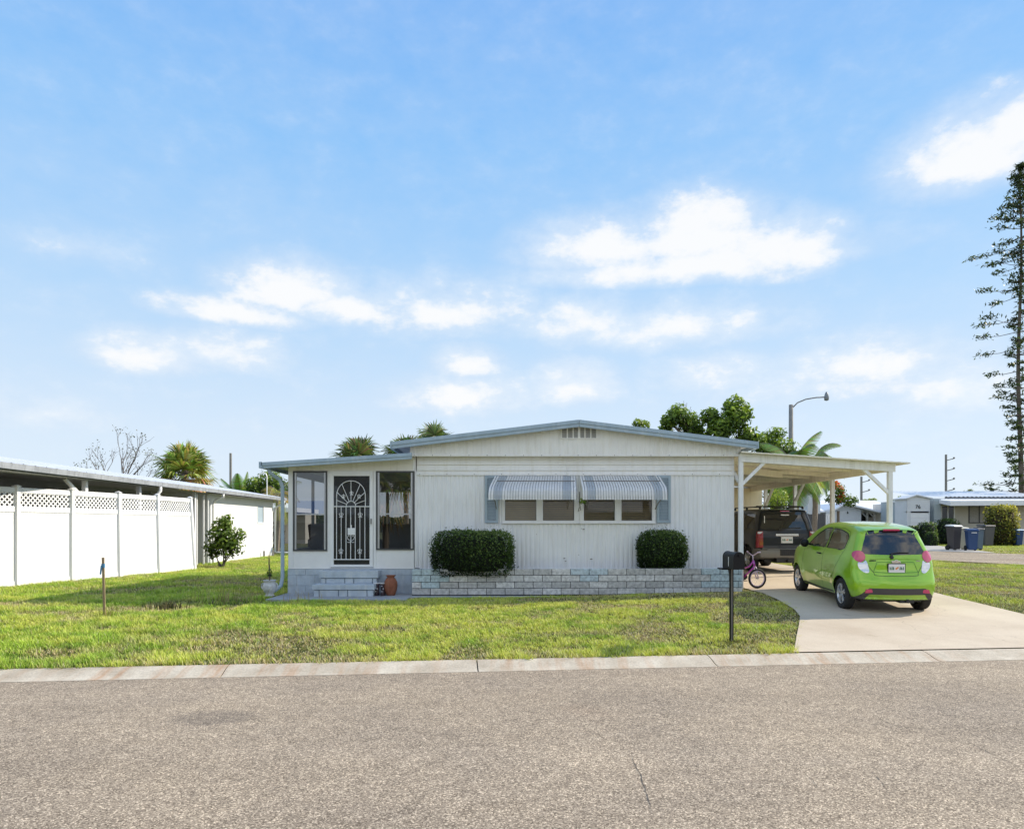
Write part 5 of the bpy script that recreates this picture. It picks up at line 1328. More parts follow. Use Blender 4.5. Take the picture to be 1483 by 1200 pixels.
# dry weeds and dead plants
def weeds(name, label, x, y, n, h, spread, cols, group=None, w=.004):
    t = thing(name, label, 'weeds', (x, y, G(x, y)), 0, group)
    V = []; c = []
    for k in range(n):
        a = random.uniform(0, 2*PI); r = abs(random.gauss(0, spread)); bx_, by_ = x+math.cos(a)*r, y+math.sin(a)*r*.6; hh = h*random.uniform(.5, 1.2); ln = random.uniform(.05, .6)*hh; b_ = random.uniform(0, 2*PI)
        z = G(bx_, by_)-.01; mid = (bx_+math.cos(b_)*ln*.35, by_+math.sin(b_)*ln*.35, z+hh*.6); tip = (bx_+math.cos(b_)*ln, by_+math.sin(b_)*ln, z+hh)
        V += [(bx_-w, by_, z), (bx_+w, by_, z), (mid[0]+w*.7, mid[1], mid[2]), (mid[0]-w*.7, mid[1], mid[2])]; V += [(mid[0]-w*.7, mid[1], mid[2]), (mid[0]+w*.7, mid[1], mid[2]), (tip[0]+w*.2, tip[1], tip[2]), (tip[0]-w*.2, tip[1], tip[2])]
        col = random.choice(cols); c += [col]*8
    V = np.array(V); npmesh('stalks', V, np.arange(len(V)).reshape(-1, 4), np.array(c), m_leaf, t)
DRY = [(.42, .33, .18), (.5, .42, .25), (.32, .24, .12)]
weeds('dry_weeds', 'tall dry stalks sprouting left of the porch slab', -5.9, 14.0, 90, .34, .5, DRY+[(.2, .26, .06)])
weeds('dry_weeds', 'few bleached stalks along the front edge of the porch slab', -4.4, 14.15, 30, .24, .55, DRY)
weeds('dry_weeds', 'small tuft of yellow grass at the foot of the wooden stake', sx_+.15, sy_-.1, 90, .16, .16, [(.4, .42, .10), (.3, .36, .06), (.5, .42, .2)])
weeds('dark_weeds', 'dark clump of dead leaves in the left lawn near the stake', WX(240, 13), 13.0, 110, .15, .2, [(.05, .06, .03), (.12, .12, .06), (.24, .2, .12)], w=.009)
weeds('creeping_weeds', 'low brown weeds trodden round the mailbox post', mx+.05, my-.05, 140, .06, .28, [(.07, .08, .03), (.3, .24, .14), (.16, .2, .05)], w=.006)

# ------------------------------------------------------------ child's bicycle
m_bpink = M('violet_bike_paint', (.48, .05, .40), .25, .1, 20, coat=.8); m_bwhite = M('pale_pink_parts', (.72, .55, .66), .4)
fx, fy = 5.49, 15.30; bg_ = G(fx, fy)+.014; rW = .222
bike = thing('kids_bicycle', 'small purple bicycle parked behind the left carport post', 'bicycle', (fx, fy, bg_))
bd = Vector((-.52, .85, 0)).normalized()    # frame runs from the front axle back to the rear axle
def bikewheel(cx_, cy_, a, nm):
    """a: heading angle of wheel plane"""
    u = Vector((math.cos(a), math.sin(a), 0)); c_ = Vector((cx_, cy_, bg_+rW))
    mb = MB(); mb.tube([c_+u*(rW-.022)*math.cos(t)+Vector((0, 0, 1))*(rW-.022)*math.sin(t) for t in np.linspace(0, 2*PI, 36, endpoint=False)], .022, 8, closed=True); t_ = mb.build('wheel', m_tyre, bike, smooth=True)
    mb = MB(); mb.tube([c_+u*(rW-.052)*math.cos(t)+Vector((0, 0, 1))*(rW-.052)*math.sin(t) for t in np.linspace(0, 2*PI, 36, endpoint=False)], .010, 6, closed=True)
    mb.build('rim', m_bwhite, t_, smooth=True)
    mb = MB(); nrm = u.cross(Vector((0, 0, 1)))
    for k in range(16):
        t = 2*PI*k/16; mb.tube([c_+nrm*.02*(1 if k % 2 else -1), c_+u*(rW-.055)*math.cos(t)+Vector((0, 0, 1))*(rW-.055)*math.sin(t)], .0016, 4)
    mb.tube([c_-nrm*.045, c_+nrm*.045], .014, 8); mb.build('spokes', m_chrome, t_)
    return c_, nrm
c1, n1_ = bikewheel(fx, fy, R(12), 'front'); rxy = Vector((fx, fy, 0))+bd*.62; c2, n2_ = bikewheel(rxy.x, rxy.y, math.atan2(bd.y, bd.x), 'rear')
hdt = c1-bd*(-.10)+Vector((0, 0, .42)); Zv = Vector((0, 0, 1))
hb = c1+bd*.07+Zv*.26; ht = c1+bd*.11+Zv*.40; bb = c1+bd*.36+Zv*.02; st = c2-bd*.14+Zv*.34
mb = MB(); mb.tube([hb, bb], .019, 8); mb.tube([ht-Zv*.03, c1+bd*.22+Zv*.26, st-Zv*.17+(-bd)*.0], .019, 8); mb.tube([bb, st], .016, 8); mb.tube([hb, ht], .022, 8)
for s_ in (-1, 1): mb.tube([bb+n2_*.03*s_, c2+n2_*.045*s_], .010, 6); mb.tube([st-Zv*.06, c2+n2_*.045*s_], .009, 6)
mb.build('frame', m_bpink, bike, smooth=True)
mb = MB(); cr_ = c1+bd*.07+Zv*.255
for s_ in (-1, 1): mb.tube([cr_+n1_*.05*s_, c1+n1_*.045*s_], .013, 6)
mb.tube([cr_-n1_*.05, cr_+n1_*.05], .014, 6); mb.build('fork', m_bwhite, bike, smooth=True)
mb = MB(); hh_ = c1+bd*.125+Zv*.52; mb.tube([ht, hh_], .012, 6)
mb.tube([hh_+n1_*.25-Vector((0, .07, -.07)), hh_+n1_*.20+Zv*.06, hh_+n1_*.05, hh_-n1_*.05, hh_-n1_*.20+Zv*.06, hh_-n1_*.25-Vector((0, .07, -.07))], .011, 6); mb.build('handlebar', m_bwhite, bike, smooth=True)
mb = MB()
for s_ in (-1, 1): mb.tube([hh_+n1_*.20*s_+Zv*.065, hh_+n1_*.27*s_+Zv*.075-Vector((0, .05, 0))], .017, 8)
mb.build('grip', m_bwhite, bike)
mb = MB(); mb.lathe([(0, 0), (.05, .01), (.075, .03), (.05, .055), (0, .06)], st+Zv*.05, n=14); mb.tube([st-Zv*.02, st+Zv*.06], .011, 6); mb.build('saddle', m_bpink, bike, smooth=True)
mb = MB(); mb.lathe([(.07, -.006), (.075, 0), (.07, .006), (.0, .006)], bb, 'y', 16); mb.bar(bb, bb+bd*.06-Zv*.1+n2_*.05, .014); mb.bar(bb+bd*.03-Zv*.1+n2_*.03, bb+bd*.03-Zv*.1+n2_*.12, .05, .015); mb.bar(bb, bb-bd*.06+Zv*.1-n2_*.05, .014); mb.build('crank', m_plast, bike)

# ------------------------------------------------------------ vinyl fence
bpy.context.view_layer.update()
fn_ = thing('lattice_fence', 'white vinyl privacy fence with lattice top along the left boundary', 'fence', (-12, 20, .2))
posts = [(-13.25, 16.6), (-12.9, 17.9-.1), (-12.5, 19.4), (-12.12, 21.1), (-11.75, 22.75), (-11.50, 24.75)]
lean = [(0, 0), (0, 0), (0, 0), (-.03, 0), (-.06, 0), (-.16, 0)]
H = 2.58
posts = [(-13.7, 14.6)]+posts; lean = [(0, 0)]+lean
for (x, y), (lx, ly) in zip(posts, lean):
    g = G(x, y); mb = MB(); mb.bar((x, y, g-.05), (x+lx, y+ly, g+H), .127, .127, (0, 1, 0)); mb.build('post', m_vinyl, fn_, bevel=.006)
    mb = MB(); c_ = Vector((x+lx, y+ly, g+H)); mb.box(c_.x-.078, c_.x+.078, c_.y-.078, c_.y+.078, c_.z, c_.z+.02)
    mb.add([c_+Vector(v) for v in ((-.07, -.07, .02), (.07, -.07, .02), (.07, .07, .02), (-.07, .07, .02), (0, 0, .06))], [(0, 1, 4), (1, 2, 4), (2, 3, 4), (3, 0, 4)]); mb.build('post_cap', m_vinyl, fn_)
for i in range(len(posts)-1):
    (x0, y0), (x1, y1) = posts[i], posts[i+1]; l0, l1 = lean[i], lean[i+1]
    A = Vector((x0, y0, 0)); Bv = Vector((x1, y1, 0)); u = (Bv-A); Lg = u.length; u.normalize(); g0, g1 = G(x0, y0), G(x1, y1)
    def pt_(s, z, off=0):
        t = s/Lg; lx = (l0[0]*(1-t)+l1[0]*t)*z/H; p = A+u*s; nrm = u.cross(Vector((0, 0, 1)))
        return (p.x+lx+nrm.x*off, p.y+nrm.y*off, g0*(1-t)+g1*t+z)
    def slab(mb, s0, s1, z0, z1, th): mb.hexa([pt_(s0, z0, -th), pt_(s1, z0, -th), pt_(s1, z0, th), pt_(s0, z0, th), pt_(s0, z1, -th), pt_(s1, z1, -th), pt_(s1, z1, th), pt_(s0, z1, th)])
    mb = MB(); a, b_ = .05, Lg-.05
    slab(mb, a, b_, 2.42, 2.56, .025); mb.build('rail', m_vinyl, fn_, bevel=.004)
    mb = MB(); slab(mb, a, b_, 1.92, 2.06, .03); mb.build('rail', m_vinyl, fn_, bevel=.004)
    mb = MB(); slab(mb, a, b_, .0, .12, .03); mb.build('rail', m_vinyl, fn_, bevel=.004)
    mb = MB(); s_ = a
    while s_ < b_-.02: slab(mb, s_+.0015, min(s_+.1485, b_), .1, 1.94, .011); s_ += .15
    slab(mb, a, b_, .1, 1.94, .0095); mb.build('panel', m_vinyl, fn_)
    mb = MB(); z0, z1 = 2.04, 2.44; hgt = z1-z0; s_ = a-hgt
    while s_ < b_:
        for dr_, off in ((1, .006), (-1, -.006)):
            p, q = (s_, z0), (s_+hgt, z1)
            if dr_ < 0: p, q = (s_, z1), (s_+hgt, z0)
            sa, sb_ = max(p[0], a), min(q[0], b_)
            if sb_-sa < .03: continue
            zz = lambda s: p[1]+(q[1]-p[1])*(s-p[0])/hgt
            mb.bar(pt_(sa, zz(sa), off), pt_(sb_, zz(sb_), off), .006, .034, (0, 0, 1))
        s_ += .135
    mb.build('lattice', m_vinyl, fn_)

# ------------------------------------------------------------ neighbour's home on the left
nb = thing('neighbour_house', 'long low white house with metal roof and gutter behind the lattice fence', 'house', (-14.5, 28, .2))
ye, xw = -12.2, -12.7
mb = MB(); mb.box(xw-.1, xw, 28.6, 36.3, .1, 1.99); mb.box(xw-.1, xw, 28.6, 34.1, 1.99, 2.80); mb.box(xw-.1, xw, 34.9, 36.3, 1.99, 2.80); mb.box(xw-.1, xw, 28.6, 36.3, 2.80, 3.3)
mb.box(-20, xw-.1, 36.2, 36.3, .1, 3.3); mb.box(-20, xw-.1, 28.6, 28.7, .1, 3.2); mb.build('wall', m_stucco, nb)
mb = MB(); mb.box(-15.2, -15.1, 5, 28.6, .1, 3.3); mb.build('recessed_wall', m_shadewall, nb)
mb = MB(); mb.box(xw-.08, xw-.02, 34.1, 34.9, 1.99, 2.80); w_ = mb.build('window', m_shutter, nb)
mb = MB(); mb.box(xw-.01, xw+.03, 34.04, 34.96, 1.93, 1.99); mb.box(xw-.01, xw+.02, 34.04, 34.1, 1.99, 2.8); mb.box(xw-.01, xw+.02, 34.9, 34.96, 1.99, 2.8); mb.box(xw-.01, xw+.02, 34.04, 34.96, 2.8, 2.85); mb.build('window_frame', m_frame, w_)
mb = MB(); vs = []; ysr = np.arange(4, 36.9, .42); k = 0
for y in ysr:
    for dy in (0, .05, .06, .11): 
        dz = .028 if dy in (.05, .06) else 0; vs += [(ye, y+dy, 3.30+dz), (-16.6, y+dy, 4.02+dz)]
n_ = len(vs)//2; mb.add(vs, [(2*i, 2*i+1, 2*i+3, 2*i+2) for i in range(n_-1)])
vs2 = [(-16.6-(v[0]+16.6), v[1], v[2]) for v in vs]
o_ = len(mb.v); mb.v += vs2; [mb.face((o_+2*i, o_+2*i+2, o_+2*i+3, o_+2*i+1)) for i in range(n_-1)]
mb.build('roof', m_roof, nb)
mb = MB(); mb.prism([(ye-.02, 3.17), (ye+.09, 3.155), (ye+.11, 3.30), (ye+.0, 3.31)], 4, 36.75, 'xz'); mb.build('gutter', M('gutter_metal', (.40, .42, .45), .4, .25, 3, dirt=((.12, .12, .13), .75)), nb)
mb = MB(); mb.add([(ye, 4, 3.12), (ye, 36.7, 3.12), (-15.1, 36.7, 3.22), (-15.1, 4, 3.22)], [(0, 1, 2, 3)]); mb.build('soffit', m_shadewall, nb)
for y in (20.1, 23.0, 27.0):
    mb = MB(); mb.box(-12.62, -12.5, y-.06, y+.06, .1, 3.12); mb.build('porch_post', m_cppaint, nb)
mb = MB(); mb.bar((-12.56, 20.0, 2.6), (-12.56, 19.2, 3.1), .08); mb.build('brace', m_cppaint, nb)
def dspout(y, dx, z0=.25, kick=False):
    mb = MB(); p = [(ye+.06, y, 3.14), (ye+.06, y, 3.02), (xw+.2, y+.05, 2.86), (xw+.06, y+.1, 2.72), (xw+.06, y+.1, z0)]
    if kick: p += [(xw+.1, y+.1, z0-.02), (xw+1.6, y+.2, z0-.05)]
    mb.tube(p, .055, 8); mb.build('downspout', m_pipe, nb, smooth=True)
dspout(28.75, 0); dspout(36.4, 0, .42, True)
mb = MB(); mb.tube([(ye+.06, 23.6, 3.14), (ye+.06, 23.6, 3.0), (ye-.05, 23.5, 2.8), (ye-.05, 23.5, 2.5)], .06, 8); mb.build('downspout', m_pipe, nb, smooth=True)
mb = MB(); mb.box(xw, xw+.06, 28.66, 28.8, .2, 2.9); mb.build('corner_board', m_frame, nb)
for y in (27.3, 27.9, 28.3):
    mb = MB(); mb.tube([(xw+.1, y, .2), (xw+.1, y, 3.1)], .05, 8); mb.build('conduit', m_pipe, nb)
mb = MB(); mb.lathe([(0, 0), (.12, .02), (.13, .1), (0, .14)], (-14.9, 22.2, 2.75), 'x', 14); mb.build('wall_lamp', m_chrome, nb)
for y in (34.6, 35.9): mb = MB(); mb.tube([(xw+.15, y, .2), (xw+.15, y, .55)], .05, 8); mb.build('vent_pipe', m_pole, nb)
# curved mast on its roof
ms = thing('roof_mast', 'thin crook-shaped metal mast at the far end of the neighbour roof', 'mast', (-12.4, 34.5, 3.3))
mb = MB(); mb.tube([(-12.4, 34.6, 3.3), (-12.4, 34.6, 4.3), (-12.45, 34.6, 4.45), (-12.6, 34.6, 4.52), (-12.78, 34.6, 4.45), (-12.82, 34.6, 4.25)], .025, 6); mb.build('mast', m_pipe, ms)

# ------------------------------------------------------------ trees
def limb(mb, p, d, L, r, depth, spread=.6, tips=None, bend=.25, ratio=.72, min_r=.008, up=.1):
    p = Vector(p); d = Vector(d).normalized(); pts = [p.copy()]; rs = [r]; n = 4
    for k in range(n):
        d = (d+Vector((random.uniform(-1, 1), random.uniform(-1, 1), random.uniform(-1, 1)+up))*bend*.5).normalized(); p = p+d*L/n; pts.append(p.copy()); rs.append(r*(1-.4*(k+1)/n))
    mb.tube(pts, rs, 7 if r > .04 else 4, cap=False)
    if depth <= 0 or r*ratio < min_r:
        if tips is not None: tips.append(tuple(p))
        return
    for k in range(random.choice((2, 3))):
        nd = (d+Vector((random.uniform(-1, 1), random.uniform(-1, 1), random.uniform(-.6, 1)))*spread).normalized()
        limb(mb, pts[-1] if k else pts[-2], nd, L*random.uniform(.6, .85), r*.6*random.uniform(.8, 1), depth-1, spread, tips, bend, ratio, min_r, up)
# bushy shrub by the neighbour's wall
def bush(name, label, x, y, blobs, n, L, W, cols, stem_r=.03, cat='bush', nst=7, group=None, shell=.35):
    g = G(x, y); t = thing(name, label, cat, (x, y, g), 0, group); mb = MB()
    for k in range(nst):
        b_ = random.choice(blobs); mb.tube([(x+random.uniform(-.1, .1), y+random.uniform(-.1, .1), g-.03), (x*.5+b_[0]*.5, y*.5+b_[1]*.5, g*.5+b_[2]*.5-.1), (b_[0]+random.uniform(-.5, .5)*b_[3], b_[1], b_[2]+random.uniform(0, .6)*b_[5])], [stem_r, stem_r*.7, stem_r*.3], 5)
    mb.build('stems', m_bark, t); crown('foliage', blobs, n, L, W, cols, m_leaf, t, shell); return t
bx_, by_ = WX(322, 26.0), 26.0
bush('leafy_bush', 'loose green bush with large leaves against the white neighbour wall', bx_, by_, [(bx_, by_, 1.5, .62, .5, .6), (bx_+.25, by_, 1.05, .6, .5, .5), (bx_-.35, by_, .95, .4, .4, .45), (bx_+.1, by_, 1.95, .35, .35, .35), (bx_+.68, by_, 1.45, .22, .25, .3)], 1500, .17, .085, [(.03, .04, .01), (.07, .11, .02), (.20, .30, .04), (.40, .45, .08)], shell=.15)
# bare tree
def bare_tree():
    x, y = WX(165, 46), 46; t = thing('bare_tree', 'nearly leafless grey tree rising behind the neighbour roof', 'tree', (x, y, .3)); mb = MB(); tips = []
    random.seed(5); mb.tube([(x, y, .3), (x+.1, y, 3.6)], [.22, .16], 8)
    for dxy, L in (((.25, 0, 1), 2.4), ((-.75, .2, .8), 2.2), ((.8, 0, .9), 1.7), ((-.25, .5, 1), 1.9), ((-.5, -.3, .6), 1.7)): limb(mb, (x+.1, y, 3.0), dxy, L*.82, .10, 4, .62, tips, .3, up=.18, min_r=.006)
    mb.build('trunk', m_bareb, t); T = np.array(tips); n = 260; P = T[RNG.integers(0, len(T), n)]+RNG.normal(size=(n, 3))*.12
    V, Fc, c = leaf_quads(P, RNG.normal(size=(n, 3)), .13, .08, lerp_cols([(.05, .04, .03), (.16, .15, .08), (.2, .24, .08)], RNG.random(n))); npmesh('leaves', V, Fc, c, m_leaf, t)
bare_tree()
# palms
def fan_palm(name, label, x, y, ztop, r, n, cols, dead=.2, trunk=.16, group=None, squash=1.0):
    g = G(x, y); t = thing(name, label, 'palm tree', (x, y, g), 0, group); mb = MB(); k = 0; pts = []; rs = []
    z = g
    while z < ztop-.2: pts.append((x+.05*math.sin(z), y, z)); rs.append(trunk*(1+.08*(k % 2))); z += .25; k += 1
    mb.tube(pts+[(x, y, ztop)], rs+[trunk], 9); mb.build('trunk', m_pbark, t)
    V = []; c = []; st_ = MB()
    for i in range(n):
        u = (i+.5)/n; el_ = R(82)-u*R(140)+random.uniform(-.15, .15); a = i*2.39996+random.uniform(-.2, .2)
        d = Vector((math.cos(a)*math.cos(el_), math.sin(a)*math.cos(el_), math.sin(el_)*squash)); isd = u > 1-dead
        pl = r*.45*random.uniform(.85, 1.1)*(.7 if isd else 1); base_ = Vector((x, y, ztop)); hub = base_+d*pl+Vector((0, 0, -.12*r*(1-d.z)))
        st_.tube([base_, base_+d*pl*.5, hub], .02, 4, cap=False)
        side = d.cross(Vector((0, 0, 1))); side = side.normalized() if side.length > .1 else Vector((math.sin(a), -math.cos(a), 0)); upv = side.cross(d).normalized()
        bl = r*.62*random.uniform(.8, 1.1); nb_ = 26
        for k in range(nb_):
            th = R(-125)+R(250)*k/(nb_-1); dd = (d*math.cos(th)+side*math.sin(th)); dd = (dd+upv*.15*math.cos(th*2)).normalized(); ll = bl*(.72+.28*math.cos(th))
            mid = hub+dd*ll*.55; tip = hub+dd*ll+Vector((0, 0, -1))*ll*random.uniform(.12, .42 if not isd else .9); w_ = .028*r
            wv = dd.cross(upv)*w_
            col = random.choice(cols[0] if not isd else cols[1]); col = tuple(q*random.uniform(.7, 1.25) for q in col)
            V += [hub-wv*.3, hub+wv*.3, mid+wv, mid-wv, mid-wv, mid+wv, tip+wv*.1, tip-wv*.1]; c += [col]*8
    st_.build('petioles', m_pbark, t); V = np.array([tuple(v) for v in V]); npmesh('fronds', V, np.arange(len(V)).reshape(-1, 4), np.array(c), m_leaf, t); return t
GP = [(.14, .20, .04), (.26, .34, .07), (.42, .48, .12), (.55, .55, .2)]; DP = [(.62, .42, .2), (.75, .50, .28), (.5, .42, .15)]
OG = [(.09, .14, .05), (.18, .23, .08), (.28, .34, .13)]
def feather_palm(name, label, x, y, ztop, r, n, cols, droop=.5, elr=(80, -30), trunk=.12, group=None, lw=.03):
    g = G(x, y); t = thing(name, label, 'palm tree', (x, y, g), 0, group); mb = MB(); mb.tube([(x, y, g), (x+.1, y, (g+ztop)/2), (x, y, ztop)], [trunk*1.2, trunk, trunk*.9], 9); mb.build('trunk', m_pbark, t)
    V = []; c = []; st_ = MB()
    for i in range(n):
        u = (i+.5)/n; el_ = R(elr[0]+(elr[1]-elr[0])*u); a = i*2.39996; d = Vector((math.cos(a)*math.cos(el_), math.sin(a)*math.cos(el_), math.sin(el_))); p = Vector((x, y, ztop)); pts = [p.copy()]; ns = 9
        for k in range(ns): d = (d+Vector((0, 0, -1))*droop*.28).normalized(); p = p+d*r/ns; pts.append(p.copy())
        st_.tube(pts, [.025]*5+[.012]*(len(pts)-5), 4, cap=False)
        side = Vector((-math.sin(a), math.cos(a), 0)); col0 = random.choice(cols)
        for k in range(1, len(pts)-1):
            for sub in (0, .33, .66):
                q = pts[k].lerp(pts[k+1], sub); fw = (pts[k+1]-pts[k]).normalized(); ll = r*.30*math.sin(PI*min(.95, (k+sub)/ns*.85+.12))+.05
                for s_ in (-1, 1):
                    dd = (side*s_+fw*.6+Vector((0, 0, -.35))).normalized(); tip = q+dd*ll+Vector((0, 0, -.25*ll)); w_ = fw*lw; col = tuple(v*random.uniform(.75, 1.25) for v in col0)
                    V += [q-w_*.5, q+w_*.5, tip+w_*.1, tip-w_*.1]; c += [col]*4
    st_.build('frond_stems', m_pbark, t); V = np.array([tuple(v) for v in V]); npmesh('fronds', V, np.arange(len(V)).reshape(-1, 4), np.array(c), m_leaf, t); return t
random.seed(11)
fan_palm('fan_palm', 'bushy fan palm with brown dead fronds above the neighbour roof', WX(268, 42), 42, 5.0, 2.25, 54, (GP, DP), .38, .2)
feather_palm('feather_palm', 'small upright green palm beside the dark pole behind the neighbour roof', WX(350, 48), 48, 3.6, 2.1, 12, [(.10, .2, .04), (.18, .3, .06)], .25, (85, 20), lw=.09)
feather_palm('feather_palm', 'dark young palm just left of the dark pole', WX(328, 50), 50, 3.4, 1.6, 12, OG, .6, (70, -10), lw=.08)
fan_palm('fan_palm', 'fan palm showing its grey-green crown above the porch roof', WX(519, 46), 46, 6.0, 2.2, 34, (OG+[(.22, .24, .12)], DP), .2, .17)
fan_palm('fan_palm', 'fan palm with tan dead fronds in the notch between the two roofs', WX(588, 46), 46, 6.1, 2.3, 34, (OG, DP), .4, .15)
fan_palm('fan_palm', 'fan palm with three spiky fronds above the left end of the main roof', WX(628, 40), 40, 6.5, 1.7, 18, (OG, DP), .15, .16)
# broadleaf trees
def broad_tree(name, label, x, y, blobs, n, L, W, cols, tr=.2, shell=.45, group=None, cat='tree'):
    g = G(x, y); t = thing(name, label, cat, (x, y, g), 0, group); mb = MB(); zc = min(b_[2] for b_ in blobs)-.6
    mb.tube([(x, y, g-.1), (x+.1, y, (g+zc)/2), (x, y, zc)], [tr*1.2, tr, tr*.8], 9)
    for b_ in blobs: mb.tube([(x, y, zc-.2), ((x+b_[0])/2, (y+b_[1])/2, (zc+b_[2])/2), (b_[0], b_[1], b_[2]+b_[5]*.3)], [tr*.6, tr*.4, tr*.15], 6)
    mb.build('trunk', m_bark, t); crown('crown', blobs, n, L, W, cols, m_leaf, t, shell); return t
def PB(px, py, Y, r, rz=None): return (WX(px, Y), Y+random.uniform(-.5, .5), WZ(py, Y), r, r*.9, rz or r*.9)
BT = [(.015, .03, .008), (.06, .11, .018), (.18, .28, .035), (.42, .54, .09)]
random.seed(3)
broad_tree('umbrella_tree', 'broad-leaved tree with lumpy glossy crown above the right roof slope', WX(1020, 36), 36,
  [PB(980, 602, 36, .65), PB(968, 612, 36, .5), PB(1000, 615, 36, .7), PB(1030, 603, 36, .6), PB(1066, 590, 36, .72), PB(1060, 610, 36, .8), PB(1040, 625, 36, .8), PB(1010, 632, 36, .8), PB(1080, 632, 36, .6), PB(1075, 600, 36, .5), PB(965, 625, 36, .5), PB(1095, 640, 36, .6)], 5600, .26, .12, BT, .25, .3)
random.seed(9)
mb = MB()
tw = thing('bare_twigs', 'spray of bare grey twigs sticking up behind the lumpy tree', 'branch', (WX(990, 36.3), 36.3, 7))
for k in range(12): a = random.uniform(-1.1, 1.1); p0 = (WX(990, 36.3), 36.3, 7.0); mb.tube([p0, (p0[0]+math.sin(a)*.5, 36.3, 7.3+.3*math.cos(a)), (p0[0]+math.sin(a)*.9, 36.3, 7.6+.9*math.cos(a)*random.uniform(.4, 1))], [.03, .02, .008], 4)
mb.build('twigs', m_bareb, tw)
broad_tree('small_tree', 'small leafy treetop peeping over the right roof slope', WX(928, 38), 38, [PB(922, 615, 38, .35), PB(932, 617, 38, .35)], 260, .2, .1, LIME, .1)
broad_tree('dark_tree', 'dark green tree between the roof corner and the street lamp', WX(1120, 38), 38, [PB(1112, 640, 38, .75), PB(1126, 630, 38, .6), PB(1108, 656, 38, .8), PB(1130, 655, 38, .9), PB(1122, 680, 38, 1.2), PB(1128, 712, 38, 1.1)], 4200, .22, .1, BT, .2, .3)
feather_palm('feather_palm', 'pale green feathery palm behind the carport roof', WX(1150, 33), 33, 4.7, 2.2, 16, [(.20, .32, .07), (.34, .44, .12), (.12, .20, .05)], .55, (78, -50), .13, lw=.10)
feather_palm('feather_palm', 'palm with hanging fronds to the right of the street lamp', WX(1178, 35), 35, 5.1, 1.9, 16, [(.12, .22, .06), (.24, .34, .10)], .9, (80, -60), .13, lw=.10)
random.seed(21)
broad_tree('small_tree', 'bright green round bush beside the shed behind the carport', WX(1124, 30), 30, [PB(1122, 722, 30, .5), PB(1128, 730, 30, .45), PB(1117, 735, 30, .4)], 1400, .09, .05, LIME, .08)
# street lamp on a wooden pole
lx_ = WX(1145.5, 40); lp = thing('street_lamp', 'wooden street lamp pole with long curved arm behind the carport', 'street lamp', (lx_, 40, .6))
mb = MB(); mb.tube([(lx_, 40, .5), (lx_, 40, WZ(586, 40))], [.17, .12], 10); mb.build('pole', m_pole, lp, smooth=True)
mb = MB(); z_ = lambda p: WZ(p, 40); mb.tube([(WX(1147, 40), 40, z_(591)), (WX(1155, 40), 40, z_(583)), (WX(1167, 40), 40, z_(578)), (WX(1182, 40), 40, z_(575.5)), (WX(1194, 40), 40, z_(575))], .035, 8); mb.build('arm', m_pole, lp, smooth=True)
mb = MB(); xh = WX(1197, 40); mb.lathe([(0, -.22), (.12, -.18), (.14, 0), (.09, .2), (.05, .3), (0, .32)], (xh, 40, z_(575)), 'z', 12); mb.build('lamp_head', M('lamp_head', (.22, .25, .27), .4), lp, smooth=True)
# utility poles
def upole(px, Y, pt_y, label, arms=0, r=.13):
    x = WX(px, Y); t = thing('utility_pole', label, 'utility pole', (x, Y, .6)); mb = MB(); zt_ = WZ(pt_y, Y); mb.tube([(x, Y, .3), (x, Y, zt_)], [r*1.2, r], 8); mb.build('pole', m_pole, t)
    for k in range(arms):
        mb = MB(); z = zt_-.5-.9*k; mb.bar((x+.1, Y, z), (x+.7, Y, z+.15), .07); mb.lathe([(0, 0), (.08, .02), (.08, .14), (0, .18)], (x+.7, Y, z+.12), n=8); mb.build('insulator_arm', m_pole, t)
upole(334, 50, 656, 'thin dark pole behind the neighbour roof', 0, .09); upole(1370, 60, 658, 'dark utility pole with stubby arms above the right-hand house', 4, .09); upole(1247.5, 62, 690, 'short thin utility pole seen under the carport corner', 2, .1)
# orange-flowering tree
ox = WX(1214, 36); ot = thing('flowering_tree', 'green tree with hanging orange blossoms behind the carport post', 'tree', (ox, 36, .6))
mb = MB(); mb.tube([(ox, 36, .5), (ox, 36, 2.6)], [.1, .07], 8); mb.build('trunk', m_bark, ot)
crown('crown', [PB(1214, 715, 36, .45, .6), PB(1226, 725, 36, .5, .35), PB(1207, 722, 36, .35)], 700, .16, .08, MIDG, m_leaf, ot, .3)
crown('blossom', [PB(1212, 703, 36, .35, .3), PB(1219, 715, 36, .16, .5), PB(1215, 722, 36, .12, .4)], 700, .14, .07, [(.5, .1, .02), (.8, .18, .03), (.85, .3, .08)], m_leaf, ot, .2)
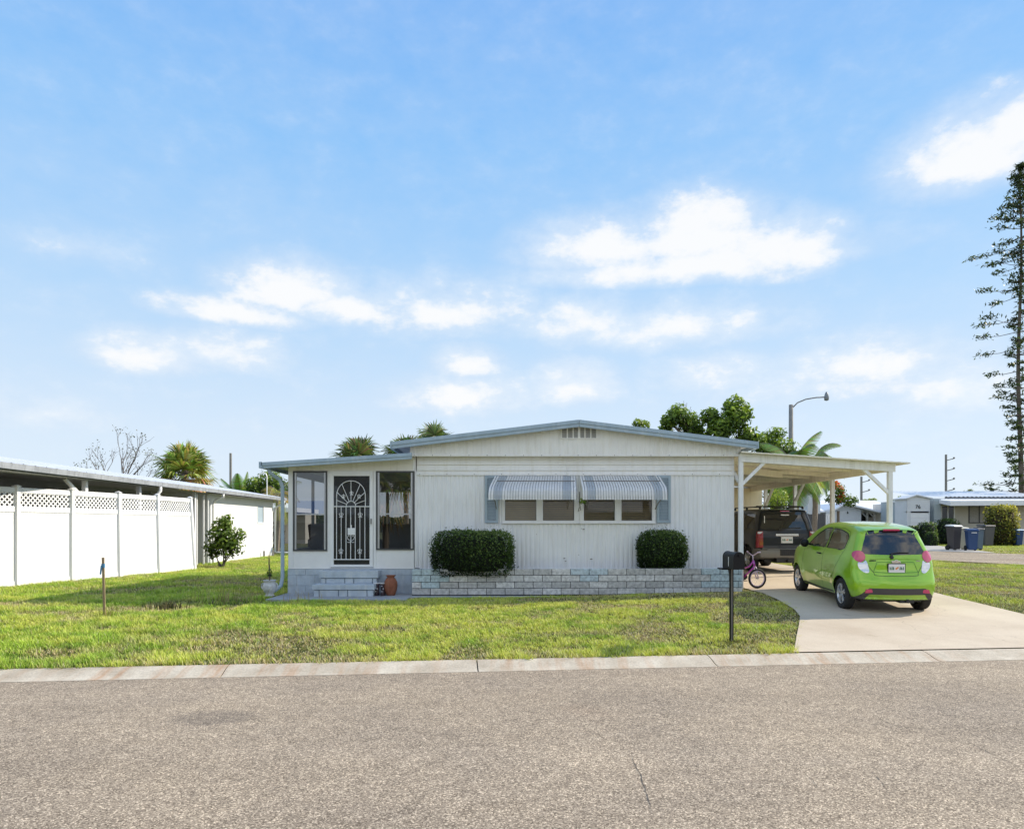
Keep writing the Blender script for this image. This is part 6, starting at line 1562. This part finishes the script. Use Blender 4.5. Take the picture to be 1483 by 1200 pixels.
# Norfolk pine on the right edge
def pine():
    Y = 51; x = WX(1477, Y); K = 1.38; t = thing('norfolk_pine', 'very tall thin dark pine with sparse tufted branches at the right edge', 'tree', (x, Y, .6)); mb = MB(); zt_ = WZ(245, Y)
    pts = [(x+.12*math.sin(z*.35), Y, z) for z in np.linspace(.4, zt_, 26)]; mb.tube(pts, list(np.linspace(.20, .04, 26)), 9)
    br = mb; P = []; z = 1.6; rr = random.Random(4)
    while z < zt_:
        f = (z-1.6)/(zt_-1.6); xc = x+.12*math.sin(z*.35)
        for k in range(4 if f < .75 else 6):
            a = rr.uniform(0, 2*PI)
            if f > .80: L = (1-f)*6.5*rr.uniform(.6, 1.1)+.25
            elif f > .55: L = rr.choice([.35, .4, .6, 1.6, 2.3])*rr.uniform(.7, 1.1)
            else: L = rr.choice([.3, .4, .6, 1.0, 1.5])*rr.uniform(.7, 1.15)+.1
            L *= K; up = .55 if f > .85 else -.05+.2*rr.random(); p0 = Vector((xc, Y, z)); d = Vector((math.cos(a), math.sin(a), up)); pm = p0+d*L*.5-Vector((0, 0, .05*L)); p1 = p0+d*L
            br.tube([p0, pm, p1], [.03, .02, .01], 4, cap=False)
            nl = int(16+L*14); tt = np.array([rr.uniform(.72 if f < .8 else .25, 1.05)**.8 for _ in range(nl)])
            for q in tt: c_ = p0.lerp(p1, q); s_ = .13+.05*L; P.append((c_.x+rr.gauss(0, s_), c_.y+rr.gauss(0, s_), c_.z+rr.gauss(0, .10)))
            if L < 1.2:
                for _ in range(6): P.append((p0.x+rr.gauss(0, .22), p0.y+rr.gauss(0, .22), p0.z+rr.gauss(0, .12)))
        z += .48+.15*rr.random()
    mb.build('trunk', m_bark, t); P = np.array(P); n = len(P)
    V, Fc, c = leaf_quads(P, RNG.normal(size=(n, 3))*.7+np.array([0, 0, .6]), .34, .10, lerp_cols([(.015, .03, .015), (.05, .08, .03), (.12, .16, .05)], RNG.random(n))); npmesh('crown', V, Fc, c, m_leaf, t)
pine()
# ------------------------------------------------------------ houses and yards beyond the side street
m_hw = M('distant_siding', (.70, .72, .74), .6, .08, 2); m_hg = M('distant_grey_siding', (.42, .48, .50), .6, .08, 2); m_hb = M('distant_beige', (.58, .54, .48), .7, .08, 2)
m_wr = M('white_roof', (.86, .86, .87), .5, .06, 2); m_dg = M('dark_glass', (.025, .028, .03), .08, .2, 4); m_cur = M('curtain', (.42, .40, .38), .8, .35, 14)
def siding(mb, x0, x1, y, z0, z1, p=.2):
    z = z0
    while z < z1-.01:
        b_ = min(z+p, z1); mb.add([(x0, y-.03, z), (x1, y-.03, z), (x1, y-.008, b_), (x0, y-.008, b_), (x0, y, z), (x1, y, z)], [(0, 1, 2, 3), (4, 5, 1, 0)]); z += p
def hwin(parent, x0, x1, z0, z1, y, frame=m_frame, fill=m_dg, nm='window', mul=0):
    mb = MB(); t = .07; mb.box(x0, x0+t, y-.05, y, z0, z1); mb.box(x1-t, x1, y-.05, y, z0, z1); mb.box(x0+t, x1-t, y-.05, y, z0, z0+t); mb.box(x0+t, x1-t, y-.05, y, z1-t, z1)
    for k in range(mul): xx = x0+(x1-x0)*(k+1)/(mul+1); mb.box(xx-.03, xx+.03, y-.048, y, z0+t, z1-t)
    w_ = mb.build(nm, frame, parent); q = MB(); q.box(x0+t, x1-t, y-.015, y-.012, z0+t, z1-t); q.build('pane', fill, w_); return w_
Yh = 45.0
def hX(px, Y=Yh): return WX(px, Y)
def hZ(py, Y=Yh): return WZ(py, Y)
hr = thing('corner_house', 'low white house with wide porch roof and picture window beyond the bins', 'house', (31, 46, .6))
mb = MB(); x0, x1 = hX(1357), hX(1530)
siding(mb, hX(1347), hX(1357), Yh-.4, .4, 3.6); mb.box(hX(1347), hX(1357), Yh-.4, Yh+6, .4, 3.6); mb.build('side_wall', m_hg, hr, fix=False)
mb = MB(); mb.box(x0, hX(1363), Yh, Yh+.2, .4, 3.3); mb.box(hX(1382), hX(1403), Yh, Yh+.2, .4, 3.3); mb.box(hX(1433.5), x1, Yh, Yh+.2, .4, 3.3); mb.box(hX(1363), hX(1382), Yh, Yh+.2, .4, hZ(757)); mb.box(hX(1403), hX(1433.5), Yh, Yh+.2, .4, hZ(757.5)); mb.box(x0, x1, Yh+.3, Yh+8, .4, 3.5)
mb.build('wall', m_hb, hr)
hwin(hr, hX(1362.5), hX(1382.5), hZ(757), hZ(731), Yh+.02, m_frame, m_dg, mul=1); hwin(hr, hX(1402.5), hX(1434), hZ(757.5), hZ(731), Yh+.02, M_dkf, m_cur, mul=1)
mb = MB(); mb.hexa([(hX(1354), Yh-1.6, hZ(732, 43.4)), (x1, Yh-1.6, hZ(731, 43.4)), (x1, Yh+.3, 3.42), (hX(1354), Yh+.3, 3.42), (hX(1354), Yh-1.6, hZ(725, 43.4)), (x1, Yh-1.6, hZ(724, 43.4)), (x1, Yh+.3, 3.60), (hX(1354), Yh+.3, 3.60)]); mb.build('porch_roof', m_wr, hr)
mb = MB(); mb.box(hX(1377), x1, Yh+.5, Yh+.6, 3.45, hZ(718.5, 45.5)); mb.build('clerestory', m_dark, hr)
mb = MB(); vs = []; xs_ = np.linspace(hX(1345), x1, 60)
for i, x in enumerate(xs_): vs += [(x, Yh+.2, hZ(719.5, 45.2)+.03*(i % 2)), (x, Yh+5, hZ(719.5, 45.2)+.62+.03*(i % 2))]
mb.add(vs, [(2*i, 2*i+2, 2*i+3, 2*i+1) for i in range(59)]); mb.box(hX(1345), x1, Yh+.25, Yh+5, 3.5, 3.66); mb.build('roof', m_roof, hr)
ga = thing('garage', 'narrow gabled white garage with dark digits over its door', 'garage', (26.5, 46, .6))
yg_ = Yh-.6; gX = lambda px: WX(px, yg_); gx0, gx1 = gX(1313.5), gX(1346.5)
mb = MB(); zd = hZ(740, yg_); mb.box(gx0, gX(1319), yg_, yg_+.15, .4, zd); mb.box(gX(1345.2), gx1, yg_, yg_+.15, .4, zd); mb.box(gx0, gx1, yg_+.15, yg_+1.4, .4, zd-.1)
ze, zp_, xp = hZ(721.5, yg_), hZ(717.5, yg_), gX(1326)
siding(mb, gx0, gx1, yg_, zd, ze, .12); mb.prism([(gx0, ze), (gx1, ze), (xp, zp_)], yg_-.005, yg_+.1, 'xz'); mb.box(gx0, gx1, yg_+.02, yg_+1.4, zd-.1, ze); mb.build('wall', m_hw, ga, fix=False)
mb = MB(); mb.hexa([(gx0-.12, yg_-.15, ze-.05), (xp, yg_-.15, zp_), (xp, yg_+1.4, zp_), (gx0-.12, yg_+1.4, ze-.05), (gx0-.12, yg_-.15, ze+.02), (xp, yg_-.15, zp_+.07), (xp, yg_+1.4, zp_+.07), (gx0-.12, yg_+1.4, ze+.02)])
mb.hexa([(xp, yg_-.15, zp_), (gx1+.12, yg_-.15, ze-.05), (gx1+.12, yg_+1.4, ze-.05), (xp, yg_+1.4, zp_), (xp, yg_-.15, zp_+.07), (gx1+.12, yg_-.15, ze+.02), (gx1+.12, yg_+1.4, ze+.02), (xp, yg_+1.4, zp_+.07)]); mb.build('roof', m_roof, ga)
mb = MB(); z = .55
while z < zd-.05: mb.box(gX(1319), gX(1345.2), yg_+.02, yg_+.06, z, min(z+.3, zd)-.012); z += .3
mb.build('garage_door', m_wr, ga)
tcu = bpy.data.curves.new('door_digits', 'FONT'); tcu.body = '76'; tcu.size = .34; tcu.extrude = .01; tcu.align_x = 'CENTER'
to = bpy.data.objects.new('door_digits', tcu); C.objects.link(to); to.rotation_euler = (R(90), 0, 0); bpy.context.view_layer.update()
_me = bpy.data.meshes.new_from_object(to); bpy.data.objects.remove(to); _me.materials.append(m_dark); to = bpy.data.objects.new('door_digits', _me); C.objects.link(to); to.parent = ga; to.rotation_euler = (R(90), 0, 0); to.location = (gX(1329)-26.5, yg_-.045-46, hZ(736, yg_)-.6)
# gabled house seen over the green car, and the long white-roofed one beside it
Ym = 52.0
hm = thing('gabled_house', 'pale blue-grey gabled house with long bright white roof above the green car', 'house', (25, 53, .6))
A_ = lambda px, Y=Ym: WX(px, Y); Bz = lambda py, Y=Ym: WZ(py, Y)
mb = MB(); siding(mb, A_(1196), A_(1247), Ym, .4, Bz(739), .16); mb.prism([(A_(1207), Bz(739)), (A_(1250), Bz(739)), (A_(1219.5), Bz(729))], Ym-.02, Ym+.1, 'xz'); mb.box(A_(1150), A_(1300), Ym+1.6, Ym+2, .4, Bz(741)); mb.build('wall', m_hw, hm, fix=False)
mb = MB(); t = .12
for (xa, za, xb_, zb_) in ((1205, 737, 1219.5, 728), (1219.5, 728, 1274, 741)):
    xa, xb_ = A_(xa), A_(xb_); za, zb_ = Bz(za), Bz(zb_); mb.hexa([(xa, Ym-.5, za-t), (xb_, Ym-.5, zb_-t), (xb_, Ym+4, zb_-t), (xa, Ym+4, za-t), (xa, Ym-.5, za), (xb_, Ym-.5, zb_), (xb_, Ym+4, zb_), (xa, Ym+4, za)])
mb.build('gable_roof', m_wr, hm)
mb = MB(); mb.hexa([(A_(1148), Ym+1, Bz(741)), (A_(1318), Ym+1, Bz(741)), (A_(1318)+1, Ym+7, 3.95), (A_(1148), Ym+7, 3.95), (A_(1148), Ym+1, Bz(741)+.1), (A_(1318), Ym+1, Bz(741)+.1), (A_(1318)+1, Ym+7, 4.05), (A_(1148), Ym+7, 4.05)]); mb.build('main_roof', m_wr, hm)
for px in (1249, 1262, 1273, 1283, 1291, 1301, 1309):
    mb = MB(); mb.box(A_(px)-.06, A_(px)+.06, Ym+.6, Ym+.72, .4, Bz(741)); mb.bar((A_(px), Ym+.66, Bz(749)), (A_(px)-.4, Ym+.66, Bz(742)), .08); mb.build('porch_post', m_frame, hm)
mb = MB(); mb.box(A_(1274), A_(1312), Ym+1.45, Ym+1.58, Bz(748), Bz(742.5)); mb.box(A_(1250), A_(1271), Ym+1.45, Ym+1.58, Bz(757), Bz(743)); mb.build('window_band', m_dg, hm)
mb = MB(); mb.prism([(A_(1226), Bz(743.5)), (A_(1228), Bz(743.5)), (A_(1227), Bz(740))], Ym-.1, Ym-.05, 'xz'); mb.build('wall_ornament', m_dark, hm)
mb = MB(); mb.box(A_(1272), A_(1318), Ym-1, Ym+1, Bz(743, 51), Bz(741.5, 51)); mb.build('awning_roof', m_roof, hm)
yf = 47.0
pf = thing('picket_railing', 'white railing with gaps left of the gabled house', 'railing', (A_(1200, yf), yf, .6)); mb = MB(); mb.box(A_(1192, yf), A_(1209, yf), yf, yf+.06, Bz(746, yf), Bz(744, yf)); mb.box(A_(1192, yf), A_(1209, yf), yf, yf+.06, Bz(754, yf), Bz(752.5, yf))
for px in (1193, 1197, 1201, 1205, 1208): mb.box(A_(px, yf)-.05, A_(px, yf)+.05, yf-.01, yf+.07, .4, Bz(744, yf))
mb.build('railing', m_frame, pf)
df = thing('grey_fence', 'dark grey board fence behind the tall car rear', 'fence', (A_(1178, 42), 42, .6)); mb = MB(); x = A_(1150, 42)
while x < A_(1194, 42): mb.box(x+.005, x+.145, 42, 42.03, .4, Bz(744, 42)+random.uniform(-.03, .03)); x += .15
mb.build('boards', M('grey_boards', (.10, .10, .11), .8), df)
wt = thing('white_outbuilding', 'tall narrow white outbuilding with blue corner pipe behind the carport', 'outbuilding', (A_(1179, 46), 46, .6)); mb = MB(); mb.box(A_(1170, 46), A_(1188, 46), 46, 48, .4, Bz(704, 46)); mb.build('wall', m_hw, wt)
mb = MB(); mb.tube([(A_(1179.5, 46), 45.9, .5), (A_(1179.5, 46), 45.9, Bz(712, 46))], .06, 8); mb.build('pipe', m_shutter, wt)
# shrubs in the yard across the side street
shrub('clipped_bush', 'tall dark clipped bush under the narrow window of the corner house', 'bush', WX(1362, 43.5), WX(1386, 43.5), 43, 44.3, .55, WZ(752, 43.5), 1800, .12, DKG, .3)
shrub('clipped_bush', 'square dark bush in front of the garage', 'bush', WX(1332, 42), WX(1350, 42), 41.4, 42.4, .55, WZ(757, 42), 1400, .11, DKG, .25)
shrub('clipped_bush', 'small round dark bush before the grey siding', 'bush', WX(1340, 41), WX(1354, 41), 40.5, 41.2, .5, WZ(770, 41), 900, .10, DKG, .7)
shrub('yellow_bush', 'big yellow-green bush with orange tips before the picture window', 'bush', WX(1434, 41), WX(1468, 41), 40.3, 41.8, .5, WZ(733, 41), 3600, .15, [(.04, .05, .01), (.14, .16, .03), (.50, .46, .08), (.66, .60, .12)], .45, kcol=(.05, .03, .01))
shrub('low_hedge', 'low dark hedge left of the garage door, partly behind the green car', 'hedge', WX(1316, 42.5), WX(1331, 42.5), 42, 43, .55, WZ(762, 42.5), 900, .12, DKG, .3)
fan_palm('fan_palm', 'tiny palm crown just above the roof of the corner house', WX(1401, 60), 60, 4.3, 1.1, 14, (OG, DP), .1, .12)
broad_tree('distant_tree', 'low distant treetop between the gabled house roof and garage', WX(1298, 75), 75, [PB(1292, 727, 75, .5), PB(1302, 725, 75, .6), PB(1309, 730, 75, .4)], 500, .22, .12, BT, .1)
broad_tree('distant_tree', 'low distant treetop right of the thin utility pole', WX(1256, 72), 72, [PB(1253, 726, 72, .7, .3), PB(1262, 724, 72, .5, .25)], 400, .2, .1, LIME, .1)
# bins at the kerb of the side street
def bin_(name, label, x, y, rz_, body, lid, h=1.12, w_=.56, group=None):
    t = thing(name, label, 'wheelie bin', (x, y, G(x, y)+.01), rz_, group, world=False); mb = MB()
    a, b_ = w_/2*.78, w_/2; mb.hexa([(-a, -a, .06), (a, -a, .06), (a, a, .06), (-a, a, .06), (-b_, -b_, h-.1), (b_, -b_, h-.1), (b_, b_, h-.1), (-b_, b_, h-.1)]); mb.box(-b_-.02, b_+.02, -b_-.02, b_+.02, h-.14, h-.08)
    mb.build('bin_body', body, t, bevel=.015); mb = MB(); mb.hexa([(-b_-.03, -b_-.05, h-.08), (b_+.03, -b_-.05, h-.08), (b_+.03, b_+.06, h-.05), (-b_-.03, b_+.06, h-.05), (-b_, -b_, h-.02), (b_, -b_, h-.02), (b_, b_, h+.02), (-b_, b_, h+.02)]); mb.build('lid', lid, t, bevel=.012)
    for s_ in (-1, 1): mb = MB(); mb.lathe([(0, -.03), (.12, -.03), (.13, 0), (.12, .03), (0, .03)], (s_*(a+.03), a-.02, .13), 'x', 16); mb.build('wheel', m_tyre, t)
    mb = MB(); mb.tube([(-b_*.7, b_+.09, h-.1), (b_*.7, b_+.09, h-.1)], .018, 6); mb.bar((-b_*.7, b_, h-.12), (-b_*.7, b_+.09, h-.1), .03); mb.bar((b_*.7, b_, h-.12), (b_*.7, b_+.09, h-.1), .03); mb.build('handle', body, t)
    return t
mbd = M('bin_charcoal', (.05, .045, .05), .5); mbt = M('bin_tan', (.42, .40, .32), .5); mbb = M('bin_blue', (.02, .06, .17), .45); mlw = M('lid_pale', (.78, .78, .76), .4)
bin_('wheelie_bin', 'charcoal wheelie bin with a white lid standing by the side street', WX(1381.5, 33), 33, .2, mbd, mlw, 1.22, .46)
bin_('wheelie_bin', 'tan wheelie bin half hidden right of the white-lidded bin', WX(1392, 34), 34, .1, mbt, M('lid_tan', (.55, .53, .42), .5), 1.12, .42)
bb_ = bin_('wheelie_bin', 'navy blue recycling bin at the side street edge', WX(1407, 32.3), 32.3, -.25, mbb, mbb, 1.04, .44)
mb = MB(); mb.box(-.1, .12, -.285, -.275, .84, .875); mb.build('sticker', m_plwhite, bb_)
bin_('wheelie_bin', 'slim slate bin tucked behind the navy recycling bin', WX(1417.5, 33.2), 33.2, 0, M('bin_slate', (.12, .17, .22), .5), mbd, 1.08, .3)
bin_('wheelie_bin', 'grey wheelie bin close to the picture window wall', WX(1428, 40), 40, .1, M('bin_grey', (.10, .095, .095), .6), mbd, 1.25, .62)
bin_('storage_box', 'small blue bin at the far right beyond the yellow bush', WX(1473, 40.5), 40.5, .1, mbb, M('lid_blue', (.25, .42, .62), .5), 1.0, .45)
# ------------------------------------------------------------ seen through the gap between the two homes
fh = thing('far_house', 'small white house glimpsed in the gap left of the downspout', 'house', (WX(404, 62), 63, .3)); Yq = 62
mb = MB(); mb.box(WX(340, Yq), WX(398, Yq), Yq, Yq+6, .1, 3.1); mb.box(WX(398, Yq), WX(430, Yq), Yq+2.5, Yq+6, .1, 3.1); mb.build('wall', m_hb, fh)
mb = MB(); mb.box(WX(335, Yq), WX(432, Yq), Yq-.5, Yq+6.5, 3.1, 3.5); mb.build('roof', m_wr, fh); mb = MB(); mb.box(WX(409.5, Yq), WX(411.5, Yq), Yq-.3, Yq-.1, .2, 3.1); mb.build('post', m_frame, fh)
shrub('brown_bush', 'brown shaded bush in front of the far house in the gap', 'bush', WX(397, 52), WX(410, 52), 51.5, 52.5, .1, 2.3, 900, .14, [(.03, .02, .01), (.10, .06, .03), (.3, .2, .08)], .4)
random.seed(14)
broad_tree('round_tree', 'dark rounded tree above the far end of the neighbour roof', WX(385, 44), 44, [PB(372, 704, 44, .7), PB(388, 697, 44, .9), PB(402, 706, 44, .8), PB(380, 715, 44, .9), PB(408, 716, 44, .8)], 3600, .2, .1, BT, .2)
feather_palm('feather_palm', 'yellowing feathery palm in the gap beside the porch downspout', WX(401, 41), 41, 3.7, 1.9, 14, [(.5, .48, .12), (.36, .42, .1), (.6, .45, .16)], .8, (75, -50), .12)
# distant tree line closing the horizon
def tree_line(name, x0, x1, Y, z0, z1, n, seed):
    xs = RNG.uniform(x0, x1, n); top = z0+(z1-z0)*fbm(xs, xs*0, .06, seed, 5)*1.3; zz = RNG.uniform(0, 1, n)**.6*top
    P = np.stack([xs, Y+RNG.uniform(-4, 4, n), zz+.3], 1); V, Fc, c = leaf_quads(P, RNG.normal(size=(n, 3))+np.array([0, -1, .3]), 1.3, .9, lerp_cols([(.02, .035, .02), (.06, .09, .04), (.14, .18, .08)], .2+.5*zz/5+.15*RNG.normal(size=n)))
    o = npmesh(name, V, Fc, c, m_leaf); o['kind'] = 'stuff'; o['label'] = 'far hazy tree line on the horizon'; o['category'] = 'trees'
tree_line('tree_line', -190, 190, 140, 1.5, 4.6, 14000, 5)
# ------------------------------------------------------------ across the road, behind the camera (seen in the glass)
ha = thing('house_across', 'white house with a blue roof tarp across the road, seen mirrored in the porch glass', 'house', (-13, -18, 0))
mb = MB(); mb.box(-24, -4, -26, -17, 0, 2.7); mb.build('wall', m_hw, ha); mb = MB(); mb.prism([(-26.5, 2.7), (-16.5, 2.7), (-21.5, 4.2)], -24.5, -3.5, 'yz'); mb.build('roof', m_roof, ha)
mb = MB(); mb.hexa([(-16, -16.45, 2.78), (-11, -16.45, 2.78), (-11, -20, 3.84), (-16, -20, 3.84), (-16, -16.45, 2.82), (-11, -16.45, 2.82), (-11, -20, 3.88), (-16, -20, 3.88)]); mb.build('roof_tarp', M('blue_tarp', (.03, .16, .55), .4), ha)
for x in (-20, -15.5, -11, -7): mb = MB(); mb.box(x, x+1.3, -17.0, -16.96, 1.0, 2.2); mb.build('window', m_dg, ha)
h2 = thing('beige_house_across', 'beige house across the road behind the camera', 'house', (14, -20, 0)); mb = MB(); mb.box(6, 24, -27, -18, 0, 2.8); mb.build('wall', m_hb, h2); mb = MB(); mb.prism([(-27.5, 2.8), (-17.5, 2.8), (-22.5, 4.3)], 5.5, 24.5, 'yz'); mb.build('roof', m_roof, h2)
random.seed(31)
broad_tree('street_tree', 'broad tree across the road, mirrored in the left porch window', -17, -13, [(-17, -13, 5.5, 2.4, 2, 1.6), (-15, -13, 6.6, 1.8, 1.6, 1.4), (-19, -13, 4.6, 1.8, 1.6, 1.4)], 2600, .45, .25, MIDG, .25)
fan_palm('fan_palm', 'palm across the road, mirrored in the right porch window', -8.2, -13, 4.6, 2.6, 40, (GP, DP), .3, .2)
broad_tree('street_tree', 'dark tree across the road behind the palm', -6.0, -15.5, [(-6, -15.5, 5, 2, 1.6, 2), (-4, -15.5, 4, 1.8, 1.6, 1.6)], 2200, .4, .22, BT, .25)
broad_tree('street_tree', 'spreading tree across the road right of the beige house', 9, -15, [(9, -15, 5.5, 2.6, 2, 1.8), (11.5, -15, 4.8, 2, 1.8, 1.5)], 2200, .45, .25, MIDG, .25)
# remove any empty left with no parts
